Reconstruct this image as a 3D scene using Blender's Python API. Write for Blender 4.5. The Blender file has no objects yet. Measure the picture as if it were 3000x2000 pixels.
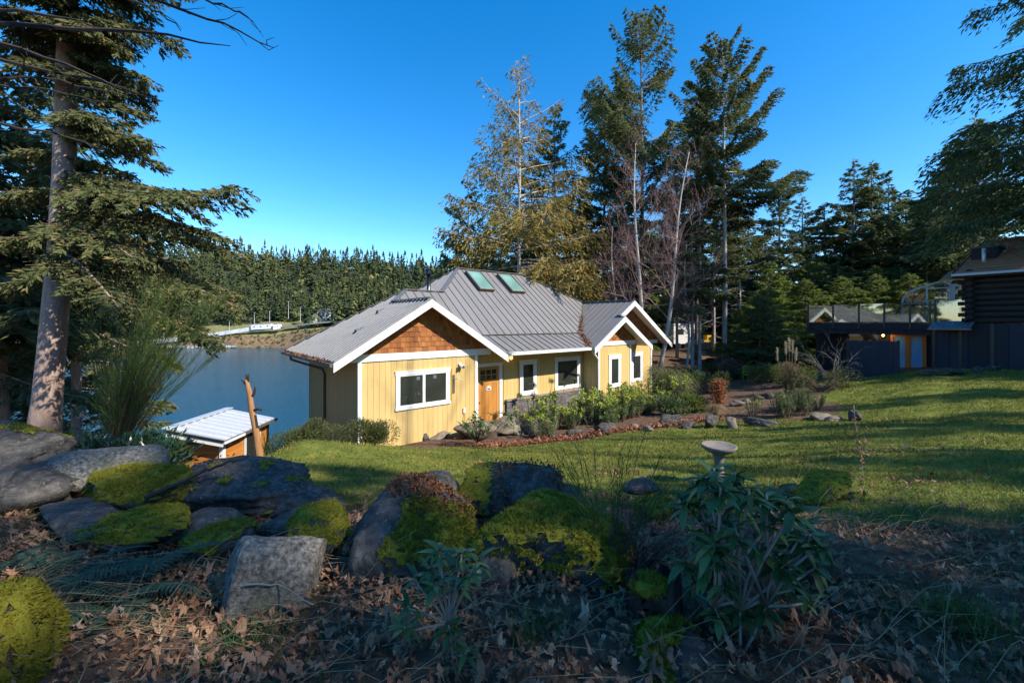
import bpy, math, random
import numpy as np
from mathutils import Vector, Matrix, noise

R = math.radians
scene = bpy.context.scene
COL = scene.collection

# ------------------------------------------------------------------ camera
F_PX, CX, HY = 1200.0, 1500.0, 945.0          # focal length / centre / horizon in photo pixels (3000 x 2000)
cam_data = bpy.data.cameras.new('camera')
cam_data.sensor_width = 36.0
cam_data.lens = 36.0 * F_PX / 3000.0
cam_data.shift_y = -(1000.0 - HY) / 3000.0
cam_data.clip_start = 0.05
cam_data.clip_end = 6000.0
cam = bpy.data.objects.new('camera', cam_data)
COL.objects.link(cam)
cam.location = (0, 0, 0)
cam.rotation_euler = (R(90), 0, 0)
scene.camera = cam

# ------------------------------------------------------------------ light
SUN_DIR = Vector((0.523, -0.329, 0.516)).normalized()     # towards the sun
SUN_EL = math.asin(SUN_DIR.z)
SUN_AZ = math.atan2(SUN_DIR.x, SUN_DIR.y)
world = bpy.data.worlds.new('World')
scene.world = world
world.use_nodes = True
wn = world.node_tree
wn.nodes.clear()
sky = wn.nodes.new('ShaderNodeTexSky')
sky.sky_type = 'NISHITA'
sky.sun_disc = False
sky.sun_elevation = SUN_EL
sky.sun_rotation = SUN_AZ
sky.air_density = 1.0
sky.dust_density = 0.25
sky.ozone_density = 3.0
hsv = wn.nodes.new('ShaderNodeHueSaturation')
hsv.inputs['Saturation'].default_value = 1.40
bg = wn.nodes.new('ShaderNodeBackground')
bg.inputs['Strength'].default_value = 0.142
wo = wn.nodes.new('ShaderNodeOutputWorld')
wn.links.new(sky.outputs[0], hsv.inputs['Color'])
wn.links.new(hsv.outputs[0], bg.inputs['Color'])
wn.links.new(bg.outputs[0], wo.inputs['Surface'])
sun_data = bpy.data.lights.new('sun', 'SUN')
sun_data.energy = 3.7
sun_data.angle = R(0.55)
sun_data.color = (1.0, 0.93, 0.80)
sun = bpy.data.objects.new('sun', sun_data)
COL.objects.link(sun)
sun.location = (20, -12, 30)
sun.rotation_euler = SUN_DIR.to_track_quat('Z', 'Y').to_euler()
vs = scene.view_settings
vs.view_transform = 'Standard'
vs.look = 'None'
vs.exposure = 1.0
vs.gamma = 1.0
scene.render.engine = 'CYCLES'
scene.cycles.max_bounces = 6
scene.cycles.diffuse_bounces = 3
scene.cycles.glossy_bounces = 3
scene.cycles.transmission_bounces = 4
scene.cycles.transparent_max_bounces = 6
scene.cycles.sample_clamp_indirect = 6.0
scene.cycles.use_denoising = True

# ------------------------------------------------------------------ helpers
def tag(o, label=None, cat=None, group=None, kind=None):
    if label: o['label'] = label
    if cat: o['category'] = cat
    if group: o['group'] = group
    if kind: o['kind'] = kind
    return o

def link(o, parent=None):
    COL.objects.link(o)
    if parent is not None:
        o.parent = parent
    return o

def empty(name, loc=(0, 0, 0), rz=0.0, label=None, cat=None, group=None, scale=None):
    o = bpy.data.objects.new(name, None)
    o.empty_display_size = 0.3
    COL.objects.link(o)
    o.location = loc
    o.rotation_euler = (0, 0, rz)
    if scale: o.scale = scale
    return tag(o, label, cat, group)

def ob(name, me, parent=None, loc=None, rot=None, scale=None):
    o = bpy.data.objects.new(name, me)
    link(o, parent)
    if loc is not None: o.location = loc
    if rot is not None: o.rotation_euler = rot
    if scale is not None: o.scale = scale if hasattr(scale, '__len__') else (scale,) * 3
    return o

def np_mesh(name, V, polys, mats, tint=None, midx=None, smooth=False):
    """V (n,3); polys: list of int arrays (m,k)."""
    me = bpy.data.meshes.new(name)
    V = np.asarray(V, dtype=np.float32)
    polys = [np.asarray(p, dtype=np.int32) for p in polys if len(p)]
    me.vertices.add(len(V))
    me.vertices.foreach_set('co', V.ravel())
    nl = sum(p.size for p in polys); npoly = sum(len(p) for p in polys)
    me.loops.add(nl)
    me.polygons.add(npoly)
    me.loops.foreach_set('vertex_index', np.concatenate([p.ravel() for p in polys]))
    tot = np.concatenate([np.full(len(p), p.shape[1], np.int32) for p in polys])
    start = np.concatenate([[0], np.cumsum(tot)[:-1]]).astype(np.int32)
    me.polygons.foreach_set('loop_start', start)
    if midx is not None:
        me.polygons.foreach_set('material_index', np.asarray(midx, np.int32))
    me.polygons.foreach_set('use_smooth', np.full(npoly, bool(smooth)))
    if tint is not None:
        a = me.attributes.new('tint', 'FLOAT', 'FACE')
        a.data.foreach_set('value', np.asarray(tint, np.float32))
    me.update(calc_edges=True)
    for m in (mats if isinstance(mats, (list, tuple)) else [mats]):
        me.materials.append(m)
    return me

class GB:
    """geometry builder: collects vertex / polygon arrays into one mesh"""
    def __init__(self):
        self.v = []; self.p = {3: [], 4: []}; self.t = {3: [], 4: []}; self.m = {3: [], 4: []}; self.n = 0
        self.other = []
    def add(self, V, P, tint=0.5, mi=0):
        V = np.asarray(V, float).reshape(-1, 3); P = np.asarray(P, int)
        k = P.shape[1]
        self.p[k].append(P + self.n); self.v.append(V); self.n += len(V)
        self.t[k].append(np.broadcast_to(np.asarray(tint, float), (len(P),)))
        self.m[k].append(np.full(len(P), mi))
        return self
    def box(self, a, b, tint=0.5, mi=0):
        x0, y0, z0 = a; x1, y1, z1 = b
        V = [(x0,y0,z0),(x1,y0,z0),(x1,y1,z0),(x0,y1,z0),(x0,y0,z1),(x1,y0,z1),(x1,y1,z1),(x0,y1,z1)]
        P = [(0,3,2,1),(4,5,6,7),(0,1,5,4),(1,2,6,5),(2,3,7,6),(3,0,4,7)]
        return self.add(V, P, tint, mi)
    def bar(self, p, q, w, h, up=(0, 0, 1), tint=0.5, mi=0):
        p = Vector(p); q = Vector(q); d = (q - p).normalized()
        s = d.cross(Vector(up))
        if s.length < 1e-5: s = d.cross(Vector((1, 0, 0)))
        s.normalize(); u = s.cross(d).normalized()
        V = []
        for c in (p, q):
            for a, b in ((-1,-1),(1,-1),(1,1),(-1,1)):
                V.append(c + s * (a * w / 2) + u * (b * h / 2))
        P = [(0,3,2,1),(4,5,6,7),(0,1,5,4),(1,2,6,5),(2,3,7,6),(3,0,4,7)]
        return self.add([tuple(v) for v in V], P, tint, mi)
    def tube(self, pts, rad, sides=8, tint=0.5, mi=0, cap=True):
        pts = np.asarray(pts, float); n = len(pts)
        rad = np.broadcast_to(np.asarray(rad, float), (n,))
        d = np.gradient(pts, axis=0); d /= np.linalg.norm(d, axis=1)[:, None] + 1e-9
        ref = np.array([0, 0, 1.0]) if abs(d[0, 2]) < .9 else np.array([1.0, 0, 0])
        s = np.cross(d, ref); s /= np.linalg.norm(s, axis=1)[:, None] + 1e-9
        u = np.cross(s, d)
        a = np.linspace(0, 2 * np.pi, sides, endpoint=False)
        V = pts[:, None, :] + rad[:, None, None] * (np.cos(a)[None, :, None] * s[:, None, :] + np.sin(a)[None, :, None] * u[:, None, :])
        i = np.arange(n - 1)[:, None] * sides; j = np.arange(sides)[None, :]; j2 = (j + 1) % sides
        P = np.stack([i + j, i + sides + j, i + sides + j2, i + j2], -1).reshape(-1, 4)[:, ::-1]
        base = self.n
        self.add(V.reshape(-1, 3), P, tint, mi)
        if cap:
            c0 = self.n
            self.v.append(pts[[0, -1]]); self.n += 2
            jj = np.arange(sides); k = (jj + 1) % sides
            T = np.concatenate([np.stack([np.full(sides, c0), base + k, base + jj], -1),
                                np.stack([np.full(sides, c0 + 1), base + (n-1)*sides + jj, base + (n-1)*sides + k], -1)])
            self.p[3].append(T); self.t[3].append(np.full(len(T), float(np.mean(tint)))); self.m[3].append(np.full(len(T), mi))
        return self
    def lathe(self, prof, c=(0, 0, 0), sides=24, tint=.5, mi=0):
        prof = np.asarray(prof, float); n = len(prof)
        a = np.linspace(0, 2*np.pi, sides, endpoint=False)
        V = np.stack([prof[:, 0][:, None]*np.cos(a) + c[0], prof[:, 0][:, None]*np.sin(a) + c[1], np.repeat(prof[:, 1][:, None], sides, 1) + c[2]], -1)
        i = np.arange(n - 1)[:, None] * sides; j = np.arange(sides)[None, :]; j2 = (j + 1) % sides
        P = np.stack([i + j, i + j2, i + sides + j2, i + sides + j], -1).reshape(-1, 4)
        return self.add(V.reshape(-1, 3), P, tint, mi)
    def segs(self, P0, P1, R0, R1, sides=3, tint=0.5, mi=0):
        P0 = np.asarray(P0, float).reshape(-1, 3); P1 = np.asarray(P1, float).reshape(-1, 3)
        n = len(P0)
        R0 = np.broadcast_to(np.asarray(R0, float), (n,)); R1 = np.broadcast_to(np.asarray(R1, float), (n,))
        d = P1 - P0; d = d / (np.linalg.norm(d, axis=1)[:, None] + 1e-9)
        ref = np.where((np.abs(d[:, 2]) < .9)[:, None], np.array([0, 0, 1.0]), np.array([1.0, 0, 0]))
        s = np.cross(d, ref); s /= np.linalg.norm(s, axis=1)[:, None] + 1e-9
        u = np.cross(s, d)
        a = np.linspace(0, 2*np.pi, sides, endpoint=False)
        c = np.cos(a)[None, :, None] * s[:, None, :] + np.sin(a)[None, :, None] * u[:, None, :]
        V = np.concatenate([P0[:, None, :] + R0[:, None, None]*c, P1[:, None, :] + R1[:, None, None]*c], 1)   # n, 2s, 3
        j = np.arange(sides); j2 = (j + 1) % sides
        q = np.stack([j, j2, sides + j2, sides + j], -1)
        P = (np.arange(n)[:, None, None]*2*sides + q[None]).reshape(-1, 4)
        t = np.repeat(np.broadcast_to(np.asarray(tint, float), (n,)), sides)
        return self.add(V.reshape(-1, 3), P, t, mi)
    def kites(self, O, D, N, L, W, tint=0.5, mi=0, mid=0.45, sag=0.0):
        """flat pointed leaves: origin, direction, approximate normal"""
        O = np.asarray(O, float); n = len(O)
        D = D / (np.linalg.norm(D, axis=1)[:, None] + 1e-9)
        S = np.cross(D, N); S /= np.linalg.norm(S, axis=1)[:, None] + 1e-9
        U = np.cross(S, D)
        L = np.broadcast_to(np.asarray(L, float), (n,))[:, None]; W = np.broadcast_to(np.asarray(W, float), (n,))[:, None]
        V = np.stack([O, O + D*L*mid + S*W*.5 , O + D*L - U*L*sag, O + D*L*mid - S*W*.5], 1)
        P = np.arange(n*4).reshape(n, 4)
        return self.add(V.reshape(-1, 3), P, np.broadcast_to(np.asarray(tint, float), (n,)), mi)
    def poly(self, V, tint=.5, mi=0):
        """one n-gon as a fan"""
        n = len(V)
        return self.add(V, [(0, i, i + 1) for i in range(1, n - 1)], tint, mi)
    def prism(self, bot, top, tint=.5, mi=0):
        n = len(bot)
        V = list(bot) + list(top)
        self.add(V, [(i, (i+1) % n, n + (i+1) % n, n + i) for i in range(n)], tint, mi)
        b = self.n - 2*n
        T = [(b, b+i+1, b+i) for i in range(1, n-1)] + [(b+n, b+n+i, b+n+i+1) for i in range(1, n-1)]
        self.p[3].append(np.array(T)); self.t[3].append(np.full(len(T), tint)); self.m[3].append(np.full(len(T), mi))
        return self
    def mesh(self, name, mats, smooth=False, tint=True):
        V = np.concatenate(self.v)
        polys = []; t = []; m = []
        for k in (3, 4):
            if self.p[k]:
                polys.append(np.concatenate(self.p[k])); t.append(np.concatenate(self.t[k])); m.append(np.concatenate(self.m[k]))
        return np_mesh(name, V, polys, mats, np.concatenate(t) if tint else None, np.concatenate(m), smooth)
    def build(self, name, mats, parent=None, smooth=False, **kw):
        return ob(name, self.mesh(name, mats, smooth), parent, **kw)

def px(x, y, depth):
    """photo pixel + distance in front of the viewpoint -> a point of the place (used for surveying the layout)"""
    return Vector(((x - CX) / F_PX * depth, depth, -(y - HY) / F_PX * depth))

def clip_poly(poly, a, b, c):
    """keep the side a*x + b*y <= c"""
    out = []
    n = len(poly)
    for i in range(n):
        p = poly[i]; q = poly[(i + 1) % n]
        dp = a*p[0] + b*p[1] - c; dq = a*q[0] + b*q[1] - c
        if dp <= 1e-9: out.append(p)
        if (dp < -1e-9 and dq > 1e-9) or (dp > 1e-9 and dq < -1e-9):
            f = dp / (dp - dq)
            out.append((p[0] + (q[0]-p[0])*f, p[1] + (q[1]-p[1])*f))
    return out

# ------------------------------------------------------------------ materials
def ramp(nt, stops):
    r = nt.nodes.new('ShaderNodeValToRGB')
    el = r.color_ramp.elements
    while len(el) < len(stops): el.new(0.5)
    for e, (p, c) in zip(el, stops):
        e.position = p; e.color = (c[0], c[1], c[2], 1)
    return r

def pmat(name, stops, scale=4.0, rough=0.75, bump=0.0, bump_scale=None, detail=6.0, spec=0.35, metal=0.0,
         src='noise', mixn=0.35, stretch=None, distort=0.0, translucent=0.0, dist=0.02, coat=0.0, blotch=None):
    """procedural material.  src: 'noise' | 'rand' (per object) | 'tint' (per face), the last two mixed with noise"""
    m = bpy.data.materials.new(name); m.use_nodes = True
    nt = m.node_tree; N = nt.nodes; Lk = nt.links
    b = N['Principled BSDF']
    b.inputs['Roughness'].default_value = rough
    b.inputs['Specular IOR Level'].default_value = spec
    b.inputs['Metallic'].default_value = metal
    if coat: b.inputs['Coat Weight'].default_value = coat
    tc = N.new('ShaderNodeTexCoord'); mp = N.new('ShaderNodeMapping')
    Lk.new(tc.outputs['Object'], mp.inputs['Vector'])
    if stretch: mp.inputs['Scale'].default_value = stretch
    nz = N.new('ShaderNodeTexNoise'); nz.inputs['Scale'].default_value = scale
    nz.inputs['Detail'].default_value = detail; nz.inputs['Roughness'].default_value = 0.62
    nz.inputs['Distortion'].default_value = distort
    Lk.new(mp.outputs[0], nz.inputs['Vector'])
    st = stops if isinstance(stops[0][0], (int, float)) and hasattr(stops[0][1], '__len__') else [(0.3, stops[0]), (0.7, stops[1])]
    rp = ramp(nt, st)
    fac = nz.outputs['Fac']
    if src in ('rand', 'tint'):
        if src == 'rand':
            oi = N.new('ShaderNodeObjectInfo'); f0 = oi.outputs['Random']
        else:
            at = N.new('ShaderNodeAttribute'); at.attribute_name = 'tint'; f0 = at.outputs['Fac']
        mx = N.new('ShaderNodeMix'); mx.data_type = 'FLOAT'
        mx.inputs[0].default_value = mixn
        Lk.new(f0, mx.inputs[2]); Lk.new(nz.outputs['Fac'], mx.inputs[3])
        fac = mx.outputs[0]
    Lk.new(fac, rp.inputs[0])
    col = rp.outputs[0]
    if blotch:
        bs, bc, lo, hi = blotch
        n3 = N.new('ShaderNodeTexNoise'); n3.inputs['Scale'].default_value = bs; n3.inputs['Detail'].default_value = 5
        Lk.new(mp.outputs[0], n3.inputs['Vector'])
        mr = N.new('ShaderNodeMapRange'); mr.inputs[1].default_value = lo; mr.inputs[2].default_value = hi
        Lk.new(n3.outputs['Fac'], mr.inputs[0])
        mc = N.new('ShaderNodeMix'); mc.data_type = 'RGBA'
        Lk.new(mr.outputs[0], mc.inputs[0]); Lk.new(col, mc.inputs[6]); mc.inputs[7].default_value = (*bc, 1)
        col = mc.outputs[2]
    Lk.new(col, b.inputs['Base Color'])
    if bump:
        n2 = N.new('ShaderNodeTexNoise'); n2.inputs['Scale'].default_value = bump_scale or scale * 3
        n2.inputs['Detail'].default_value = 8; n2.inputs['Roughness'].default_value = .65
        Lk.new(mp.outputs[0], n2.inputs['Vector'])
        bp = N.new('ShaderNodeBump'); bp.inputs['Strength'].default_value = bump; bp.inputs['Distance'].default_value = dist
        Lk.new(n2.outputs['Fac'], bp.inputs['Height']); Lk.new(bp.outputs[0], b.inputs['Normal'])
    if translucent:
        tr = N.new('ShaderNodeBsdfTranslucent'); ms = N.new('ShaderNodeMixShader')
        Lk.new(col, tr.inputs['Color']); ms.inputs[0].default_value = translucent
        Lk.new(b.outputs[0], ms.inputs[1]); Lk.new(tr.outputs[0], ms.inputs[2])
        Lk.new(ms.outputs[0], N['Material Output'].inputs['Surface'])
    return m

M = {}
def mk(key, *a, **k):
    M[key] = pmat(key, *a, **k); return M[key]
# house
mk('yellow_board', [(0.0,(.53,.365,.135)),(0.5,(.60,.425,.17)),(1.0,(.66,.48,.205))], scale=2.2, rough=.55, src='rand', mixn=.55, bump=.15, bump_scale=30, stretch=(4,4,.6), dist=.004, blotch=(1.3,(.50,.33,.11),.56,.9))
mk('yellow_joint', [(.3,(.40,.25,.06)),(.7,(.45,.28,.07))], scale=3, rough=.8)
mk('white_paint', [(.3,(.72,.72,.70)),(.7,(.80,.80,.78))], scale=3, rough=.5, bump=.06, bump_scale=20, dist=.003)
mk('soffit', [(.3,(.66,.60,.50)),(.7,(.72,.66,.56))], scale=3, rough=.7)
mk('shingle', [(0.0,(.14,.045,.016)),(.35,(.27,.095,.028)),(.7,(.36,.14,.04)),(1.0,(.42,.19,.06))], scale=5, rough=.8, src='rand', mixn=.35, bump=.5, bump_scale=14, stretch=(8,8,.8), dist=.006)
mk('roof_metal', [(0.0,(.17,.163,.162)),(.5,(.195,.186,.185)),(1.0,(.22,.21,.208))], scale=1.6, rough=.55, spec=.3, src='rand', mixn=.6, metal=.0, bump=.05, bump_scale=60, dist=.002, blotch=(.8,(.16,.15,.135),.55,.85))
mk('roof_seam', [(.3,(.17,.16,.155)),(.7,(.22,.21,.205))], scale=3, rough=.38, spec=.5, metal=.3)
mk('roof_rib', [(.3,(.25,.243,.24)),(.7,(.31,.302,.298))], scale=3, rough=.4, spec=.4)  # left slope: lighter copy of the seam metal, sun glint put into the colour
mk('shaded_yellow_board', [(0.0,(.56,.39,.18)),(1.0,(.66,.47,.24))], scale=3, rough=.6, src='rand', mixn=.5)  # side wall: the yellow paint again, its shade worked into the colour
mk('gutter_dark', [(.3,(.10,.085,.07)),(.7,(.14,.12,.10))], scale=3, rough=.5)
mk('stone_veneer', [(0.0,(.05,.055,.065)),(.45,(.11,.11,.12)),(.75,(.17,.15,.145)),(1.0,(.26,.16,.11))], scale=6, rough=.85, src='rand', mixn=.4, bump=.6, bump_scale=16, dist=.02)
mk('mortar', [(.3,(.06,.06,.06)),(.7,(.09,.085,.08))], scale=8, rough=.9)
mk('stone_cap', [(.3,(.20,.17,.14)),(.7,(.28,.24,.20))], scale=5, rough=.85, bump=.4)
mk('door_wood', [(0.0,(.38,.15,.03)),(.5,(.52,.23,.055)),(1.0,(.60,.30,.08))], scale=3, rough=.45, src='rand', mixn=.6, stretch=(6,6,.5), distort=1.0, bump=.1)
mk('dark_metal', [(.3,(.03,.03,.032)),(.7,(.05,.05,.05))], scale=5, rough=.4, metal=.6)
mk('pipe_metal', [(.3,(.05,.05,.055)),(.7,(.08,.08,.085))], scale=5, rough=.25, metal=.9)
mk('plastic_grey', [(.3,(.55,.55,.54)),(.7,(.62,.62,.6))], scale=5, rough=.5)
mk('debris', [(0.0,(.10,.035,.012)),(.5,(.20,.075,.025)),(1.0,(.28,.12,.05))], scale=20, rough=.95, src='tint', mixn=.3)
def glass_mat(name, base, rough=.03, spec=.6, alpha=None):
    m = bpy.data.materials.new(name); m.use_nodes = True
    nt = m.node_tree; b = nt.nodes['Principled BSDF']
    nz = nt.nodes.new('ShaderNodeTexNoise'); nz.inputs['Scale'].default_value = .8
    rp = ramp(nt, [(.35, tuple(c*.8 for c in base)), (.65, tuple(c*1.25 for c in base))])
    nt.links.new(nz.outputs['Fac'], rp.inputs[0]); nt.links.new(rp.outputs[0], b.inputs['Base Color'])
    b.inputs['Roughness'].default_value = rough; b.inputs['Specular IOR Level'].default_value = spec
    bp = nt.nodes.new('ShaderNodeBump'); bp.inputs['Strength'].default_value = .02; bp.inputs['Distance'].default_value = .05
    n2 = nt.nodes.new('ShaderNodeTexNoise'); n2.inputs['Scale'].default_value = 1.2
    nt.links.new(n2.outputs['Fac'], bp.inputs['Height']); nt.links.new(bp.outputs[0], b.inputs['Normal'])
    if alpha is not None:
        tr = nt.nodes.new('ShaderNodeBsdfTransparent'); ms = nt.nodes.new('ShaderNodeMixShader'); fr = nt.nodes.new('ShaderNodeFresnel')
        gl = nt.nodes.new('ShaderNodeBsdfGlossy'); gl.inputs['Roughness'].default_value = rough
        tr.inputs['Color'].default_value = (*alpha, 1)
        fr.inputs['IOR'].default_value = 1.6
        ad = nt.nodes.new('ShaderNodeMath'); ad.operation = 'MULTIPLY_ADD'; ad.inputs[1].default_value = 1.6; ad.inputs[2].default_value = .16; ad.use_clamp = True
        nt.links.new(fr.outputs[0], ad.inputs[0]); nt.links.new(ad.outputs[0], ms.inputs[0])
        nt.links.new(tr.outputs[0], ms.inputs[1]); nt.links.new(gl.outputs[0], ms.inputs[2])
        nt.links.new(ms.outputs[0], nt.nodes['Material Output'].inputs['Surface'])
    M[name] = m
glass_mat('window_glass', (.030,.034,.030))
glass_mat('skylight_glass', (.16,.30,.26), rough=.05)
glass_mat('clear_glass', (.1,.1,.1), alpha=(.72,.80,.80))
glass_mat('sky_reflect_glass', (.16,.42,.72), rough=.2)  # patio door panes: the sky's reflection painted in as a blue base colour
# neighbouring house
mk('dark_siding', [(0.0,(.012,.013,.017)),(.6,(.022,.023,.028)),(1.0,(.034,.034,.04))], scale=3, rough=.8, src='rand', mixn=.5, bump=.2)
mk('dark_log', [(.2,(.012,.010,.010)),(.8,(.035,.028,.024))], scale=2, rough=.75, stretch=(.3,4,4), bump=.4)
mk('slate_fence', [(.2,(.024,.027,.040)),(.8,(.036,.038,.052))], scale=3, rough=.8, src='rand', mixn=.6)
mk('roof_shake', [(0.0,(.20,.08,.04)),(.5,(.34,.14,.07)),(1.0,(.46,.21,.11))], scale=4, rough=.85, src='rand', mixn=.5, bump=.5)
mk('grey_frame', [(.3,(.36,.40,.44)),(.7,(.44,.48,.52))], scale=4, rough=.4)
mk('orange_wood', [(.2,(.46,.15,.035)),(.8,(.60,.22,.055))], scale=3, rough=.5, stretch=(5,5,.5))
mk('awning_metal', [(.3,(.16,.20,.24)),(.7,(.22,.26,.30))], scale=3, rough=.4, metal=.4)
# shed
mk('cedar_siding', [(0.0,(.40,.14,.025)),(.5,(.50,.19,.04)),(1.0,(.58,.24,.055))], scale=3, rough=.55, src='rand', mixn=.5, stretch=(.6,6,6), distort=.8, bump=.12)
mk('galvalume', [(0.0,(.55,.57,.60)),(1.0,(.66,.68,.70))], scale=2, rough=.38, metal=.35, src='rand', mixn=.6)
mk('snag_wood', [(.2,(.20,.09,.04)),(.5,(.33,.17,.075)),(.8,(.42,.24,.11))], scale=2.5, rough=.85, stretch=(6,6,.7), bump=.7, bump_scale=6)
mk('charred_wood', [(.2,(.012,.010,.009)),(.8,(.05,.035,.025))], scale=6, rough=.9, bump=.6)
# nature
mk('bark_spruce', [(.15,(.19,.125,.095)),(.5,(.38,.265,.21)),(.85,(.52,.40,.33))], scale=7, rough=.9, stretch=(1.5,1.5,.5), bump=.9, bump_scale=16, dist=.03, detail=9, distort=.6)
mk('bark_fir', [(.15,(.10,.075,.06)),(.5,(.21,.16,.13)),(.85,(.32,.26,.21))], scale=5, rough=.9, stretch=(3,3,.4), bump=.8, bump_scale=10)
mk('bark_pale', [(.2,(.22,.18,.15)),(.5,(.42,.37,.32)),(.8,(.58,.54,.48))], scale=4, rough=.85, stretch=(2,2,.8), bump=.4)
mk('twig_brown', [(0.0,(.07,.045,.035)),(1.0,(.17,.115,.09))], scale=4, rough=.9, src='tint', mixn=.3)
mk('twig_purple', [(0.0,(.12,.065,.058)),(1.0,(.28,.175,.16))], scale=4, rough=.9, src='tint', mixn=.3)
mk('twig_grey', [(0.0,(.16,.13,.10)),(1.0,(.34,.30,.25))], scale=4, rough=.9, src='tint', mixn=.3)
mk('dead_limb', [(0.0,(.018,.015,.015)),(1.0,(.06,.05,.045))], scale=9, rough=.9, src='tint', mixn=.5)
def foliage(key, c0, c1, c2, c3, trans=.25, rough=.6, spec=.3):
    mk(key, [(0.0,c0),(.4,c1),(.75,c2),(1.0,c3)], scale=.6, rough=rough, src='tint', mixn=.3, translucent=trans, spec=spec)
foliage('needle_spruce', (.05,.062,.022),(.105,.122,.042),(.165,.172,.058),(.46,.22,.09), trans=.3)
foliage('needle_fir', (.055,.070,.028),(.11,.13,.046),(.18,.19,.066),(.30,.21,.09), trans=.4)
foliage('needle_dark', (.045,.068,.028),(.09,.125,.044),(.15,.18,.062),(.22,.20,.075), trans=.4)
foliage('needle_blue', (.055,.08,.046),(.10,.135,.068),(.15,.185,.085),(.2,.215,.095), trans=.35)
foliage('needle_cedar', (.08,.08,.022),(.18,.15,.036),(.29,.215,.05),(.42,.24,.075))
foliage('needle_lime', (.075,.10,.022),(.15,.195,.04),(.23,.275,.06),(.30,.31,.085), trans=.45)
foliage('forest_far', (.022,.036,.016),(.052,.07,.026),(.095,.11,.034),(.24,.18,.05), trans=.0)
foliage('laurel_leaf', (.016,.040,.024),(.03,.07,.036),(.038,.082,.042),(.08,.12,.05), trans=.1, rough=.28, spec=.6)
mk('laurel_leaf_obj', [(0.0,(.022,.055,.016)),(.5,(.045,.10,.028)),(.85,(.08,.145,.038)),(1.0,(.15,.19,.05))], scale=6, rough=.42, spec=.35, src='rand', mixn=.25, translucent=.08)
mk('leaf_fresh_obj', [(0.0,(.03,.085,.02)),(.6,(.06,.14,.03)),(1.0,(.12,.20,.05))], scale=6, rough=.35, spec=.5, src='rand', mixn=.25, translucent=.15)
mk('euphorbia', [(0.0,(.045,.075,.038)),(.35,(.085,.125,.05)),(.62,(.13,.175,.055)),(.80,(.34,.39,.06)),(1.0,(.5,.52,.09))], scale=.6, rough=.6, src='tint', mixn=.3, translucent=.2, spec=.3)
foliage('hebe', (.035,.05,.016),(.07,.085,.026),(.11,.115,.038),(.17,.13,.06), trans=.15)
foliage('broom', (.035,.06,.016),(.06,.095,.024),(.10,.145,.034),(.15,.18,.05), trans=.05)
foliage('grass', (.06,.075,.02),(.15,.165,.032),(.28,.262,.052),(.40,.33,.12), trans=.2)
foliage('grass_dark', (.025,.055,.016),(.05,.095,.022),(.085,.14,.03),(.16,.16,.06), trans=.15)
foliage('dry_grass', (.12,.085,.045),(.22,.16,.08),(.33,.25,.13),(.45,.36,.20), trans=.2)
foliage('fountain_grass', (.08,.10,.035),(.15,.16,.06),(.25,.23,.10),(.36,.31,.16), trans=.2)
foliage('rust_grass', (.16,.05,.02),(.28,.095,.035),(.40,.15,.06),(.48,.22,.10), trans=.2)
foliage('fern', (.018,.038,.024),(.034,.066,.038),(.06,.095,.052),(.11,.11,.065), trans=.12)
mk('moss', [(0.0,(.07,.065,.010)),(.35,(.19,.18,.022)),(.6,(.33,.30,.04)),(1.0,(.5,.44,.08))], scale=38, rough=.95, src='tint', mixn=.6, translucent=.1, spec=.05, bump=1.0, bump_scale=70, dist=.02)
foliage('litter', (.10,.045,.024),(.25,.125,.066),(.40,.225,.13),(.56,.39,.27), trans=.1, rough=.7)
foliage('fresh_litter', (.16,.055,.025),(.28,.10,.05),(.38,.17,.09),(.45,.26,.16), trans=.1, rough=.7)
foliage('plume', (.36,.30,.20),(.45,.38,.27),(.52,.45,.33),(.58,.5,.4), trans=.3)
mk('rock_grey', [(.28,(.018,.016,.014)),(.45,(.058,.052,.045)),(.58,(.105,.094,.08)),(.75,(.19,.172,.145))], scale=9, rough=.92, bump=1.0, bump_scale=26, dist=.03, detail=12, distort=.4, blotch=(26,(.21,.20,.165),.60,.74))
mk('rock_granite', [(.32,(.035,.032,.027)),(.46,(.12,.11,.092)),(.56,(.20,.182,.152)),(.68,(.31,.28,.24))], scale=34, rough=.92, bump=.9, bump_scale=30, dist=.02, detail=12, blotch=(3.5,(.12,.12,.06),.55,.72))
mk('rock_tan', [(.2,(.08,.065,.05)),(.5,(.19,.155,.115)),(.8,(.30,.25,.185))], scale=4, rough=.9, bump=.9, bump_scale=9, dist=.04, detail=10, blotch=(3,(.07,.075,.03),.6,.85))
mk('rock_pale', [(.2,(.25,.25,.24)),(.8,(.45,.44,.42))], scale=2, rough=.9)
mk('stone_bath', [(.2,(.13,.11,.09)),(.5,(.20,.17,.14)),(.8,(.26,.225,.19))], scale=9, rough=.9, bump=.5, bump_scale=40, dist=.006)
mk('rotten_wood', [(.2,(.012,.009,.007)),(.5,(.05,.033,.024)),(.8,(.13,.10,.08))], scale=4, rough=.95, stretch=(5,5,.6), bump=1.0, bump_scale=9, dist=.04)
mk('lime_plastic', [(.3,(.30,.46,.02)),(.7,(.36,.52,.03))], scale=4, rough=.5)
mk('rust_roof', [(.2,(.26,.10,.04)),(.8,(.42,.19,.08))], scale=3, rough=.8)
mk('building_white', [(.3,(.62,.62,.62)),(.7,(.72,.72,.72))], scale=.2, rough=.7)
mk('building_roof', [(.3,(.10,.10,.11)),(.7,(.16,.16,.17))], scale=.2, rough=.8)
mk('far_concrete', [(.3,(.50,.51,.52)),(.7,(.66,.66,.66))], scale=.2, rough=.8)
mk('far_road', [(.3,(.16,.16,.165)),(.7,(.22,.22,.22))], scale=.1, rough=.9)
mk('log_end', [(.2,(.35,.22,.10)),(.8,(.5,.36,.2))], scale=6, rough=.9)
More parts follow.
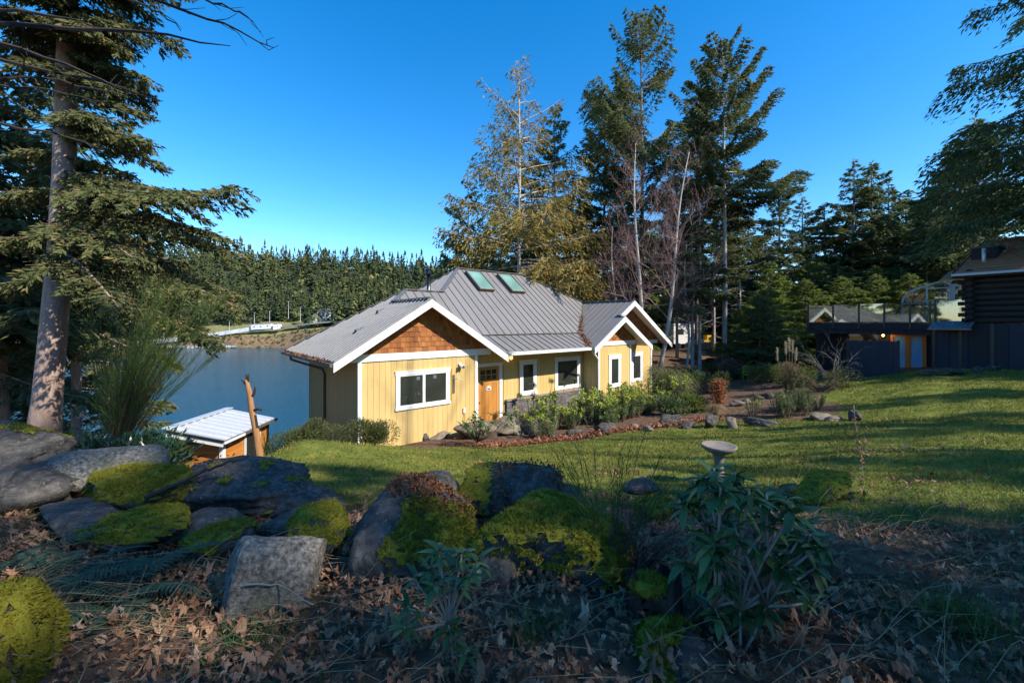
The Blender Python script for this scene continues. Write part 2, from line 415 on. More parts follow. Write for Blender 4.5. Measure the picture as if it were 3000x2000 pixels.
mk('yellow_machine', [(.3,(.5,.30,.02)),(.7,(.6,.36,.03))], scale=6, rough=.5)

def ground_mat():
    m = bpy.data.materials.new('ground'); m.use_nodes = True
    nt = m.node_tree; N = nt.nodes; L = nt.links; b = N['Principled BSDF']; b.inputs['Roughness'].default_value = .95
    b.inputs['Specular IOR Level'].default_value = .1
    tc = N.new('ShaderNodeTexCoord')
    def nz(s, d=8, r=.65, dist=0.):
        n = N.new('ShaderNodeTexNoise'); n.inputs['Scale'].default_value = s; n.inputs['Detail'].default_value = d
        n.inputs['Roughness'].default_value = r; n.inputs['Distortion'].default_value = dist
        L.new(tc.outputs['Object'], n.inputs['Vector']); return n
    g = ramp(nt, [(.25,(.06,.08,.018)),(.5,(.14,.165,.028)),(.75,(.28,.25,.065))]); L.new(nz(2.2).outputs['Fac'], g.inputs[0])
    s = ramp(nt, [(.25,(.05,.03,.02)),(.5,(.13,.08,.052)),(.75,(.26,.175,.12))]); L.new(nz(7, 10).outputs['Fac'], s.inputs[0])
    at = N.new('ShaderNodeAttribute'); at.attribute_name = 'lawn'       # 1 lawn, 0 bare leafy soil
    pn = nz(.9, 6); 
    ad = N.new('ShaderNodeMath'); ad.operation = 'ADD'; L.new(at.outputs['Fac'], ad.inputs[0])
    mm = N.new('ShaderNodeMath'); mm.operation = 'MULTIPLY_ADD'; mm.inputs[1].default_value = 1.2; mm.inputs[2].default_value = -.62
    L.new(pn.outputs['Fac'], mm.inputs[0]); L.new(mm.outputs[0], ad.inputs[1])
    mr = N.new('ShaderNodeMapRange'); mr.inputs[1].default_value = .38; mr.inputs[2].default_value = .62
    L.new(ad.outputs[0], mr.inputs[0])
    mx = N.new('ShaderNodeMix'); mx.data_type = 'RGBA'
    L.new(mr.outputs[0], mx.inputs[0]); L.new(s.outputs[0], mx.inputs[6]); L.new(g.outputs[0], mx.inputs[7])
    L.new(mx.outputs[2], b.inputs['Base Color'])
    bp = N.new('ShaderNodeBump'); bp.inputs['Strength'].default_value = .8; bp.inputs['Distance'].default_value = .05
    L.new(nz(14, 10, .75).outputs['Fac'], bp.inputs['Height']); L.new(bp.outputs[0], b.inputs['Normal'])
    M['ground'] = m
ground_mat()

def water_mat():
    m = bpy.data.materials.new('water'); m.use_nodes = True
    nt = m.node_tree; N = nt.nodes; L = nt.links; b = N['Principled BSDF']
    b.inputs['Roughness'].default_value = .12; b.inputs['IOR'].default_value = 1.33
    tc = N.new('ShaderNodeTexCoord')
    n1 = N.new('ShaderNodeTexNoise'); n1.inputs['Scale'].default_value = .02; n1.inputs['Detail'].default_value = 4
    L.new(tc.outputs['Object'], n1.inputs['Vector'])
    b.inputs['Specular IOR Level'].default_value = .15
    rp = ramp(nt, [(.3,(.003,.060,.105)),(.7,(.005,.075,.122))]); L.new(n1.outputs['Fac'], rp.inputs[0])
    L.new(rp.outputs[0], b.inputs['Base Color'])
    n2 = N.new('ShaderNodeTexNoise'); n2.inputs['Scale'].default_value = .9; n2.inputs['Detail'].default_value = 6; n2.inputs['Roughness'].default_value = .6
    L.new(tc.outputs['Object'], n2.inputs['Vector'])
    bp = N.new('ShaderNodeBump'); bp.inputs['Strength'].default_value = .55; bp.inputs['Distance'].default_value = .35
    L.new(n2.outputs['Fac'], bp.inputs['Height']); L.new(bp.outputs[0], b.inputs['Normal'])
    M['water'] = m
water_mat()
def hill_mat():
    m = pmat('hill', [(.3,(.022,.032,.014)),(.7,(.06,.07,.025))], scale=.08, rough=.95); M['hill'] = m
    M['shore_bank'] = pmat('shore_bank', [(.25,(.10,.06,.035)),(.5,(.19,.12,.065)),(.75,(.27,.20,.10))], scale=.25, rough=.95, bump=.6, bump_scale=.5, dist=1)
    M['far_meadow'] = pmat('far_meadow', [(.3,(.16,.15,.045)),(.7,(.27,.23,.09))], scale=.12, rough=.95)
hill_mat()
# ------------------------------------------------------------------ terrain
HX0, HY0 = (1048 - CX) / F_PX * 13.5, 13.5        # the yellow house's front left corner
HA = R(40)
def uv(u, v):
    return (HX0 + u*math.cos(HA) - v*math.sin(HA), HY0 + u*math.sin(HA) + v*math.cos(HA))
CP = [(0,0,-1.6),(0,2,-1.66),(-2,2,-1.7),(2,2,-1.68),(4.5,3.6,-1.98),(6,2,-1.75),(10,3,-1.65),(0,-8,-.8),(12,-10,-.2),(-8,-6,-1.2),(30,-10,.5),
 (0,3.2,-1.82),(-1.5,3.2,-1.85),(1.8,3.2,-1.85),(0,4.5,-2.2),(-2.5,4,-2.0),(2,5.5,-2.35),(3.5,7,-2.75),(0,8,-2.95),(0,11,-3.6),(-2,11,-3.62),(3,12,-3.75),(7,13,-3.6),(11.8,14.1,-3.3),(8,9,-2.65),(10,8,-2.25),
 (17,13.6,-2.35),(16.2,21,-2.95),(19.3,18.6,-2.3),(22,17.6,-2.1),(17.3,20.3,-2.85),(25,20,-1.95),(30,15,-1.7),
 (*uv(0,-.1),-4.3),(*uv(3,-.1),-4.4),(*uv(3,3),-4.6),(*uv(6,-.6),-4.4),(*uv(10,-.8),-4.4),(*uv(15,-1.5),-4.25),(*uv(12,4),-4.8),(*uv(18,0),-4.3),(*uv(6,6),-5.6),(*uv(0,6.5),-6.6),
 (12,30,-4.0),(10,45,-4.2),(20,35,-3.4),(40,40,-2.7),(60,60,-1),(0,40,-9),(10,80,-5),(80,20,0),(120,90,6),(60,120,2),
 (-4,5,-2.35),(-5,4,-1.8),(-7,4.5,-1.55),(-9.5,8,-2.5),(-6,8,-3.0),(-7,11,-5.3),(-5.09,11.6,-3.5),(-3.78,12,-3.6),(-6.1,11,-3.35),(-4.75,9.5,-3.1),(-6.0,9.5,-3.3),(-12,12,-5),(-12,18,-9),(-8,22,-10.5),(-15,30,-17),(-30,35,-24),(-20,20,-13),
 (-6,40,-18),(-15,60,-26),(0,60,-20),(-14,4,-2.0),(-25,8,-5.5),(-30,0,-3.5),(-45,20,-24),(10,110,-16),(-30,80,-30),(-60,0,-14)]
CP = np.array(CP)
def _tps(r2):
    return np.where(r2 > 1e-9, .5*r2*np.log(np.maximum(r2, 1e-9)), 0.)
_n = len(CP); _d2 = ((CP[:, None, :2] - CP[None, :, :2])**2).sum(-1)
_A = np.zeros((_n+3, _n+3)); _A[:_n, :_n] = _tps(_d2) + np.eye(_n)*.15
_A[:_n, _n] = 1; _A[:_n, _n+1:] = CP[:, :2]; _A[_n, :_n] = 1; _A[_n+1:, :_n] = CP[:, :2].T
_w = np.linalg.solve(_A, np.concatenate([CP[:, 2], np.zeros(3)]))
def _vnoise(x, y, s, seed=0.0):
    # cheap smooth noise from sines
    return (np.sin(x*s*1.0 + 1.7 + seed)*np.cos(y*s*1.13 + .3 + seed*2) + .5*np.sin(x*s*2.3 + y*s*1.9 + seed) + .3*np.cos(y*s*4.1 - x*s*3.3 + 2*seed)) / 1.8
def ground_h(x, y):
    x = np.asarray(x, float); y = np.asarray(y, float)
    sh = x.shape; xf = x.ravel(); yf = y.ravel()
    out = np.empty(len(xf))
    for i in range(0, len(xf), 20000):
        a = xf[i:i+20000]; b = yf[i:i+20000]
        d2 = (a[:, None]-CP[None, :, 0])**2 + (b[:, None]-CP[None, :, 1])**2
        out[i:i+20000] = _tps(d2) @ _w[:_n] + _w[_n] + _w[_n+1]*a + _w[_n+2]*b
    out = np.clip(out, -32, 24)
    near = np.clip(1.4 - yf/10.0, .35, 1)
    out += .035*near*_vnoise(xf, yf, 2.6) + .02*near*_vnoise(xf, yf, 6.1, 2.) + .06*_vnoise(xf, yf, .7, 5.)
    return out.reshape(sh)
def gz(x, y):
    return float(ground_h(np.array([x]), np.array([y]))[0])
def gzs(P):
    return ground_h(P[:, 0], P[:, 1])

LAWN = [(-4.8,6.2),(-6.3,9.0),(-6.2,11.4),(-4.2,12.2),(-3.0,12.9),(0,13.6),(3.6,15.4),(8.5,16.3),(12.2,14.9),(15.0,20.8),(19,20.5),(23.5,19),(50,12),(50,2),(14,3.2),(6,4.0),(2.4,4.7),(-1,5.0)]
def lawn_sd(x, y):
    """signed distance to the lawn outline, positive inside"""
    x = np.asarray(x, float); y = np.asarray(y, float)
    d = np.full(x.shape, 1e9); inside = np.zeros(x.shape, bool)
    n = len(LAWN)
    for i in range(n):
        ax, ay = LAWN[i]; bx, by = LAWN[(i+1) % n]
        ex, ey = bx-ax, by-ay
        t = np.clip(((x-ax)*ex + (y-ay)*ey)/(ex*ex+ey*ey), 0, 1)
        d = np.minimum(d, np.hypot(x-ax-t*ex, y-ay-t*ey))
        c = ((ay > y) != (by > y)) & (x < (bx-ax)*(y-ay)/(by-ay+1e-12) + ax)
        inside ^= c
    return np.where(inside, d, -d)

def grid_axis(lo, hi, c, fine, growth):
    a = [c]; s = fine
    while a[-1] < hi: a.append(a[-1]+s); s *= growth
    b = [c]; s = fine
    while b[-1] > lo: b.append(b[-1]-s); s *= growth
    return np.array(b[::-1][:-1] + a)
def make_ground():
    xs = grid_axis(-110, 420, 0, .13, 1.03); ys = grid_axis(-90, 420, 3.0, .12, 1.03)
    X, Y = np.meshgrid(xs, ys)
    Z = ground_h(X, Y)
    nx, ny = len(xs), len(ys)
    V = np.stack([X, Y, Z], -1).reshape(-1, 3)
    i = np.arange(ny-1)[:, None]*nx + np.arange(nx-1)[None, :]
    P = np.stack([i, i+1, i+1+nx, i+nx], -1).reshape(-1, 4)
    me = np_mesh('ground', V, [P], M['ground'], smooth=True)
    a = me.attributes.new('lawn', 'FLOAT', 'POINT')
    sd = lawn_sd(V[:, 0], V[:, 1])
    val = np.clip(.5 + sd*.32, 0, 1)
    a.data.foreach_set('value', val.astype(np.float32))
    tag(ob('ground', me), kind='structure')
make_ground()

WATER_Z = -17.5
def make_water():
    g = GB(); g.add([(-900,-60,WATER_Z),(700,-60,WATER_Z),(700,900,WATER_Z),(-900,900,WATER_Z)], [(0,1,2,3)])
    tag(g.build('water', M['water']), kind='structure')
make_water()

# ------------------------------------------------------------------ far shore
_rt = np.array([-1.6,-1.1,-.9,-.7,-.5,-.35,-.2,-.05,.1,.5,1.0]); _rh = np.array([72,72,72,71,67,60,51,41,33,24,20.])
def far_h(x, y):
    x = np.asarray(x, float); y = np.asarray(y, float)
    t = x/np.maximum(y, 1)
    ridge = np.interp(t, _rt, _rh)
    shore = 284 + 6*np.sin(x*.021) + 3*np.sin(x*.07+1) + np.clip((t+.5), 0, 2)*-60
    d = y - shore
    bank = np.interp(t, [-1.2,-.95,-.8,-.52,-.3], [3,3,6,11,9])
    z = WATER_Z - 3 + np.interp(d, [-40,0,5,14], [0,0,1,1])*0
    z = np.where(d < 0, WATER_Z + d*.12, WATER_Z + bank*np.clip(d/9., 0, 1)**.8)
    m = np.clip((d-9)/42., 0, 1)
    z = z + m*9.0
    u = np.clip((d-48)/150., 0, 1)
    top = ridge - z
    z = z + top*(u*u*(3-2*u))*(d > 48)
    z = z + 2.5*_vnoise(x, y, .035)*np.clip((d-30)/60., 0, 1)
    return z
def make_far():
    xs = np.arange(-760, 460, 9.0); ys = np.concatenate([np.arange(222, 345, 3.0), np.arange(345, 700, 10.0)])
    X, Y = np.meshgrid(xs, ys); Z = far_h(X, Y)
    nx = len(xs); ny = len(ys)
    V = np.stack([X, Y, Z], -1).reshape(-1, 3)
    i = np.arange(ny-1)[:, None]*nx + np.arange(nx-1)[None, :]
    P = np.stack([i, i+1, i+1+nx, i+nx], -1).reshape(-1, 4)
    C = V[P].mean(1); t = C[:, 0]/C[:, 1]
    slope_d = C[:, 2] - WATER_Z
    y0 = 284
    mi = np.zeros(len(P), int)
    mi[(C[:, 1] < 299)] = 1
    mead = (t > -.86) & (t < -.47) & (C[:, 1] >= 296) & (C[:, 1] < 336)
    mi[mead] = 2
    me = np_mesh('hill', V, [P], [M['hill'], M['shore_bank'], M['far_meadow']], midx=mi, smooth=True)
    tag(ob('hill', me), kind='structure')
make_far()

def conifer_template(rng, H, Rr, n=62):
    """fuzzy far conifer: foliage tufts through an uneven cone"""
    u = rng.random(n)**.95; a = rng.uniform(0, 6.28, n)
    lob = 1 + .12*np.sin(a*2 + u*9 + rng.uniform(0, 6)) + .08*np.sin(a*3 - u*14)
    r = Rr*(1 - u)**rng.uniform(.75, 1.0)*rng.uniform(.7, 1.05, n)*lob
    z = H*(.10 + .84*u)
    o = np.stack([r*np.cos(a)*.55, r*np.sin(a)*.55, z + .04*H*rng.random(n)], -1)
    d = np.stack([np.cos(a), np.sin(a), rng.uniform(-.9, -.45, n)], -1); d /= np.linalg.norm(d, axis=1)[:, None]
    L = (.58*r + .95)*rng.uniform(.75, 1.25, n); W = L*rng.uniform(.55, .95, n)
    s = np.stack([-np.sin(a), np.cos(a), rng.normal(0, .10, n)], -1)
    V = np.stack([o, o + d*(L*.5)[:, None] + s*(W*.5)[:, None], o + d*L[:, None], o + d*(L*.5)[:, None] - s*(W*.5)[:, None]], 1)
    hw = .20*Rr; top = np.array([[[0, 0, H*.985], [c_*hw, s_*hw, H*.80], [0, 0, H*.70], [-c_*hw, -s_*hw, H*.80]] for c_, s_ in ((1, 0), (.5, .87), (-.5, .87))])
    V = np.concatenate([V, top]); n += 3
    return V.reshape(-1, 3), np.arange(n*4).reshape(n, 4), rng.uniform(-.07, .07, n)
def round_template(rng, H, Rr):
    n = 50
    d = rng.normal(size=(n, 3)); d /= np.linalg.norm(d, axis=1)[:, None]
    c = d*np.array([Rr, Rr, H*.36])*rng.uniform(.55, 1, (n, 1)) + np.array([0, 0, H*.6])
    t = np.cross(d, rng.normal(size=(n, 3))); t /= np.linalg.norm(t, axis=1)[:, None]
    b = np.cross(d, t); s = Rr*rng.uniform(.22, .4, (n, 1))
    V = np.stack([c - t*s, c + b*s*.8, c + t*s, c - b*s*.8], 1).reshape(-1, 3)
    return V, np.arange(n*4).reshape(n, 4), rng.uniform(-.1, .1, n)
def scatter_templates(gb, temps, pts, rng, smin, smax, tint, mi=0):
    which = rng.integers(0, len(temps), len(pts))
    for k, (tv, tp, tt) in enumerate(temps):
        P = pts[which == k]; n = len(P)
        if not n: continue
        a = rng.uniform(0, 6.28, n); s = rng.uniform(smin, smax, n); h = s*rng.uniform(.85, 1.2, n)
        c, sn = np.cos(a)*s, np.sin(a)*s
        X = tv[None, :, 0]*c[:, None] - tv[None, :, 1]*sn[:, None] + P[:, 0:1]
        Yy = tv[None, :, 0]*sn[:, None] + tv[None, :, 1]*c[:, None] + P[:, 1:2]
        Z = tv[None, :, 2]*h[:, None] + P[:, 2:3]
        V = np.stack([X, Yy, Z], -1).reshape(-1, 3)
        F = (tp[None] + (np.arange(n)*len(tv))[:, None, None]).reshape(-1, tp.shape[1])
        tb = tint[which == k] if hasattr(tint, '__len__') else np.full(n, tint)
        gb.add(V, F, np.clip((tb[:, None] + tt[None]).ravel(), 0, 1), mi)
def make_forest():
    rng = np.random.default_rng(11)
    con = [conifer_template(rng, 21, rng.uniform(4.2, 6.4)) for _ in range(7)] + [conifer_template(rng, 25, rng.uniform(3.2, 4.6)) for _ in range(5)]
    rnd = [round_template(rng, 17, 5.5) for _ in range(3)]
    n = 3500
    y = 300 + 215*rng.random(n)**1.1; t = rng.uniform(-1.45, .35, n); x = t*y
    mead = (t > -.83) & (t < -.50) & (y < 333 + 6*np.sin(t*40))
    road = (y < 304) & (t > -.9)
    keep = ~(mead | road)
    x, y, t = x[keep], y[keep], t[keep]
    P = np.stack([x, y, far_h(x, y) - .6], -1)
    isr = rng.random(len(P)) < (.10 + .12*(np.sin(x*.03)*np.cos(y*.05) > .3))
    tint = np.clip(.46 + .26*rng.normal(size=len(P)) + .12*np.sin(x*.02 + y*.03), 0, .95)
    g = GB()
    scatter_templates(g, con, P[~isr], rng, .45, 1.2, tint[~isr])
    scatter_templates(g, rnd, P[isr], rng, .55, 1.0, np.clip(tint[isr] + .28, 0, 1))
    # shrubby edge of the meadow and the bank
    n = 350; t = rng.uniform(-.95, -.42, n); y = rng.uniform(287, 297, n); x = t*y
    P = np.stack([x, y, far_h(x, y) - 1.0], -1)
    scatter_templates(g, rnd, P, rng, .06, .18, np.clip(rng.normal(.8, .12, n), 0, 1))
    o = g.build('forest', M['forest_far'])
    tag(o, 'dense mixed evergreen forest covering the hillside across the water', 'forest', kind='stuff')
make_forest()

def make_far_things():
    rng = np.random.default_rng(5)
    # white barrier wall climbing along the shore road
    e = empty('barrier_wall', tuple(px(383, 1008, 292)), label='long white barrier wall running along the far shore road', cat='wall')
    a = px(383, 1010, 292); b = px(600, 984, 295); c = px(742, 962, 298); d = px(905, 946, 302)
    pts = []
    for p, q in ((a, b), (b, c)):
        for k in range(14):
            pts.append(p.lerp(q, k/14))
    pts.append(c)
    for p, q in zip(pts[:-1], pts[1:]):
        p2 = p.lerp(q, .985)
        g = GB(); g.bar(p - e.location, p2 - e.location, .5, 2.7)
        g.build('wall_panel', M['far_concrete'], e)
    g = GB(); g.bar(px(300, 1014, 293.5) - e.location, px(830, 958, 302) - e.location, 3.0, 1.2)
    g.build('plinth', M['far_road'], e)
    e = empty('shore_building', tuple(px(780, 960, 299)), label='low white flat building at the upper end of the shore road', cat='building')
    for x0, x1 in ((742, 800), (803, 822)):
        p, q = px(x0, 958, 299), px(x1, 955, 300)
        g = GB(); g.bar(p - e.location, q - e.location, 6, 3.8); g.build('wall', M['building_white'], e)
        g = GB(); g.bar(p - e.location + Vector((0, 0, 2.05)), q - e.location + Vector((0, 0, 2.05)), 6.4, .4); g.build('roof', M['far_road'], e)
        for k in range(3):
            w = p.lerp(q, (k + .5)/3) - e.location
            g = GB(); g.box((w.x-.5, w.y-3.10, w.z-.2), (w.x+.5, w.y-3.02, w.z+.5)); g.build('window', M['window_glass'], e)
    # road on the far bank
    g = GB()
    L0 = [px(830, 956, 303), px(920, 946, 305), px(1000, 938, 308)]
    for p, q in zip(L0[:-1], L0[1:]):
        g.add([p + Vector((0, -4, 0)), q + Vector((0, -4, 0)), q + Vector((0, 5, .3)), p + Vector((0, 5, .3))], [(0, 1, 2, 3)])
        g.add([p + Vector((0, -4, 0)), q + Vector((0, -4, 0)), q + Vector((0, -4, -1)), p + Vector((0, -4, -1))], [(3, 2, 1, 0)])
    tag(g.build('shore_road', M['far_road']), kind='structure')
    # houses
    def house(p, w, h, dpt, lab, nm, rough='building_roof', wall='building_white', nwin=3):
        e = empty(nm, tuple(p), label=lab, cat='building')
        g = GB(); g.box((-w/2, 0, -3), (w/2, dpt, h)); g.build('wall', M[wall], e)
        g = GB(); r = h + w*.22
        g.prism([(-w/2-.6, -.6, h), (w/2+.6, -.6, h), (0, -.6, r)], [(-w/2-.6, dpt+.6, h), (w/2+.6, dpt+.6, h), (0, dpt+.6, r)]); g.build('roof', M[rough], e)
        for k in range(nwin):
            x = -w/2 + w*(k+.5)/nwin
            g = GB(); g.box((x-w*.09, -.12, h*.35), (x+w*.09, -.02, h*.8)); g.build('window', M['window_glass'], e)
    house(px(948, 932, 316), 10, 5.5, 8, 'white house with a dark roof among far shore firs', 'far_house')
    house(px(918, 936, 314), 5, 4, 6, 'small white cottage beside the white far shore house', 'far_cottage', nwin=2)
    house(px(345, 965, 305), 14, 9, 9, 'tall white building at the waterside end of the barrier wall', 'waterside_building', nwin=5)
    house(px(255, 1000, 300), 12, 12, 8, 'white waterside block seen between the two spruce trunks', 'waterside_block', nwin=4)
    house(px(430, 985, 306), 26, 5, 8, 'long brown shed roofed building behind the barrier wall', 'boat_shed', wall='shore_bank', nwin=6)
    # light poles
    for k, (x, y, h) in enumerate([(405,995,26),(672,975,14),(745,950,14),(790,945,14),(845,925,17),(880,935,15),(555,985,13),(480,985,13)]):
        p = px(x, y, 303)
        e = empty('light_pole', tuple(p), label='slim pale lighting pole beside the far shore road', cat='pole', group='poles along the far shore road')
        g = GB(); g.tube([(0,0,-2),(0,0,h*.62)], [.16,.10], 6); g.build('shaft', M['far_concrete'], e)
        g = GB(); g.bar((0,0,h*.62), (1.2,0,h*.62+.1), .14, .12); g.build('arm', M['far_concrete'], e)
    # riprap
    g = GB(); n = 520
    x = rng.uniform(330, 690, n); P = []
    for xx in x:
        d = 283.5 + rng.uniform(0, 6); X = (xx - CX)/F_PX*d
        P.append((X, d, max(far_h(X, d), WATER_Z) + rng.uniform(0, .8)))
    P = np.array(P); P = P[(x < 560) | (rng.random(n) < .5)]
    ico = np.array([(1,0,0),(-1,0,0),(0,1,0),(0,-1,0),(0,0,1),(0,0,-1)], float); fc = np.array([(4,0,2),(4,2,1),(4,1,3),(4,3,0),(5,2,0),(5,1,2),(5,3,1),(5,0,3)])
    for p in P:
        v = ico*rng.uniform(.5, 1.3, 3)[None]; v = v + rng.normal(0, .12, v.shape)
        a = rng.uniform(0, 6.28); c, s = math.cos(a), math.sin(a)
        v = np.stack([v[:,0]*c - v[:,1]*s, v[:,0]*s + v[:,1]*c, v[:,2]*.8], -1)
        g.add(v + p, fc)
    tag(g.build('riprap', M['rock_pale']), 'pale riprap boulders lining the far shore waterline', 'rocks', kind='stuff')
    for k, (x, y) in enumerate([(413, 1064), (247, 1123)]):
        p = px(x, y, 17.5*F_PX/(y-HY)); p.z = WATER_Z
        o = empty('mooring_buoy', tuple(p), label='small white mooring buoy floating on the blue bay', cat='buoy', group='mooring buoys on the bay')
        g = GB(); g.lathe([(.01,-.3),(.35,-.2),(.5,.1),(.42,.45),(.2,.65),(.01,.7)], sides=12); g.build('float', M['building_white'], o, smooth=True)
        g = GB(); g.tube([(0,0,.68),(0,0,.95)], .06, 6); g.build('ring_post', M['dark_metal'], o)
make_far_things()
# ------------------------------------------------------------------ the yellow house   (local x along the front, y into the house, z from eye level)
HOUSE = empty('yellow_house', (HX0, HY0, 0), HA, 'yellow board sided house with grey standing seam metal roof and white trim', 'house')
_hr = random.Random(4)

def roof_plane(host, poly, zf, axis, spacing, thick=.05, phase=0.0, seam_h=.035, seam_w=.03, sm='roof_seam'):
    """poly in plan; zf(u,v); seams run along `axis` ('u' or 'v'); one panel object between two seams, one seam object each"""
    i = 0 if axis == 'v' else 1                    # strips are cut across this coordinate
    lo = min(p[i] for p in poly); hi = max(p[i] for p in poly)
    k0 = math.floor((lo - phase)/spacing)
    c = phase + k0*spacing
    while c < hi - 1e-4:
        a = (1, 0) if i == 0 else (0, 1)
        s = clip_poly(poly, -a[0], -a[1], -c); s = clip_poly(s, a[0], a[1], c + spacing) if len(s) > 2 else s
        if len(s) > 2:
            area = abs(sum(s[j][0]*s[(j+1) % len(s)][1] - s[(j+1) % len(s)][0]*s[j][1] for j in range(len(s)))/2)
            if area > 1e-3:
                if sum(s[j][0]*s[(j+1) % len(s)][1] - s[(j+1) % len(s)][0]*s[j][1] for j in range(len(s))) < 0: s = s[::-1]
                g = GB()
                g.prism([(u, v, zf(u, v) - thick) for u, v in s], [(u, v, zf(u, v)) for u, v in s])
                g.build('roof_panel', M['roof_metal'], host)
        # seam at c
        if lo + 1e-3 < c < hi - 1e-3:
            xs = []
            n = len(poly)
            for j in range(n):
                p, q = poly[j], poly[(j+1) % n]
                if (p[i] - c)*(q[i] - c) < 0:
                    f = (c - p[i])/(q[i] - p[i]); xs.append(p[1-i] + (q[1-i] - p[1-i])*f)
            xs.sort()
            if len(xs) >= 2 and xs[-1] - xs[0] > .06:
                e = .012
                def P(w): return (c, w, zf(c, w)) if i == 0 else (w, c, zf(w, c))
                A = Vector(P(xs[0] + e)); B = Vector(P(xs[-1] - e))
                up = Vector((0, 0, 1))
                g = GB(); g.bar(A + up*seam_h*.5, B + up*seam_h*.5, seam_w, seam_h); g.build('roof_seam', M[sm], host)
        c += spacing

pL = lambda u, v: .86 + .62*(u - 2.404)
pR = lambda u, v: .86 - .62*(u - 2.404)
pM1 = lambda u, v: -1.2 + .43*(v + .62)
pM2 = lambda u, v: -.568 + .79*(v - .85)
pML = lambda u, v: 1.44 + .729*(u - 5.2)
pRL = lambda u, v: -1.2 + .62*(u - 11.1)
pRR = lambda u, v: 1.237 - .62*(u - 15.03)
pSR = lambda u, v: .35 - .62*(u - 13.6)
roof = empty('roof', (0, 0, 0)); roof.parent = HOUSE
roof_plane(roof, [(-.93,-.59),(2.404,-.59),(2.404,2.65),(-.93,2.65)], pL, 'u', .30, phase=.02, seam_h=.042, seam_w=.05, sm='roof_rib')
roof_plane(roof, [(-.93,2.65),(2.404,2.65),(3.32,3.39),(-.93,6.25)], pL, 'u', .30, phase=.02, seam_h=.042, seam_w=.05, sm='roof_rib')
roof_plane(roof, [(2.404,-.59),(5.73,-.59),(4.70,.85),(2.404,2.65)], pR, 'u', .41)
roof_plane(roof, [(5.72,-.62),(11.1,-.62),(12.12,.85),(4.70,.85)], pM1, 'v', .418, phase=5.94)
roof_plane(roof, [(4.70,.85),(12.12,.85),(15.05,3.15),(11.8,5.25),(7.23,5.25),(5.2,3.39),(3.32,3.39),(2.404,2.65)], pM2, 'v', .418, phase=5.73)
roof_plane(roof, [(5.2,3.39),(7.23,5.25),(5.2,7.2)], pML, 'u', .30, seam_h=.042, seam_w=.05, sm='roof_rib')
roof_plane(roof, [(-.93,6.25),(3.32,3.39),(5.2,3.39),(5.2,6.25)], lambda u, v: 1.44 - .92*(v - 3.39), 'v', .418)
roof_plane(roof, [(7.23,5.25),(11.8,5.25),(15.05,9.0),(5.2,9.0)], lambda u, v: 2.908 - .79*(v - 5.25), 'v', .418)
roof_plane(roof, [(11.8,5.25),(15.05,3.15),(15.05,9.0)], lambda u, v: 2.908 - .514*(u - 11.8), 'u', .418)
roof_plane(roof, [(11.1,-.94),(13.6,-.94),(13.6,-.572),(11.1,-.572)], pRL, 'u', .37, phase=-.57)
roof_plane(roof, [(11.1,-.57),(15.03,-.57),(15.03,3.14),(12.12,.85)], pRL, 'u', .37, phase=-.57)
roof_plane(roof, [(13.6,-.94),(16.15,-.94),(16.15,-.02),(13.6,-.02)], pSR, 'u', .37)
roof_plane(roof, [(15.03,-.57),(18.98,-.57),(18.98,7.5),(15.03,7.5)], pRR, 'u', .37)

def cap(p, q, w=.2, name='ridge_cap', h=.03, m='roof_seam'):
    g = GB(); g.bar(Vector(p) + Vector((0, 0, .035)), Vector(q) + Vector((0, 0, .035)), w, h); return g.build(name, M[m], roof)
cap((2.404,-.59,.875), (2.404,2.7,.875), .22)
cap((2.404,2.65,.865), (3.32,3.39,1.44), .2)
cap((3.25,3.39,1.45), (5.25,3.39,1.45), .22)
cap((5.15,3.36,1.44), (7.23,5.25,2.91), .2)
cap((7.15,5.25,2.92), (11.85,5.25,2.92), .22)
cap((11.8,5.25,2.91), (15.05,3.15,1.24), .2)
cap((15.03,-.57,1.25), (15.03,3.2,1.25), .22)
cap((13.6,-.94,.36), (13.6,-.45,.36), .2)
cap((4.75,.85,-.56), (12.1,.85,-.56), .14, 'bend_flashing', .02)
# rear hip of the left slope: short overlapping pieces
for k in range(11):
    a = Vector((-.93, 6.25, -1.2)).lerp(Vector((3.32, 3.39, 1.44)), k/11); b = Vector((-.93, 6.25, -1.2)).lerp(Vector((3.32, 3.39, 1.44)), (k+1.02)/11)
    g = GB(); g.bar(a + Vector((0,0,.03 + .008*(k % 2))), b + Vector((0,0,.05 + .008*(k % 2))), .18, .03); g.build('hip_cap', M['roof_seam'], roof)
for k in range(5):
    a = Vector((5.2, 7.2, 1.44)).lerp(Vector((7.23, 5.25, 2.91)), k/5); b = Vector((5.2, 7.2, 1.44)).lerp(Vector((7.23, 5.25, 2.91)), (k+1.02)/5)
    g = GB(); g.bar(a + Vector((0,0,.03)), b + Vector((0,0,.055)), .18, .03); g.build('hip_cap', M['roof_seam'], roof)
# valleys with leaf litter
g = GB(); g.bar((11.1,-.62,-1.19), (12.12,.85,-.55), .12, .02); g.bar((12.12,.85,-.55), (15.03,3.14,1.25), .12, .02); g.build('valley', M['gutter_dark'], roof)
rngd = np.random.default_rng(8)
g = GB(); n = 420
f = rngd.random(n)**1.5
u0 = np.where(f < .45, 11.15 + (12.12-11.15)*f/.45, 12.12 + (13.6-12.12)*(f-.45)/.55); v0 = np.where(f < .45, -.55 + 1.4*f/.45, .85 + 1.2*(f-.45)/.55)
z0 = np.where(f < .45, -1.17 + .62*f/.45, -.55 + .93*(f-.45)/.55)
O = np.stack([u0 + rngd.normal(0, .07, n), v0 + rngd.normal(0, .08, n), z0 + rngd.uniform(.01, .10, n)], -1)
g.kites(O, rngd.normal(size=(n, 3)), rngd.normal(size=(n, 3)), rngd.uniform(.06, .14, n), rngd.uniform(.04, .09, n), rngd.random(n))
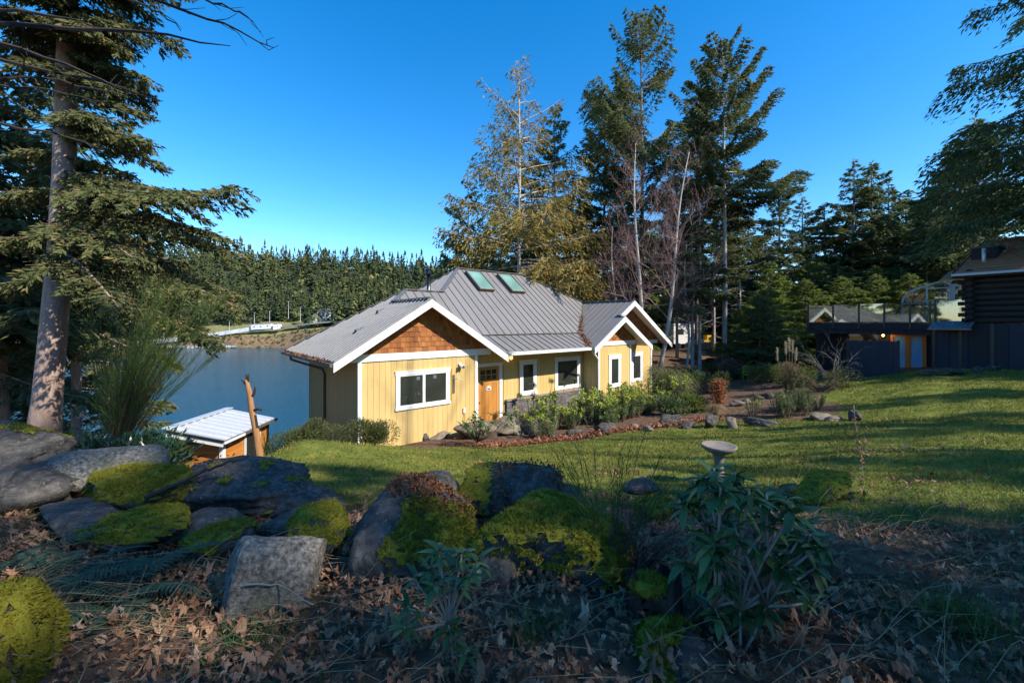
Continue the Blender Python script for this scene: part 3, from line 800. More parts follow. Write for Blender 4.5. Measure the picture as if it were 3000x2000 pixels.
tag(g.build('valley_litter', M['debris'], roof), kind='stuff')
# slope vents on the left roof
for (u, v) in ((.55, 1.35), (1.75, 2.35)):
    z = pL(u, v)
    g = GB(); g.prism([(u-.16, v-.11, pL(u-.16, v)+.01), (u+.18, v-.11, pL(u+.18, v)+.01), (u+.18, v+.11, pL(u+.18, v)+.01), (u-.16, v+.11, pL(u-.16, v)+.01)],
                      [(u-.16, v-.11, pL(u-.16, v)+.13), (u+.18, v-.11, pL(u+.18, v)+.03), (u+.18, v+.11, pL(u+.18, v)+.03), (u-.16, v+.11, pL(u-.16, v)+.13)])
    vent = g.build('roof_vent', M['roof_metal'], HOUSE)
    g = GB(); g.box((u-.168, v-.09, pL(u-.16, v)+.03), (u-.162, v+.09, pL(u-.16, v)+.11)); g.build('opening', M['dark_metal'], vent)
# skylights
def skylight(u0, u1, v0, v1):
    n = Vector((0, -.79, 1)).normalized(); h = .17
    P = lambda u, v, d: Vector((u, v, pM2(u, v))) + n*d
    g = GB()
    g.prism([P(u0,v0,.0),P(u1,v0,.0),P(u1,v1,.0),P(u0,v1,.0)], [P(u0,v0,h),P(u1,v0,h),P(u1,v1,h),P(u0,v1,h)])
    s = g.build('skylight', M['gutter_dark'], HOUSE)
    w = .07
    for a, b in (((u0-.02,v0),(u1+.02,v0)), ((u0-.02,v1),(u1+.02,v1)), ((u0,v0),(u0,v1)), ((u1,v0),(u1,v1))):
        g = GB(); g.bar(P(*a, h+.02), P(*b, h+.02), w, .04, up=tuple(n)); g.build('frame', M['stone_cap'] if a[1] == b[1] == v0 else M['gutter_dark'], s)
    g = GB(); g.prism([P(u0+.05,v0+.05,h+.004),P(u1-.05,v0+.05,h+.004),P(u1-.05,v1-.05,h+.004),P(u0+.05,v1-.05,h+.004)],
                      [P(u0+.05,v0+.05,h+.012),P(u1-.05,v0+.05,h+.012),P(u1-.05,v1-.05,h+.012),P(u0+.05,v1-.05,h+.012)]); g.build('pane', M['skylight_glass'], s)
skylight(7.45, 8.40, 3.60, 4.95)
skylight(9.60, 10.58, 3.60, 4.95)

# stove pipe behind the lower ridge
g = GB(); g.tube([(5.05,4.5,.2),(5.05,4.5,2.35)], .095, 14); sp = g.build('stove_pipe', M['pipe_metal'], HOUSE, smooth=True)
g = GB(); g.lathe([(.10,2.33),(.19,2.36),(.20,2.40),(.19,2.56),(.205,2.58),(.17,2.63),(.01,2.64)], (5.05,4.5,0), 16); g.build('pipe_cap', M['pipe_metal'], sp, smooth=False)
g = GB(); g.lathe([(.13,1.50),(.13,1.56),(.10,1.60)], (5.05,4.5,0), 14); g.build('collar', M['pipe_metal'], sp)
for q in ((5.6,4.0,1.40),(4.8,3.9,1.15)):
    g = GB(); g.tube([(5.05,4.5,1.72), q], .012, 5); g.build('brace', M['plastic_grey'], sp)

# ---- eaves: fascia, rake boards, soffits, gutters
def board(name, p, q, w, h, m='white_paint', up=(0, 0, 1), parent=None):
    g = GB(); g.bar(p, q, w, h, up); return g.build(name, M[m], parent or HOUSE)
def rake(u_a, z_a, u_b, z_b, v, name='rake_board', hgt=.27):
    """plumb cut rake board from apex a to tail b"""
    g = GB(); y0, y1 = v - .05, v
    g.prism([(u_a, y0, z_a - hgt), (u_b, y0, z_b - hgt), (u_b, y0, z_b), (u_a, y0, z_a)][::(1 if u_b > u_a else -1)],
            [(u_a, y1, z_a - hgt), (u_b, y1, z_b - hgt), (u_b, y1, z_b), (u_a, y1, z_a)][::(1 if u_b > u_a else -1)])
    return g.build(name, M['white_paint'], HOUSE)
rake(2.404, .83, -.95, pL(-.95, 0) - .03, -.595); rake(2.404, .83, 5.92, pR(5.92, 0) - .03, -.595)
rake(13.6, .32, 11.06, pRL(11.06, 0) - .03, -.945); rake(13.6, .32, 16.18, pSR(16.18, 0) - .03, -.945)
rake(15.03, 1.21, 13.72, pRL(13.72, 0) - .03, -.575); rake(15.03, 1.21, 19.0, pRR(19.0, 0) - .03, -.575)
def soffit(pts, zf, d=.075, t=.03):
    g = GB(); g.prism([(u, v, zf(u, v) - d - t) for u, v in pts], [(u, v, zf(u, v) - d) for u, v in pts]); g.build('soffit', M['soffit'], HOUSE)
soffit([(-.92,-.585),(2.40,-.585),(2.40,.03),(-.92,.03)], pL); soffit([(2.408,-.585),(5.7,-.585),(5.7,.03),(2.408,.03)], pR)
soffit([(-.92,.035),(0.1,.035),(0.1,6.0),(-.92,6.0)], pL)
soffit([(5.9,-.60),(11.1,-.60),(11.9,.55),(5.5,.55)], pM1)
soffit([(11.12,-.93),(13.59,-.93),(13.59,-.30),(11.12,-.30)], pRL); soffit([(13.61,-.93),(16.12,-.93),(16.12,-.02),(13.61,-.02)], pSR)
soffit([(13.8,-.565),(15.02,-.565),(15.02,-.0),(13.8,-.0)], pRL); soffit([(15.04,-.565),(18.95,-.565),(18.95,.04),(15.04,.04)], pRR)
# left gutter with downpipe
g = GB(); g.bar((-.99,-.60,-1.30), (-.99,6.45,-1.30), .12, .11); gut = g.build('gutter', M['gutter_dark'], HOUSE)
g = GB(); n = 150; f = rngd.uniform(-.5, 6.1, n)
g.kites(np.stack([-.99 + rngd.normal(0, .035, n), f, np.full(n, -1.235) + rngd.uniform(0, .03, n)], -1), rngd.normal(size=(n,3)), rngd.normal(size=(n,3)), .12, .06, rngd.random(n)); tag(g.build('gutter_litter', M['debris'], gut), kind='stuff')
g = GB(); g.tube([(-.97,5.0,-1.36),(-.95,4.95,-1.50),(-.55,4.2,-1.66),(-.12,3.6,-1.82),(-.07,3.5,-2.0),(-.07,3.5,-5.5)], .05, 8); g.build('downpipe', M['gutter_dark'], HOUSE, smooth=True)
board('fascia', (-.94,-.58,-1.28), (-.94,6.2,-1.28), .03, .14, 'gutter_dark')
# front gutter with downpipe
board('fascia', (5.95,-.645,-1.30), (11.2,-.645,-1.30), .03, .16)
g = GB(); g.bar((5.97,-.72,-1.285), (11.3,-.72,-1.285), .12, .10); gf = g.build('gutter', M['white_paint'], HOUSE)
g = GB(); g.bar((5.97,-.74,-1.232), (11.3,-.74,-1.232), .11, .012); g.build('gutter_lip', M['white_paint'], gf)
g = GB(); g.tube([(11.2,-.70,-1.33),(11.28,-.68,-1.46),(11.85,-.50,-1.78),(12.03,-.42,-1.88),(12.04,-.41,-2.05),(12.04,-.41,-4.3)], .045, 8); g.build('downpipe', M['white_paint'], HOUSE, smooth=True)

# ---- walls
def v_boards(u0, u1, v, z0, z1, w=.205, holes=(), host=None, ztop=None, axis='u', face=-1, m='yellow_board'):
    """upright boards on a wall; holes (a0,a1,b0,b1) are left open; axis u: wall in the u-z plane at v"""
    c = u0
    while c < u1 - .01:
        e = min(c + w, u1) - .008
        segs = [(z0, (ztop(.5*(c+e)) if ztop else z1))]
        for (a0, a1, b0, b1) in holes:
            if e > a0 + .01 and c < a1 - .01:
                ns = []
                for (s0, s1) in segs:
                    if b0 > s0: ns.append((s0, min(s1, b0)))
                    if b1 < s1: ns.append((max(s0, b1), s1))
                segs = [s for s in ns if s[1] - s[0] > .02]
        for (s0, s1) in segs:
            g = GB()
            if axis == 'u': g.box((c, v, s0), (e, v + .022, s1))
            else: g.box((v, c, s0), (v + .022, e, s1))
            g.build('board', M[m], host)
        c += w
def backing(a, b, m='yellow_joint', name='wall'):
    g = GB(); g.box(a, b); return g.build(name, M[m], HOUSE)

def window(u0, u1, z0, z1, v, trim=.11, sashes=1, stool=True, axis='u', head=.02, gm='window_glass'):
    """white trimmed window; outer trim rectangle u0..u1, z0..z1 on a wall whose face is at v"""
    g = GB(); g.box((u0+trim*.5, v+.012, z0+trim*.5), (u1-trim*.5, v+.10, z1-trim*.5))
    w = g.build('window', M['dark_metal'], HOUSE)
    def bx(nm, a, b, m='white_paint'):
        g = GB(); g.box(a, b); return g.build(nm, M[m], w)
    bx('head_trim', (u0-.02, v-.045, z1-trim), (u1+.02, v+.01, z1)); bx('drip_cap', (u0-.035, v-.06, z1+.002), (u1+.035, v+.01, z1+.022))
    bx('side_trim', (u0, v-.04, z0+trim*.9), (u0+trim, v+.01, z1-trim-.002)); bx('side_trim', (u1-trim, v-.04, z0+trim*.9), (u1, v+.01, z1-trim-.002))
    bx('sill', (u0-.02, v-.06, z0), (u1+.02, v+.01, z0+trim*.9-.002))
    n = sashes; iw = (u1-u0-2*trim)/n
    for k in range(n):
        a = u0 + trim + k*iw; b = a + iw; f = .052
        fr = GB(); fr.box((a+.002, v-.028, z0+trim*.9), (a+f, v+.011, z1-trim-.003)); fr.box((b-f, v-.028, z0+trim*.9), (b-.002, v+.011, z1-trim-.003))
        fr.box((a+f, v-.026, z0+trim*.9), (b-f, v+.009, z0+trim*.9+f)); fr.box((a+f, v-.026, z1-trim-f), (b-f, v+.009, z1-trim-.003))
        fr.build('sash', M['white_paint'], w)
        bx('pane', (a+f-.005, v-.004, z0+trim*.9+f-.005), (b-f+.005, v+.006, z1-trim-f+.005), gm)
    return w

ZB = -6.2
# left gable front
fw = backing((0.0, .022, ZB), (4.807, .20, -1.06)); 
W1 = (1.313, 3.50, -3.09, -1.735)
v_boards(.13, 4.70, 0.0, ZB, -1.312, holes=[(W1[0]+.05, W1[1]-.05, W1[2]+.05, W1[3]-.05)], host=fw)
w1 = window(*W1, 0.0, trim=.115, sashes=2)
for a in (2.12, 2.80):
    g = GB(); g.box((a, -.007, -2.08), (a+.13, -.0045, -1.96)); g.build('sticker', M['awning_metal'], w1)
board('corner_board', (.06,-.006,ZB), (.06,-.006,-1.313), .13, .05, up=(0,1,0)); board('corner_board', (4.745,-.006,ZB), (4.745,-.006,-1.313), .12, .05, up=(0,1,0))
board('belt_board', (-.55,-.012,-1.185), (5.45,-.012,-1.185), .07, .25)
# shingled gables
def shingles(u0, u1, z0, slope_l, slope_r, v, host, row=.185, seed=1):
    rg = random.Random(seed); z = z0; r = 0
    tri = [(u0, z0), (u1, z0)]
    # apex from the two lines
    (sl, bl), (sr, br) = slope_l, slope_r          # z = s*u + b
    while True:
        ul = (z - bl)/sl; ur = (z - br)/sr
        if ur - ul < .05: break
        u = max(u0, ul) - rg.uniform(0, .15)
        while u < min(u1, ur):
            w = rg.uniform(.10, .26)
            q = [(u+.003, z), (u+w-.003, z), (u+w-.003, z+row+.03), (u+.003, z+row+.03)]
            q = clip_poly(q, -sl, 1, bl); q = clip_poly(q, -sr, 1, br) if len(q) > 2 else q
            q = clip_poly(q, -1, 0, -u0) if len(q) > 2 else q; q = clip_poly(q, 1, 0, u1) if len(q) > 2 else q
            if len(q) > 2:
                th = .028 + rg.uniform(0, .012)
                f = lambda a, b: v - th + (b - z)/(row+.03)*.022
                g = GB(); g.prism([(a, f(a, b), b) for a, b in q][::-1], [(a, v + .01, b) for a, b in q][::-1]); g.build('shingle', M['shingle'], host)
            u += w
        z += row
        r += 1
gw = GB(); gw.prism([(-.55,.012,-1.06),(5.4,.012,-1.06),(2.404,.012,.77)], [(-.55,.15,-1.06),(5.4,.15,-1.06),(2.404,.15,.77)]); gw = gw.build('gable_wall', M['mortar'], HOUSE)
shingles(-.5, 5.35, -1.058, (.62, .86-.62*2.404-.115), (-.62, .86+.62*2.404-.115), .012, gw, seed=3)
# left side wall (in shade)
sw = backing((.022, .2, ZB), (.2, 6.1, -1.30))
v_boards(.06, 6.1, 0.0, -7.5, -1.33, w=.205, host=sw, axis='v', m='shaded_yellow_board')
for k in range(58):
    c = .08 + k*.104
    g = GB(); g.box((-.022, c-.018, -7.5), (-.001, c+.018, -1.34)); g.build('batten', M['shaded_yellow_board'], sw)
# return wall at the porch, porch wall
backing((4.62, .2, ZB), (4.80, .63, -1.1)); 
pw = backing((4.8, .627, ZB), (12.1, .8, -1.0))
D = (5.12, 6.55, -4.42, -1.745); W2 = (7.60, 8.66, -3.37, -1.745); W3 = (9.92, 11.78, -3.36, -1.745)
v_boards(4.82, 12.09, .605, ZB, -.98, holes=[(D[0]+.05,D[1]-.05,D[2],D[3]-.05)] + [(w[0]+.05,w[1]-.05,w[2]+.05,w[3]-.05) for w in (W2, W3)], host=pw)
window(*W2, .605, trim=.16); window(*W3, .605, trim=.15)
# stone wainscot
st = backing((6.75, .50, ZB), (12.02, .612, -3.50), 'mortar', 'stone_wainscot')
z = -4.6; rg = random.Random(9)
while z < -3.52:
    h = rg.choice([.07, .09, .11]); u = 6.74
    if z + h > -3.50: h = -3.50 - z
    while u < 12.03:
        w = min(rg.uniform(.14, .5), 12.03 - u)
        g = GB(); g.box((u+.004, .50-rg.uniform(.012,.045), z+.004), (u+w-.004, .505, z+h-.004)); g.build('stone', M['stone_veneer'], st)
        u += w
    z += h
g = GB(); g.box((6.72, .43, -3.498), (12.05, .61, -3.43)); g.build('stone_sill', M['stone_cap'], HOUSE)
# door
g = GB(); g.box((D[0], .56, D[2]), (D[0]+.13, .70, D[3]-.14)); dcs = g.build('door_casing', M['white_paint'], HOUSE)
g = GB(); g.box((D[1]-.16, .55, D[2]), (D[1], .70, D[3]-.14)); g.build('side_trim', M['white_paint'], dcs)
g = GB(); g.box((D[0]-.03, .545, D[3]-.138), (D[1]+.04, .70, D[3])); g.build('head_trim', M['white_paint'], dcs)
dx0, dx1 = D[0]+.13, D[1]-.16; dz0, dz1 = D[2]+.02, D[3]-.15
g = GB(); g.box((dx0, 0.6150, dz0), (dx1, 0.6550, dz1)); door = g.build('front_door', M['door_wood'], HOUSE)
dw = dx1 - dx0
for a, b in ((dx0, dx0+.13), (dx1-.13, dx1)):
    g = GB(); g.box((a, 0.5900, dz0), (b, 0.6170, dz1)); g.build('stile', M['door_wood'], door)
for a, b in ((dz1-.13, dz1), (dz1-.72, dz1-.58), (dz0, dz0+.22)):
    g = GB(); g.box((dx0+.131, 0.5920, a), (dx1-.131, 0.6170, b)); g.build('rail', M['door_wood'], door)
lw = (dw-.26)/3
for i in range(3):
    for j in range(2):
        a = dx0+.13+i*lw; b = dz1-.58+j*.225
        g = GB(); g.box((a+.02, 0.6070, b+.015), (a+lw-.02, 0.6130, b+.21)); g.build('pane', M['window_glass'], door)
for i in range(1, 3):
    a = dx0+.13+i*lw
    g = GB(); g.box((a-.02, 0.5950, dz1-.58), (a+.02, 0.6150, dz1-.13)); g.build('muntin', M['door_wood'], door)
g = GB(); g.box((dx0+.131, 0.5960, dz1-.37), (dx1-.131, 0.6150, dz1-.345)); g.build('muntin', M['door_wood'], door)
for i in range(4):
    a = dx0+.13+i*(dw-.26)/4
    g = GB(); g.box((a+.004, 0.6030, dz0+.22), (a+(dw-.26)/4-.004, 0.6150, dz1-.72)); g.build('door_plank', M['door_wood'], door)
g = GB(); g.tube([(dx0+.07,0.5550,dz0+1.0),(dx0+.07,0.6000,dz0+1.0)], .03, 10); g.build('knob', M['dark_metal'], door)
g = GB(); g.lathe([(.01,0),(.05,.01),(.05,.04),(.02,.07),(.01,.1)], (0,0,0), 12); k = g.build('notice_plaque', M['plastic_grey'], HOUSE)
g = GB(); pts = [(math.cos(a)*.13, math.sin(a)*.13) for a in np.linspace(0, math.pi, 9)]
k.data = (lambda q: (q.prism([(x+.5*(dx0+dx1), 0.5830, z+dz1-.95) for x, z in pts] , [(x+.5*(dx0+dx1), 0.5950, z+dz1-.95) for x, z in pts]), q.box((.5*(dx0+dx1)-.14, 0.5850, dz1-1.02), (.5*(dx0+dx1)+.14, 0.5945, dz1-.949)), q)[-1])(GB()).mesh('notice_plaque', M['plastic_grey']); k.parent = door
g = GB(); g.box((.5*(dx0+dx1)-.06, 0.5815, dz1-.985), (.5*(dx0+dx1)+.06, 0.5829, dz1-.935)); g.build('print', M['slate_fence'], door)
# doorstep and porch slab
g = GB(); g.box((4.83, -.35, -4.62), (7.2, .56, -4.44)); g.build('doorstep', M['stone_cap'], HOUSE)
# porch lamp on the wall
def wall_lamp(u, v, z):
    g = GB(); g.box((u-.05, v-.03, z-.07), (u+.05, v, z+.07)); l = g.build('wall_lamp', M['dark_metal'], HOUSE)
    g = GB(); g.lathe([(.02,.17),(.10,.12),(.11,.10)], (u, v-.13, z), 10); g.build('lamp_hood', M['dark_metal'], l)
    g = GB(); g.lathe([(.075,.10),(.08,-.05),(.04,-.10),(.01,-.11)], (u, v-.13, z), 10); g.build('lamp_glass', M['lamp_glow'], l)
def lamp_glow():
    m = bpy.data.materials.new('lamp_glow'); m.use_nodes = True; nt = m.node_tree; b = nt.nodes['Principled BSDF']
    n = nt.nodes.new('ShaderNodeTexNoise'); n.inputs['Scale'].default_value = 12; r = ramp(nt, [(.3,(.9,.55,.12)),(.7,(1,.7,.25))]); nt.links.new(n.outputs['Fac'], r.inputs[0])
    nt.links.new(r.outputs[0], b.inputs['Base Color']); nt.links.new(r.outputs[0], b.inputs['Emission Color']); b.inputs['Emission Strength'].default_value = 1.2
    M['lamp_glow'] = m
lamp_glow()
wall_lamp(6.98, .60, -1.55)
# floodlight on the gable
g = GB(); g.lathe([(.01,0),(.07,.0),(.07,.03),(.01,.035)], (0,0,0), 12)
fl = g.build('floodlight', M['plastic_grey'], HOUSE, loc=(3.95, -.03, -1.62), rot=(R(90), 0, 0))
for du, rz in ((-.08, .5), (.10, -.6)):
    g = GB(); g.lathe([(.01,-.02),(.035,0),(.05,.06),(.075,.13),(.07,.135),(.01,.12)], (0,0,0), 12); g.build('lamp_head', M['plastic_grey'], fl, loc=(du, -.03, .10), rot=(.5, rz, 0), smooth=True)
g = GB(); g.box((-.04,-.12,.02),(.04,-.03,.09)); g.build('sensor', M['gutter_dark'], fl)
# hose reel bracket beside the window
g = GB(); g.box((3.64,-.035,-2.72),(3.72,-.005,-2.02)); hb = g.build('flag_bracket', M['gutter_dark'], HOUSE)
g = GB(); g.tube([(3.68,-.03,-2.17),(3.74,-.20,-2.14),(3.84,-.36,-2.22)], .02, 7); g.build('holder', M['plastic_grey'], hb)
g = GB(); g.box((4.10,-.06,-3.55),(4.20,-.004,-3.35)); ot = g.build('outlet_box', M['plastic_grey'], HOUSE)
g = GB(); g.tube([(4.15,-.05,-3.56),(4.13,-.07,-3.8),(4.09,-.05,-4.05)], .012, 5); g.build('cable', M['gutter_dark'], ot)

# right wing
backing((12.12, .1, ZB), (12.3, .63, -.7))
lw2 = backing((12.122, -.32, ZB), (12.32, .62, -.75))
v_boards(-.33, .62, 12.10, ZB, -.72, w=.205, host=lw2, axis='v')
sgw = backing((12.12, -.322, ZB), (15.0, -.15, -1.05))
W4 = (13.0, 14.05, -3.44, -1.72)
v_boards(12.24, 14.9, -.344, ZB, -1.2, w=.205, holes=[(W4[0]+.05,W4[1]-.05,W4[2]+.05,W4[3]-.05)], host=sgw)
window(*W4, -.344, trim=.17)
board('corner_board', (12.165,-.352,ZB), (12.165,-.352,-1.203), .13, .05, up=(0,1,0)); board('corner_board', (14.955,-.352,ZB), (14.955,-.352,-1.203), .12, .05, up=(0,1,0))
board('belt_board', (11.75,-.356,-1.09), (15.45,-.356,-1.09), .07, .22)
gw = GB(); gw.prism([(11.8,-.33,-.98),(15.4,-.33,-.98),(13.6,-.33,.24)], [(11.8,-.2,-.98),(15.4,-.2,-.98),(13.6,-.2,.24)]); gw = gw.build('gable_wall', M['mortar'], HOUSE)
shingles(11.8, 15.4, -.978, (.62, .35-.62*13.6-.115), (-.62, .35+.62*13.6-.115), -.33, gw, seed=5)
backing((14.9, -.15, ZB), (15.0, .05, -1.05))
bgw = backing((14.9, .027, ZB), (17.7, .2, -1.2))
W5 = (15.55, 16.70, -3.42, -1.72)
v_boards(15.02, 17.6, .005, ZB, -1.24, holes=[(W5[0]+.05,W5[1]-.05,W5[2]+.05,W5[3]-.05)], host=bgw)
window(*W5, .005, trim=.17)
board('corner_board', (17.65,-.003,ZB), (17.65,-.003,-1.243), .12, .05, up=(0,1,0))
board('belt_board', (15.0,-.006,-1.14), (18.3,-.006,-1.14), .07, .21)
gw = GB(); gw.prism([(11.9,.02,-1.03),(18.2,.02,-1.03),(15.03,.02,1.13)], [(11.9,.16,-1.03),(18.2,.16,-1.03),(15.03,.16,1.13)]); gw = gw.build('gable_wall', M['mortar'], HOUSE)
shingles(14.0, 18.3, -1.03, (.62, pRL(0,0)-.115), (-.62, pRR(0,0)-.115), .02, gw, seed=6)
backing((17.5, .2, ZB), (17.7, 7.2, -1.0)); backing((.2, 5.9, -8), (17.5, 6.1, -1.3), 'yellow_joint')
# ------------------------------------------------------------------ trees
def nrm(a): return a/(np.linalg.norm(a, axis=-1, keepdims=True) + 1e-9)

def trunk_geo(g, rng, H, r0, lean=(0, 0), wob=.06, sides=9, rtop=.02, flare=1.35, n=14, mi=0, bend=0.0):
    z = np.linspace(0, 1, n); 
    x = lean[0]*z*H + wob*np.sin(z*5 + rng.uniform(0, 6))*z*H*.05 + bend*np.sin(z*math.pi)*H*.1; y = lean[1]*z*H + wob*np.cos(z*4 + rng.uniform(0, 6))*z*H*.05
    r = .68*r0*(1 - z)**.85*(1 + (flare-1)*np.exp(-z*H/0.5)) + rtop
    P = np.stack([x, y, z*H], -1)
    P[0, 2] -= .6
    g.tube(P, r, sides, mi=mi)
    return lambda h: np.array([np.interp(h/H, z, x), np.interp(h/H, z, y), h])

def conifer(rng, H, r0, base, R, n_limb, prof, dens=1.0, twig=(.22, .06), rise=(-.12, .75), droop=.35, hang=.35, gap=.0, brown=.06,
            tint0=.35, lean=(0, 0), sec=7, limbs=None, lmin=.6, deadlow=0, uptip=.25, cone=0.0, wob=.06, azbias=None, flare=1.35, bend=0.0, thin=0.0, wood=3):
    """returns (trunk mesh builder, crown mesh builder).  prof(u): relative limb length, u 0 at crown base .. 1 at the top"""
    gt, gc = GB(), GB()
    ax = trunk_geo(gt, rng, H, r0, lean, wob, flare=flare, bend=bend)
    L = []
    for k in range(n_limb):
        u = (k + rng.random())/n_limb
        if rng.random() < gap: continue
        h = H*(base + (1 - base)*u*.985)
        az = rng.uniform(0, 2*np.pi) if azbias is None or rng.random() > azbias[1] else azbias[0] + rng.normal(0, .5)
        ln = 1.28*R*prof(u)*rng.uniform(lmin, 1.1) + .15
        rs = rise[0] + (rise[1] - rise[0])*u**1.3 + rng.normal(0, .08)
        L.append((h, az, ln, rs))
    if limbs: L += limbs
    for (h, az, ln, rs) in L:
        o = ax(h); dh = np.array([math.cos(az), math.sin(az), 0.]); side = np.array([-math.sin(az), math.cos(az), 0.])
        dr = droop*rng.uniform(.7, 1.3)
        def pt(s):
            s = np.asarray(s)[..., None]
            return o + dh*ln*s + np.array([0, 0, 1.])*ln*(rs*s - dr*s**2 + uptip*s**3)
        ss = np.linspace(0, 1, 6); P = pt(ss)
        gt.tube(P, np.linspace(max(.012, .014*ln + .008), .006, 6), 4, mi=0, cap=False)
        for sw in np.linspace(.25, .95, wood):
            for sd0 in (-1, 1):
                p_ = pt(sw); d_ = nrm(dh*.7 + side*sd0*.75 + np.array([0, 0, rng.uniform(-.25, .2)])); l_ = ln*(.12 + .34*(1 - sw))*rng.uniform(.6, 1.2)
                gt.segs([p_], [p_ + d_*l_], .008, .003, 3)
        ns = max(3, int(sec*ln**.6)); N = int(.72*dens*(80*ln + 58*ln*ln)) + 12
        N = max(10, int(N*(1 - thin*(h/H))))
        s = .05 + .95*rng.random(N)**.62; s = (np.floor(s*ns) + .5)/ns + rng.normal(0, .012, N); s = np.clip(s, .06, 1.02)
        sd = np.where(rng.random(N) < .5, -1., 1.)
        q = rng.random(N)**.8
        l2 = ln*(.10 + .42*(1.02 - s)*np.clip(s*3, .3, 1))*(.7 + .6*rng.random(N))
        key = np.sin(np.floor(s*ns)*12.9 + sd*4.1)*.5 + .5         # per-branchlet variation
        l2 *= .6 + .7*key
        dirv = dh[None]*(.55 + .3*s[:, None]) + side[None]*sd[:, None]*.8
        dirv = nrm(dirv); dirv[:, 2] -= .10 + hang*.4*q
        O = pt(s) + dirv*(l2*q)[:, None] + np.array([0, 0, -1.])*(hang*l2*q**2*.6)[:, None] + rng.normal(0, .03, (N, 3))*ln**.5
        td = nrm(dirv + nrm(rng.normal(size=(N, 3)))*.55 + side[None]*sd[:, None]*.25 + np.array([0, 0, -1.])*hang*rng.random((N, 1))*1.2)
        nm = nrm(np.array([.25, -.2, .55])[None] + rng.normal(0, .75, (N, 3)))
        tl = 1.12*twig[0]*rng.uniform(.6, 1.35, N); tw = 1.12*twig[1]*rng.uniform(.7, 1.4, N)
        tt = np.clip(tint0 + .14*rng.normal(size=N) + .12*(key - .5) + .10*(q - .5), .02, .80)
        br = rng.random(N) < brown*(.4 + 1.4*s)
        tt[br] = rng.uniform(.86, 1.0, br.sum())
        gc.kites(O, td, nm, tl, tw, tt, sag=.12)
    # leader
    N = int(60*dens); hh = H*(1 - .09*rng.random(N)); 
    O = np.array([ax(h) for h in hh]); td = nrm(rng.normal(size=(N, 3)) + np.array([0, 0, .5])); 
    gc.kites(O, td, nrm(rng.normal(size=(N, 3))), twig[0]*rng.uniform(.7, 1.3, N), twig[1], np.clip(tint0 + .12*rng.normal(size=N), 0, .8))
    for k in range(deadlow):
        h = H*base*rng.uniform(.25, 1.0); az = rng.uniform(0, 6.28); ln = rng.uniform(.5, 1.8); o = ax(h)
        d = np.array([math.cos(az), math.sin(az), rng.uniform(-.3, .25)])
        gt.tube([o, o + d*ln*.5 + np.array([0, 0, -.03]), o + d*ln + np.array([0, 0, -.1*ln])], [.022, .014, .005], 4, cap=False)
    return gt, gc

def place_tree(name, loc, gt, gc, bark, leaf, label, group=None, cat='tree', rz=0.0):
    e = empty(name, loc, rz, label, cat, group)
    gt.build('trunk', M[bark], e, smooth=True)
    gc.build('crown', M[leaf], e)
    return e
TEMPL = {}
def tree_template(key, gt, gc, bark, leaf):
    TEMPL[key] = (gt.mesh(key + '_trunk', M[bark], True), gc.mesh(key + '_crown', M[leaf]))
def tree_copy(key, name, loc, rz, s, label, group=None, sz=None):
    t, c = TEMPL[key]
    e = empty(name, loc, rz, label, 'tree', group, scale=(s, s, sz or s))
    ob('trunk', t, e); ob('crown', c, e)
    return e
def at(xd, depth):
    """ground position under photo column xd (2352-wide view) at a distance"""
    x = (xd/2352*3000 - CX)/F_PX*depth
    return x, depth
def hgt(yd, depth):
    """height above eye level seen at row yd"""
    return -(yd/1568*2000 - HY)/F_PX*depth

# --- the tall group behind the house
rng = np.random.default_rng(21)
def firprof(u): return (1 - u)**.75*np.clip(.55 + u*2.2, 0, 1)
x, y = at(1192, 31); b = gz(x, y); H = hgt(158, 31) - b
gt, gc = conifer(rng, H, .30, .14, 6.8, 135, lambda u: (1 - u)**.58, dens=.50, twig=(.32, .08), rise=(-.10, .85), droop=.40, hang=.9, brown=.22, tint0=.55, sec=6, deadlow=10, uptip=.35, gap=.05, thin=.90, wood=9)
# thin the top: long bare limbs
CEDAR = place_tree('cedar_tree', (x, y, b), gt, gc, 'bark_pale', 'needle_cedar', 'golden brown cedar with a thin half bare top behind the house ridge')
x, y = at(1275, 37); b = gz(x, y); H = hgt(238, 37) - b
gt, gc = conifer(rng, H, .3, .15, 5.2, 105, firprof, dens=.48, twig=(.30, .10), droop=.25, hang=.4, brown=.03, tint0=.42)
place_tree('fir_tree', (x, y, b), gt, gc, 'bark_fir', 'needle_fir', 'dark narrow fir rising just behind the golden cedar')
x, y = at(1075, 38); b = gz(x, y); H = hgt(408, 38) - b
gt, gc = conifer(rng, H, .3, .12, 5.6, 100, firprof, dens=.42, twig=(.32, .11), droop=.3, hang=.4, brown=.02, tint0=.35)
place_tree('fir_tree', (x, y, b), gt, gc, 'bark_fir', 'needle_dark', 'low dark fir behind the waterside edge of the golden cedar')
x, y = at(1388, 36); b = gz(x, y); H = hgt(252, 36) - b
gt, gc = conifer(rng, H, .28, .2, 3.6, 100, lambda u: (1 - u)**.6*.9 + .1, dens=.85, twig=(.28, .09), droop=.2, hang=.35, brown=.05, tint0=.35, gap=.12)
place_tree('fir_tree', (x, y, b), gt, gc, 'bark_fir', 'needle_fir', 'slim open fir standing between the cedar and the tallest fir')
x, y = at(1474, 33); b = gz(x, y); H = hgt(28, 33) - b
gt, gc = conifer(rng, H, .28, .30, 5.0, 112, lambda u: np.clip((1 - u)**.62, 0, 1)*np.clip(.35 + u*1.5, 0, 1), dens=.80, twig=(.24, .085), rise=(-.1, 1.1), droop=.22, hang=.35, brown=.14, tint0=.42, gap=.10, deadlow=14, uptip=.45, lmin=.5)
place_tree('fir_tree', (x, y, b), gt, gc, 'bark_fir', 'needle_fir', 'tallest fir of the grove with a broad ragged upper crown')
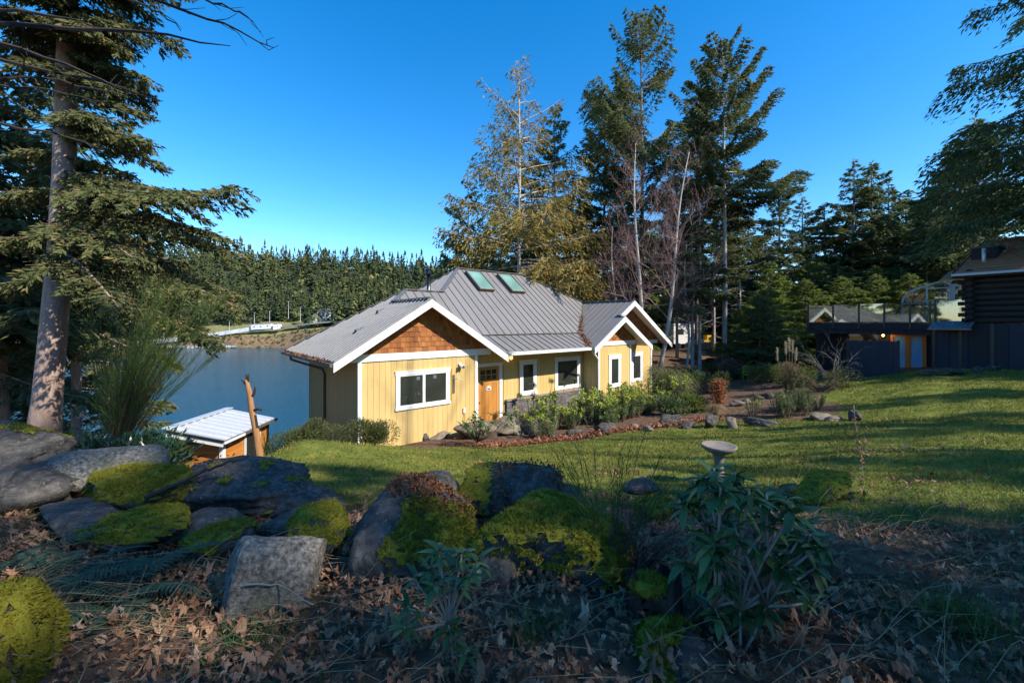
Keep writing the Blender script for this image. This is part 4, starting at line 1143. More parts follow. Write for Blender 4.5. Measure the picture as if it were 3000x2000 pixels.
x, y = at(1601, 36); b = gz(x, y); H = hgt(148, 36) - b
gt, gc = conifer(rng, H, .28, .35, 3.8, 95, lambda u: (1 - u)**.65*.95 + .05, dens=.9, twig=(.24, .085), rise=(-.15, .9), droop=.2, hang=.35, brown=.08, tint0=.34, gap=.15, deadlow=16)
place_tree('fir_tree', (x, y, b), gt, gc, 'bark_fir', 'needle_fir', 'middle fir between the two highest firs of the grove')
x, y = at(1664, 30); b = gz(x, y); H = hgt(88, 30) - b
sp = [(H*.565, .12, 5.6, -.02), (H*.60, .35, 4.4, .1), (H*.545, -.15, 4.6, -.18), (H*.70, .1, 3.9, .75), (H*.78, .15, 3.4, .9), (H*.84, .0, 2.7, 1.0), (H*.66, 2.9, 2.6, .3), (H*.74, 3.2, 2.2, .4)]
gt, gc = conifer(rng, H, .25, .50, 2.7, 84, lambda u: (1 - u)**.5*.95 + .05, dens=1.2, twig=(.23, .085), rise=(-.1, 1.1), droop=.15, hang=.3, brown=.09, tint0=.36, gap=.15, limbs=sp, deadlow=22, uptip=.35)
place_tree('fir_tree', (x, y, b), gt, gc, 'bark_pale', 'needle_fir', 'lopsided fir with a bare pale trunk and one long side bough')
# slim pale trunks with high thin crowns
for (xd, dp, top, lab) in ((1590, 29, 470, 'slim pale conifer trunk, the closer one of the thin pair beside the right gable'), (1607, 29.5, 430, 'slim pale conifer trunk, second of the thin pair beside the right gable'),
                           (1640, 38, 400, 'thin shaded conifer between the trunk pair and the lopsided fir'), (1555, 37, 430, 'thin conifer half hidden behind the leaning bare alder'), (1700, 44, 470, 'slender conifer standing at the forest edge behind the lopsided fir')):
    x, y = at(xd, dp); b = gz(x, y); H = hgt(top, dp) - b
    gt, gc = conifer(rng, H, .17, .42, 2.0, 46, lambda u: (1 - u)**.6*.9 + .1, dens=.9, twig=(.26, .085), droop=.25, hang=.4, brown=.10, tint0=.40, gap=.2, deadlow=26)
    place_tree('slim_conifer', (x, y, b), gt, gc, 'bark_pale', 'needle_fir', lab)

# --- bare alders with reddish twigs
def bare_tree(rng, H, r0, lean, spread=1.0, depth=5, nb=15, seedtw=1.0):
    gt, gw = GB(), GB()
    z = np.linspace(0, 1, 12)
    P = np.stack([lean[0]*H*z + .25*np.sin(z*6), lean[1]*H*z + .2*np.sin(z*5+1), H*z], -1); P[0, 2] -= .5
    gt.tube(P, r0*(1 - z)**.8 + .02, 8)
    A0, A1, RA, RB, TT = [], [], [], [], []
    def rec(p, d, ln, r, lv):
        nseg = 3; q = p.copy(); dd = d.copy()
        for k in range(nseg):
            dd = nrm(dd + rng.normal(0, .14, 3) + np.array([0, 0, .05])); q2 = q + dd*ln/nseg
            A0.append(q); A1.append(q2); RA.append(r*(1 - k*.25)); RB.append(r*(1 - (k+1)*.25)); TT.append(.25 + .14*lv + rng.uniform(-.1, .1))
            if lv < depth:
                for _ in range(rng.integers(1, 3)):
                    nd = nrm(dd + nrm(rng.normal(size=3))*.85 + np.array([0, 0, .1]))
                    rec(q2, nd, ln*rng.uniform(.42, .68), max(r*.5, .006), lv + 1)
            q = q2
    for k in range(nb):
        f = .28 + .7*(k + rng.random())/nb
        p = np.array([np.interp(f, z, P[:, i]) for i in range(3)])
        az = rng.uniform(0, 6.28); d = nrm(np.array([math.cos(az)*spread, math.sin(az)*spread, .9]))
        rec(p, d, H*.20*(1.15 - f*.7), r0*.32*(1.1 - f) + .012, 2 if f < .75 else 3)
    gw.segs(np.array(A0), np.array(A1), np.array(RA), np.array(RB), 3, np.clip(np.array(TT), 0, 1))
    return gt, gw
rng = np.random.default_rng(33)
for (xd, dp, top, lean, lab) in ((1468, 26, 330, (-.01, 0), 'upright bare alder with a white trunk and reddish twigs'),
                                 (1507, 26, 345, (.15, .02), 'bare alder with a white trunk leaning away from the upright one'),
                                 (1420, 29, 520, (-.03, 0), 'small reddish bare alder in front of the slim open fir'),
                                 (1575, 28, 560, (.02, .02), 'short bare alder behind the right gable peak')):
    x, y = at(xd, dp); b = gz(x, y); H = hgt(top, dp) - b
    gt, gw = bare_tree(rng, H, .14 if top < 400 else .09, lean, nb=24, spread=.85)
    e = empty('alder_tree', (x, y, b), 0, lab, 'tree', None)
    gt.build('trunk', M['bark_pale'], e, smooth=True); gw.build('branches', M['twig_purple'], e)

# --- background wall of conifers on the right: shared templates, one tree object each
rng = np.random.default_rng(44)
for key, H, Rr, leaf, tw in (('broad_fir', 20, 4.4, 'needle_dark', (.34, .11)), ('open_fir', 22, 3.8, 'needle_fir', (.32, .10)), ('lime_fir', 16, 4.2, 'needle_lime', (.34, .11)), ('cedar_small', 17, 3.6, 'needle_cedar', (.34, .11)), ('blue_fir', 20, 3.9, 'needle_blue', (.32, .10))):
    gt, gc = conifer(rng, H, .26, .10, Rr, 105, lambda u: (1 - u)**.8, dens=.50, twig=tw, rise=(-.2, .6), droop=.25, hang=.45, brown=.05 if key != 'cedar_small' else .2, tint0=.52, gap=.04)
    tree_template(key, gt, gc, 'bark_fir', leaf)
BH = {'broad_fir': 20, 'open_fir': 22, 'lime_fir': 16, 'cedar_small': 17, 'blue_fir': 20}
BG = [(1790,46,425,'blue_fir'),(1842,50,452,'open_fir'),(1895,47,468,'cedar_small'),(1960,44,368,'open_fir'),(2003,45,372,'broad_fir'),(2082,46,452,'lime_fir'),(2040,52,420,'blue_fir'),(2150,42,410,'broad_fir'),
      (2205,38,330,'blue_fir'),(2240,34,270,'broad_fir'),(2120,50,480,'lime_fir'),(1740,55,560,'lime_fir'),(1770,38,600,'lime_fir'),(1870,40,590,'lime_fir'),(1925,38,600,'broad_fir'),(2010,37,610,'lime_fir'),(2070,36,615,'lime_fir'),(2130,35,600,'open_fir'),
      (1700,52,520,'broad_fir'),(1660,56,560,'cedar_small'),(1610,54,500,'open_fir'),(1540,52,480,'broad_fir'),(1480,50,500,'lime_fir'),(1420,48,480,'broad_fir'),(1360,46,470,'open_fir'),(1320,44,520,'open_fir'),(1240,46,500,'broad_fir'),(1150,46,480,'lime_fir'),(1120,42,560,'cedar_small'),(1340,36,600,'lime_fir'),(1390,33,640,'cedar_small'),(1180,36,585,'cedar_small'),
      (1980,60,520,'broad_fir'),(2060,62,500,'open_fir'),(1850,62,540,'broad_fir'),(2180,56,440,'broad_fir'),(2260,50,350,'open_fir')]
KN = {'broad_fir': 'dark broad fir', 'open_fir': 'ragged green fir', 'lime_fir': 'yellow green fir', 'cedar_small': 'brownish cedar', 'blue_fir': 'bluish fir'}
for k, (xd, dp, top, key) in enumerate(BG):
    x, y = at(xd, dp); b = gz(x, y); H = hgt(top, dp) - b
    s = H/BH[key]
    where = 'in the woods beyond the dark house' if xd > 1720 else 'in the woods behind the yellow house'
    ht = 'tall ' if H > 18 else ('low ' if H < 12 else '')
    tree_copy(key, 'forest_conifer', (x, y, b), rng.uniform(0, 6.28), max(s, .6)*rng.uniform(1.2, 1.5), f'{ht}{KN[key]} {where}', 'conifers of the background woods', sz=s)
# low sweeping boughs beyond the deck
for k, (xd, dp, top, w) in enumerate(((1760, 29, 655, 1.0), (1850, 31, 640, 1.1), (1930, 32, 635, 1.15), (2010, 32, 630, 1.1), (2090, 31, 628, 1.1), (1720, 33, 690, .9))):
    x, y = at(xd, dp); b = gz(x, y); H = hgt(top, dp) - b
    tree_copy('lime_fir', 'young_fir', (x, y, b), rng.uniform(0, 6.28), .62*w, 'short spreading yellow green fir behind the glass deck rail', 'young firs behind the deck', sz=H/16)
x, y = at(1745, 27); b = gz(x, y)
tree_copy('broad_fir', 'young_fir', (x, y, b), 2.0, .42, 'dark bushy young fir at the waterside end of the deck', sz=.27)

# --- big dark conifer at the right edge
rng = np.random.default_rng(55)
x, y = 27.6, 19.5; b = gz(x, y)
gt, gc = conifer(rng, 30, .45, .25, 5.0, 150, lambda u: (1 - u)**.6, dens=.58, twig=(.23, .075), rise=(-.15, .6), droop=.3, hang=.8, brown=.02, tint0=.40, gap=.08)
place_tree('cedar_tree', (x, y, b), gt, gc, 'bark_fir', 'needle_dark', 'huge dark drooping cedar overhanging the dark log house')

# --- big spruce at the left edge (close)
rng = np.random.default_rng(66)
def spruce():
    x, y = -9.55, 8.35; b = -2.55
    H = 17.0; gt, gc = GB(), GB()
    z = np.array([-1.2,0,.5,1.0,1.8,2.8,4.0,5.5,7.5,10,13,17.]); xx = np.array([-.2,-.05,.03,.08,.15,.24,.34,.42,.47,.5,.52,.54]); yy = np.zeros(12)
    r = np.array([.40,.30,.245,.225,.21,.20,.19,.178,.16,.125,.07,.02])
    gt.tube(np.stack([xx, yy, z], -1), r, 20)
    ax = lambda h: np.array([np.interp(h, z, xx), 0, h])
    limbs = []
    for k in range(105):
        h = rng.uniform(3.5, 14); u = (h - 3.5)/13
        az = rng.uniform(0, 6.28)
        if h < 7 and 3.9 < az < 5.6: continue                       # keep the lit face of the trunk clear low down
        if 5.2 < h < 7.6 and 4.0 < az < 5.5: continue
        limbs.append((h, az, rng.uniform(.8, 1.9)*(1 - u*.3), rng.uniform(-.25, .15)))
    # big boughs toward the open water side
    limbs += [(5.2, -.15, 4.0, .02), (5.05, .3, 2.9, -.05), (4.6, -.4, 2.7, -.18), (4.9, .05, 3.3, -.10), (4.2, .1, 3.4, -.22), (4.0, -.5, 2.9, -.25), (4.3, .6, 3.0, -.2), (5.6, .2, 2.4, .0), (6.3, -.1, 1.9, .1), (3.6, .0, 3.0, -.28), (3.3, .4, 2.7, -.32),
              (8.6, -.2, 1.7, -.05), (9.0, .3, 1.9, -.05), (9.5, -.1, 2.0, 0), (10.0, .2, 2.1, .02), (8.0, .1, 1.5, -.1), (9.2, -.6, 1.8, 0), (10.8, 0, 2.2, 0), (7.6, -.4, 1.5, -.2), (7.2, -.05, 1.7, -.1)]
    for (h, az, ln, rs) in limbs:
        o = ax(h); dh = np.array([math.cos(az), math.sin(az), 0.]); side = np.array([-math.sin(az), math.cos(az), 0.])
        up = .55 if ln > 3.8 else .15
        dr = .28 if ln > 3.8 else .22
        def pt(s):
            s = np.asarray(s)[..., None]
            return o + dh*ln*s + np.array([0, 0, 1.])*ln*(rs*s - dr*s**2 + up*dr*1.6*s**3.)
        ss = np.linspace(0, 1, 8); gt.tube(pt(ss), np.linspace(.016*ln + .01, .006, 8), 5, cap=False)
        ns = int(5 + 4.2*ln); sk = (np.arange(ns) + .5)/ns
        S = []; 
        for s0 in sk:
            for sd in (-1, 1):
                l2 = ln*(.07 + .36*(1 - s0)*min(1, s0*3.5))*rng.uniform(.6, 1.25) + .10
                p = pt(s0); d = nrm(dh*(.6 + .3*s0) + side*sd*.8 + np.array([0, 0, rng.uniform(-.25, .05)]))
                S.append((p, d, l2))
                gt.segs([p], [p + d*l2*.9 + np.array([0, 0, -.12*l2])], .006, .003, 3)
        S.append((pt(.75), nrm(pt(1.) - pt(.75)), ln*.27))
        for (p, d, l2) in S:
            N = int(36*l2*(1 + .8*l2)) + 6
            q = rng.random(N)
            hangv = np.array([0, 0, -1.])
            O = p + d*(l2*q)[:, None] + hangv*(.34*l2*q**2)[:, None] + rng.normal(0, .022, (N, 3))
            sdv = np.cross(d, [0, 0, 1.]); sgn = np.where(rng.random(N) < .5, -1., 1.)[:, None]
            drop = rng.random((N, 1))**1.3*1.5
            td = nrm(d[None]*.75 + sdv[None]*sgn*.7 + hangv*drop + rng.normal(0, .25, (N, 3)))
            nm = nrm(np.array([.2, -.15, .6]) + rng.normal(0, .75, (N, 3)))
            tl = rng.uniform(.09, .18, N); 
            tt = np.clip(.38 + .15*rng.normal(size=N) + .1*(q - .5), .02, .8)
            cone = rng.random(N) < (.10 if h > 4.0 else .05); tt[cone] = rng.uniform(.9, 1, cone.sum())
            gc.kites(O, td, nm, tl, tl*.30, tt, sag=.1)
            gc.kites(O + td*(tl*.3)[:, None], nrm(td + sdv[None]*.9 + rng.normal(0, .2, (N, 3))), nm, tl*.6, tl*.22, tt, sag=.1)
    place_tree('spruce_tree', (x, y, b), gt, gc, 'bark_spruce', 'needle_spruce', 'big leaning spruce with pinkish bark and cone laden boughs')
spruce()
# companions behind it
for (xd, dp, top, r0, lean, lab, leaf, base, Rr) in ((178, 12.5, 100, .19, (-.01, 0), 'dark straight conifer standing close behind the big spruce', 'needle_spruce', .36, 2.3),
                                         (18, 12.0, 190, .17, (-.04, 0), 'thin curved conifer on the landward side of the big spruce', 'needle_spruce', .42, 2.4),
                                         (-120, 11.0, 150, .2, (0, 0), 'bushy spruce at the outer edge of the left grove', 'needle_blue', .25, 2.6),
                                         (60, 17, 330, .2, (0, 0), 'blue green spruce filling the gap behind the left grove', 'needle_blue', .2, 3.0),
                                         (250, 19, 560, .14, (0, 0), 'small spruce low on the bank behind the broom', 'needle_spruce', .2, 2.2),
                                         (-40, 16, 420, .14, (0, 0), 'young spruce with pale tips low in the left grove', 'needle_lime', .1, 2.6)):
    x, y = at(xd, dp); b = gz(x, y); H = hgt(top, dp) - b
    gt, gc = conifer(rng, H, r0, base, Rr, 80, lambda u: (1 - u)**.5, dens=.85, twig=(.21, .062), rise=(-.25, .4), droop=.25, hang=.6, brown=.05, tint0=.38, lean=lean, deadlow=18, gap=.08)
    place_tree('spruce_tree', (x, y, b), gt, gc, 'bark_spruce', leaf, lab)

# --- dead-limbed tree just outside on the left: its bare limbs reach across the top corner
rng = np.random.default_rng(77)
def dead_limbs():
    bx, by = -7.4, 3.4; b = gz(bx, by)
    gt, gw = GB(), GB()
    trunk_geo(gt, rng, 12, .2, n=10)
    P0, P1, A, B = [], [], [], []
    def limb(pts, r):
        pts = np.array(pts, float); n = 15
        t = np.linspace(0, 1, len(pts)); q = np.linspace(0, 1, n)
        C = np.stack([np.interp(q, t, pts[:, i]) for i in range(3)], -1) + rng.normal(0, .012, (n, 3))
        gw.tube(C, r*(1 - q)**.7 + .004, 5, tint=.3, cap=False)
        for k in range(int(3 + 5*rng.random())):
            f = rng.uniform(.35, .98); p = np.array([np.interp(f, q, C[:, i]) for i in range(3)])
            d = nrm(np.array([rng.uniform(.2, 1), rng.normal(0, .4), rng.uniform(-1.0, .5)])); l = rng.uniform(.08, .32)
            m = p + d*l*.5 + rng.normal(0, .02, 3); P0.extend([p, m]); P1.extend([m, p + d*l + rng.normal(0, .03, 3)]); A.extend([.006, .004]); B.extend([.004, .002])
    root = Vector((bx, by, b))
    for (pa, pb, dp0, dp1, r) in (((0, 55), (530, 105), 4.2, 4.6, .030), ((350, 0), (627, 110), 4.0, 4.3, .016), ((470, 0), (585, 55), 4.1, 4.2, .010), ((0, 95), (330, 235), 4.4, 4.8, .026), ((0, 140), (370, 232), 4.3, 4.9, .024),
                          ((0, 175), (300, 225), 4.5, 5.0, .018), ((0, 290), (260, 345), 4.4, 4.9, .018), ((0, 195), (250, 240), 4.6, 5.0, .014), ((300, 0), (420, 70), 4.2, 4.4, .014), ((0, 20), (250, 70), 4.4, 4.7, .02)):
        k = 3000/2352
        p = px(pa[0]*k, pa[1]*k, dp0) - root; q = px(pb[0]*k, pb[1]*k, dp1) - root
        s = p + (p - q).normalized()*1.4; s.z += .1
        limb([(0, 0, s.z + .3), tuple(s), tuple(p.lerp(q, .02)), tuple(p.lerp(q, .5) + Vector((0, 0, .05))), tuple(q)], r*1.15)
    gw.segs(np.array(P0), np.array(P1), np.array(A), np.array(B), 3, .5)
    e = empty('dead_conifer', tuple(root), 0, 'dead conifer whose bare dark limbs reach across the big spruce', 'tree')
    gt.build('trunk', M['bark_fir'], e, smooth=True); gw.build('limbs', M['dead_limb'], e)
dead_limbs()
# ------------------------------------------------------------------ neighbouring dark house (local x along its front towards the viewer, y into the house, z = 0 at the deck)
NH = empty('log_house', (18.1, 25.0, -.02), R(-60), 'dark log house with a glass railed deck and orange framed patio doors', 'house')
def nb(name, a, b, m, parent=None):
    g = GB(); g.box(a, b); return g.build(name, M[m], parent or NH)
# deck
dk = nb('deck', (-.1, .05, -.12), (6.5, 6.0, -.02), 'dark_siding')
nb('deck_fascia', (-.12, -.02, -.36), (6.5, .045, -.03), 'dark_siding')
k = 0
while k*.16 < 6.4:
    nb('cladding_board', (-.1 + k*.16, .055, -.62), (-.1 + k*.16 + .15, .075, -.365), 'dark_siding', dk); k += 1
posts = [0.0, 1.28, 2.50, 3.60, 4.62, 5.36]
for i, p in enumerate(posts):
    nb('rail_post', (p-.035, -.055, -.3), (p+.035, .0, 1.07), 'dark_metal')
for a, b in zip(posts[:-1], posts[1:]):
    nb('glass_panel', (a+.05, -.032, .06), (b-.05, -.020, 1.04), 'clear_glass'); nb('bottom_rail', (a+.036, -.045, .0), (b-.036, -.012, .045), 'dark_metal')
nb('rail_post', (5.52, -.055, -.3), (5.58, .0, 1.12), 'dark_metal')
nb('glass_panel', (5.60, -.035, .10), (6.72, -.020, 1.12), 'clear_glass')
g = GB(); pts = []; 
aw = empty('awning', (0, 0, 0)); aw.parent = NH
for i in range(9):
    x0 = 5.48 + i*.155
    g = GB(); g.prism([(x0, -.75, -.27), (x0+.145, -.75, -.27), (x0+.145, -.02, .05), (x0, -.02, .05)], [(x0, -.75, -.25), (x0+.145, -.75, -.25), (x0+.145, -.02, .07), (x0, -.02, .07)]); g.build('awning_panel', M['awning_metal'], aw)
    g = GB(); g.bar((x0+.15, -.75, -.245), (x0+.15, -.02, .075), .02, .04); g.build('awning_rib', M['awning_metal'], aw)
nb('awning_edge', (5.45, -.78, -.33), (6.92, -.752, -.26), 'roof_shake', aw)
# wall under the deck
ud = nb('lower_wall', (-.3, 1.62, -3.6), (5.4, 1.8, -.13), 'dark_siding')
c = -.3
while c < 5.38:
    if not (3.3 < c+.09 < 4.9):
        if 1.4 < c+.09 < 2.85:
            nb('siding_board', (c, 1.60, -3.6), (c+.175, 1.622, -1.12), 'dark_siding', ud); nb('siding_board', (c, 1.60, -.56), (c+.175, 1.622, -.13), 'dark_siding', ud)
        else: nb('siding_board', (c, 1.60, -3.6), (c+.175, 1.622, -.13), 'dark_siding', ud)
    else: nb('siding_board', (c, 1.60, -.55), (c+.175, 1.622, -.13), 'dark_siding', ud)
    c += .18
w = nb('low_window', (1.45, 1.59, -1.1), (2.8, 1.615, -.58), 'window_glass')
nb('head_trim', (1.42, 1.57, -.64), (2.83, 1.60, -.57), 'plastic_grey', w)
nb('mullion', (2.1, 1.575, -1.1), (2.15, 1.60, -.645), 'gutter_dark', w)
# patio doors
dr = nb('patio_door', (3.36, 1.60, -2.62), (4.82, 1.66, -.56), 'dark_metal')
for a, b, c2, d in ((3.36,3.47,-2.62,-.56),(4.71,4.82,-2.62,-.56),(4.02,4.16,-2.62,-.68),(3.471,4.709,-.67,-.56)):
    nb('door_frame', (a, 1.56 + (.003 if a > 4.0 and b < 4.2 else 0), c2), (b, 1.612, d), 'orange_wood', dr)
for a, b in ((3.47, 4.02), (4.16, 4.71)):
    nb('door_rail', (a, 1.57, -2.62), (b, 1.612, -2.42), 'orange_wood', dr); nb('door_rail', (a, 1.57, -.76), (b, 1.612, -.671), 'orange_wood', dr)
    nb('door_stile', (a, 1.572, -2.419), (a+.06, 1.612, -.761), 'orange_wood', dr); nb('door_stile', (b-.06, 1.572, -2.419), (b, 1.612, -.761), 'orange_wood', dr)
    nb('pane', (a+.06, 1.585, -2.42), (b-.06, 1.595, -.76), 'sky_reflect_glass', dr)
for x in (3.98, 4.2):
    g = GB(); g.tube([(x, 1.53, -1.62), (x, 1.575, -1.62)], .025, 8); g.build('door_handle', M['dark_metal'], dr)
nb('threshold', (3.3, 1.3, -2.75), (4.9, 1.6, -2.63), 'plastic_grey')
# lit wall lamp
g = GB(); g.box((3.02, 1.53, -.78), (3.14, 1.60, -.60)); lm = g.build('wall_lamp', M['dark_metal'], NH)
g = GB(); g.lathe([(.01,-.09),(.06,-.07),(.07,.04),(.02,.08)], (3.08, 1.46, -.68), 10); g.build('lamp_bulb', M['lamp_glow'], lm)
ld = bpy.data.lights.new('wall_lamp_light', 'POINT'); ld.energy = 6; ld.color = (1, .7, .35); ld.shadow_soft_size = .06
lo = bpy.data.objects.new('wall_lamp_light', ld); link(lo, lm); lo.location = (3.08, 1.36, -.68)
# lower storey in front and log storey above
lf = nb('front_wall', (5.4, .02, -3.6), (12.0, .2, -.02), 'dark_siding')
c = 5.42; rg = random.Random(2)
while c < 11.9:
    wd = .62
    nb('wall_panel', (c, -.004, -3.6), (c+wd-.02, .021, -.04), 'dark_siding' if rg.random() < .6 else 'slate_fence', lf); c += wd
for x in (5.44, 6.35, 7.35, 8.5, 9.9): nb('wall_post', (x, -.04, -3.6), (x+.12, .0, -.03), 'dark_metal', lf)
lgw = nb('log_wall', (6.9, .12, 0), (13.5, .3, 2.3), 'dark_siding')
for i in range(9):
    z = .13 + i*.262
    g = GB(); n = 14; xs = np.linspace(6.45 - (.12 if i % 2 else 0), 13.5, n)
    g.tube(np.stack([xs, np.full(n, .06) + .01*np.sin(xs*2+i), np.full(n, z)], -1), .138 + .006*np.sin(xs*1.3+i), 12); g.build('log', M['dark_log'], lgw, smooth=True)
    g = GB(); ys = np.linspace(-.35 + (.1 if i % 2 else 0), 6.0, 8); g.tube(np.stack([np.full(8, 6.75), ys, np.full(8, z + .13)], -1), .135, 12); g.build('log', M['dark_log'], lgw, smooth=True)
g = GB(); g.tube([(6.62,-.28,2.28),(6.60,-.3,2.15),(6.62,-.12,1.95),(6.62,-.12,-.1)], .04, 8); g.build('downpipe', M['dark_metal'], NH, smooth=True)
# shake roof, one object per course piece
rf = empty('roof', (0, 0, 0)); rf.parent = NH
rz = lambda y: 2.30 + .40*(y + .55)
nb('roof_deck', (6.3, -.5, 2.10), (13.6, -.44, 2.22), 'dark_log', rf)
rg = random.Random(6)
for r in range(16):
    y0 = -.55 + r*.33; x = 6.25 + rg.uniform(-.05, .05)
    while x < 13.6:
        wd = rg.uniform(.5, .9)
        g = GB(); g.prism([(x+.004, y0, rz(y0)-.01), (x+wd-.004, y0, rz(y0)-.01), (x+wd-.004, y0+.38, rz(y0+.38)-.05), (x+.004, y0+.38, rz(y0+.38)-.05)],
                          [(x+.004, y0, rz(y0)+.035), (x+wd-.004, y0, rz(y0)+.035), (x+wd-.004, y0+.38, rz(y0+.38)), (x+.004, y0+.38, rz(y0+.38))]); g.build('shake', M['roof_shake'], rf)
        x += wd
g = GB(); g.bar((6.25, -.62, 2.24), (13.6, -.62, 2.24), .11, .10); g.build('gutter', M['grey_frame'], NH)
g = GB(); g.bar((6.28, -.6, 2.2), (6.28, 4.7, 4.32), .05, .22); g.build('rake_board', M['dark_log'], NH)
# small porch roof stub and roof parapet box
g = GB(); g.prism([(5.75,-.2,2.02),(6.6,-.2,2.02),(6.6,1.2,2.5),(5.75,1.2,2.5)], [(5.75,-.2,2.10),(6.6,-.2,2.10),(6.6,1.2,2.6),(5.75,1.2,2.6)]); g.build('porch_roof', M['roof_shake'], NH)
nb('roof_box', (6.45, 1.4, 2.5), (7.3, 3.2, 3.62), 'dark_siding'); nb('box_rim', (6.40, 1.35, 3.622), (7.35, 3.25, 3.72), 'dark_metal')
g = GB(); g.tube([(6.95, 1.0, 2.7), (6.95, 1.0, 3.55)], .07, 10); g.build('vent_pipe', M['galvalume'], NH, smooth=True)
# conservatory on the deck
sr = empty('conservatory', (0, 0, 0)); sr.parent = NH
prof = [(3.75, 0), (3.75, 1.10)] + [(3.75 + 1.1*(1 - math.cos(a)), 1.10 + .86*math.sin(a)) for a in np.linspace(.25, 1.35, 6)] + [(6.5, 2.62)]
for y in (1.9, 3.4, 4.9):
    g = GB(); g.tube([(x, y, z) for x, z in prof], .045, 6); g.build('frame_rib', M['grey_frame'], sr)
    for x, top in ((4.75, 1.95), (5.62, 2.30)):
        g = GB(); g.box((x-.03, y-.03, 0), (x+.03, y+.03, top)); g.build('frame_post', M['grey_frame'], sr)
    g = GB(); g.box((3.75, y-.034, 1.02), (6.5, y+.034, 1.10)); g.build('frame_rail', M['grey_frame'], sr)
    g = GB(); g.box((4.75, y-.03, 1.80), (5.62, y+.03, 1.85)); g.build('frame_rail', M['grey_frame'], sr)
for (p, q) in zip(prof[:-1], prof[1:]):
    g = GB(); g.prism([(p[0], 1.95, p[1]), (q[0], 1.95, q[1]), (q[0], 4.88, q[1]), (p[0], 4.88, p[1])], [(p[0]-.006, 1.95, p[1]+.008), (q[0]-.006, 1.95, q[1]+.008), (q[0]-.006, 4.88, q[1]+.008), (p[0]-.006, 4.88, p[1]+.008)]); g.build('roof_pane', M['clear_glass'], sr)
for (x0, x1, z0, pts) in ((3.78, 4.72, 1.10, [(4.72, 1.92), (4.35, 1.78), (4.0, 1.5), (3.82, 1.25)]), (4.78, 5.59, 1.10, [(5.59, 2.24), (4.78, 1.96)])):
    P = [(x0, z0), (x1, z0)] + pts
    g = GB(); g.prism([(x, 1.895, z) for x, z in P], [(x, 1.905, z) for x, z in P]); g.build('end_pane', M['clear_glass'], sr)
for x0, x1 in ((3.79, 4.72), (4.78, 5.59)):
    nb('end_pane', (x0, 1.895, .05), (x1, 1.905, 1.02), 'clear_glass', sr)
g = GB(); g.box((5.66, 1.87, .02), (6.40, 1.93, 2.0)); cd = g.build('glazed_door', M['grey_frame'], sr)
nb('inner_wall', (6.45, 1.7, 0), (6.55, 6.0, 2.5), 'dark_siding', sr)
g = GB(); g.box((5.80, 1.862, .25), (6.26, 1.869, 1.86)); g.build('door_pane', M['window_glass'], sr)
# slate coloured screen in front of the patio
p0 = px(2484, 1100, 21.6); p1 = px(2632, 1100, 20.2)
sc = empty('privacy_screen', (p0.x, p0.y, gz(p0.x, p0.y) - .1), math.atan2(p1.y-p0.y, p1.x-p0.x), 'slate grey board privacy screen before the patio doors', 'screen')
ln = (p1 - p0).xy.length; top = -(998-HY)/F_PX*21 - sc.location.z
n = 14
for i in range(n):
    g = GB(); g.box((i*ln/n+.003, -.012, 0), ((i+1)*ln/n-.003, .012, top + .004*(i % 3))); g.build('screen_board', M['slate_fence'], sc)
for x in (0, ln):
    g = GB(); g.box((x-.05, .02, -.3), (x+.05, .11, top+.05)); g.build('post', M['dark_metal'], sc)

# ------------------------------------------------------------------ cedar sided shed below the rocks
SH = empty('garden_shed', (-8.4, 12.0, -5.7), R(3.0), 'small cedar sided shed with a shiny corrugated metal roof', 'shed')
zt = -3.45 + 5.7; L_, Wd = 2.8, 3.2
def sb(name, a, b, m, parent=None):
    g = GB(); g.box(a, b); return g.build(name, M[m], parent or SH)
core = sb('wall', (-1.62, .24, 0), (-.24, L_-.15, zt-.08), 'mortar')
for i in range(14):
    z = i*.16
    if z + .15 > zt - .1: break
    if i < 6:
        sb('siding_board', (-.235, .26, z), (-.21, L_-.18, z+.152), 'cedar_siding', core)
    else:
        sb('siding_board', (-.235, .26, z), (-.21, 1.25, z+.152), 'cedar_siding', core); sb('siding_board', (-.235, 2.15, z), (-.21, L_-.18, z+.152), 'cedar_siding', core)
    sb('siding_board', (-1.60, .212, z), (-.27, .238, z+.152), 'cedar_siding', core)
g = GB(); g.prism([(-1.6,.225,zt-.1),(-.25,.225,zt-.1),(-1.6,.225,zt+.22)], [(-1.6,L_-.2,zt-.1),(-.25,L_-.2,zt-.1),(-1.6,L_-.2,zt+.22)]); g.build('gable_wall', M['cedar_siding'], SH)
sb('corner_post', (-.28, .17, 0), (-.17, .29, zt-.06), 'white_paint'); sb('corner_post', (-.28, L_-.2, 0), (-.17, L_-.1, zt-.06), 'dark_metal')
wn2 = sb('shed_window', (-.205, 1.3, .95), (-.17, 2.1, zt-.14), 'window_glass')
for a, b in (((-.20,1.25,.9),(-.16,1.33,zt-.12)), ((-.20,2.07,.9),(-.16,2.15,zt-.12)), ((-.198,1.33,zt-.2),(-.162,2.07,zt-.12)), ((-.198,1.33,.9),(-.162,2.07,.97))): sb('window_trim', a, b, 'plastic_grey', wn2)
rr = empty('roof', (0, 0, 0)); rr.parent = SH
rs = .21
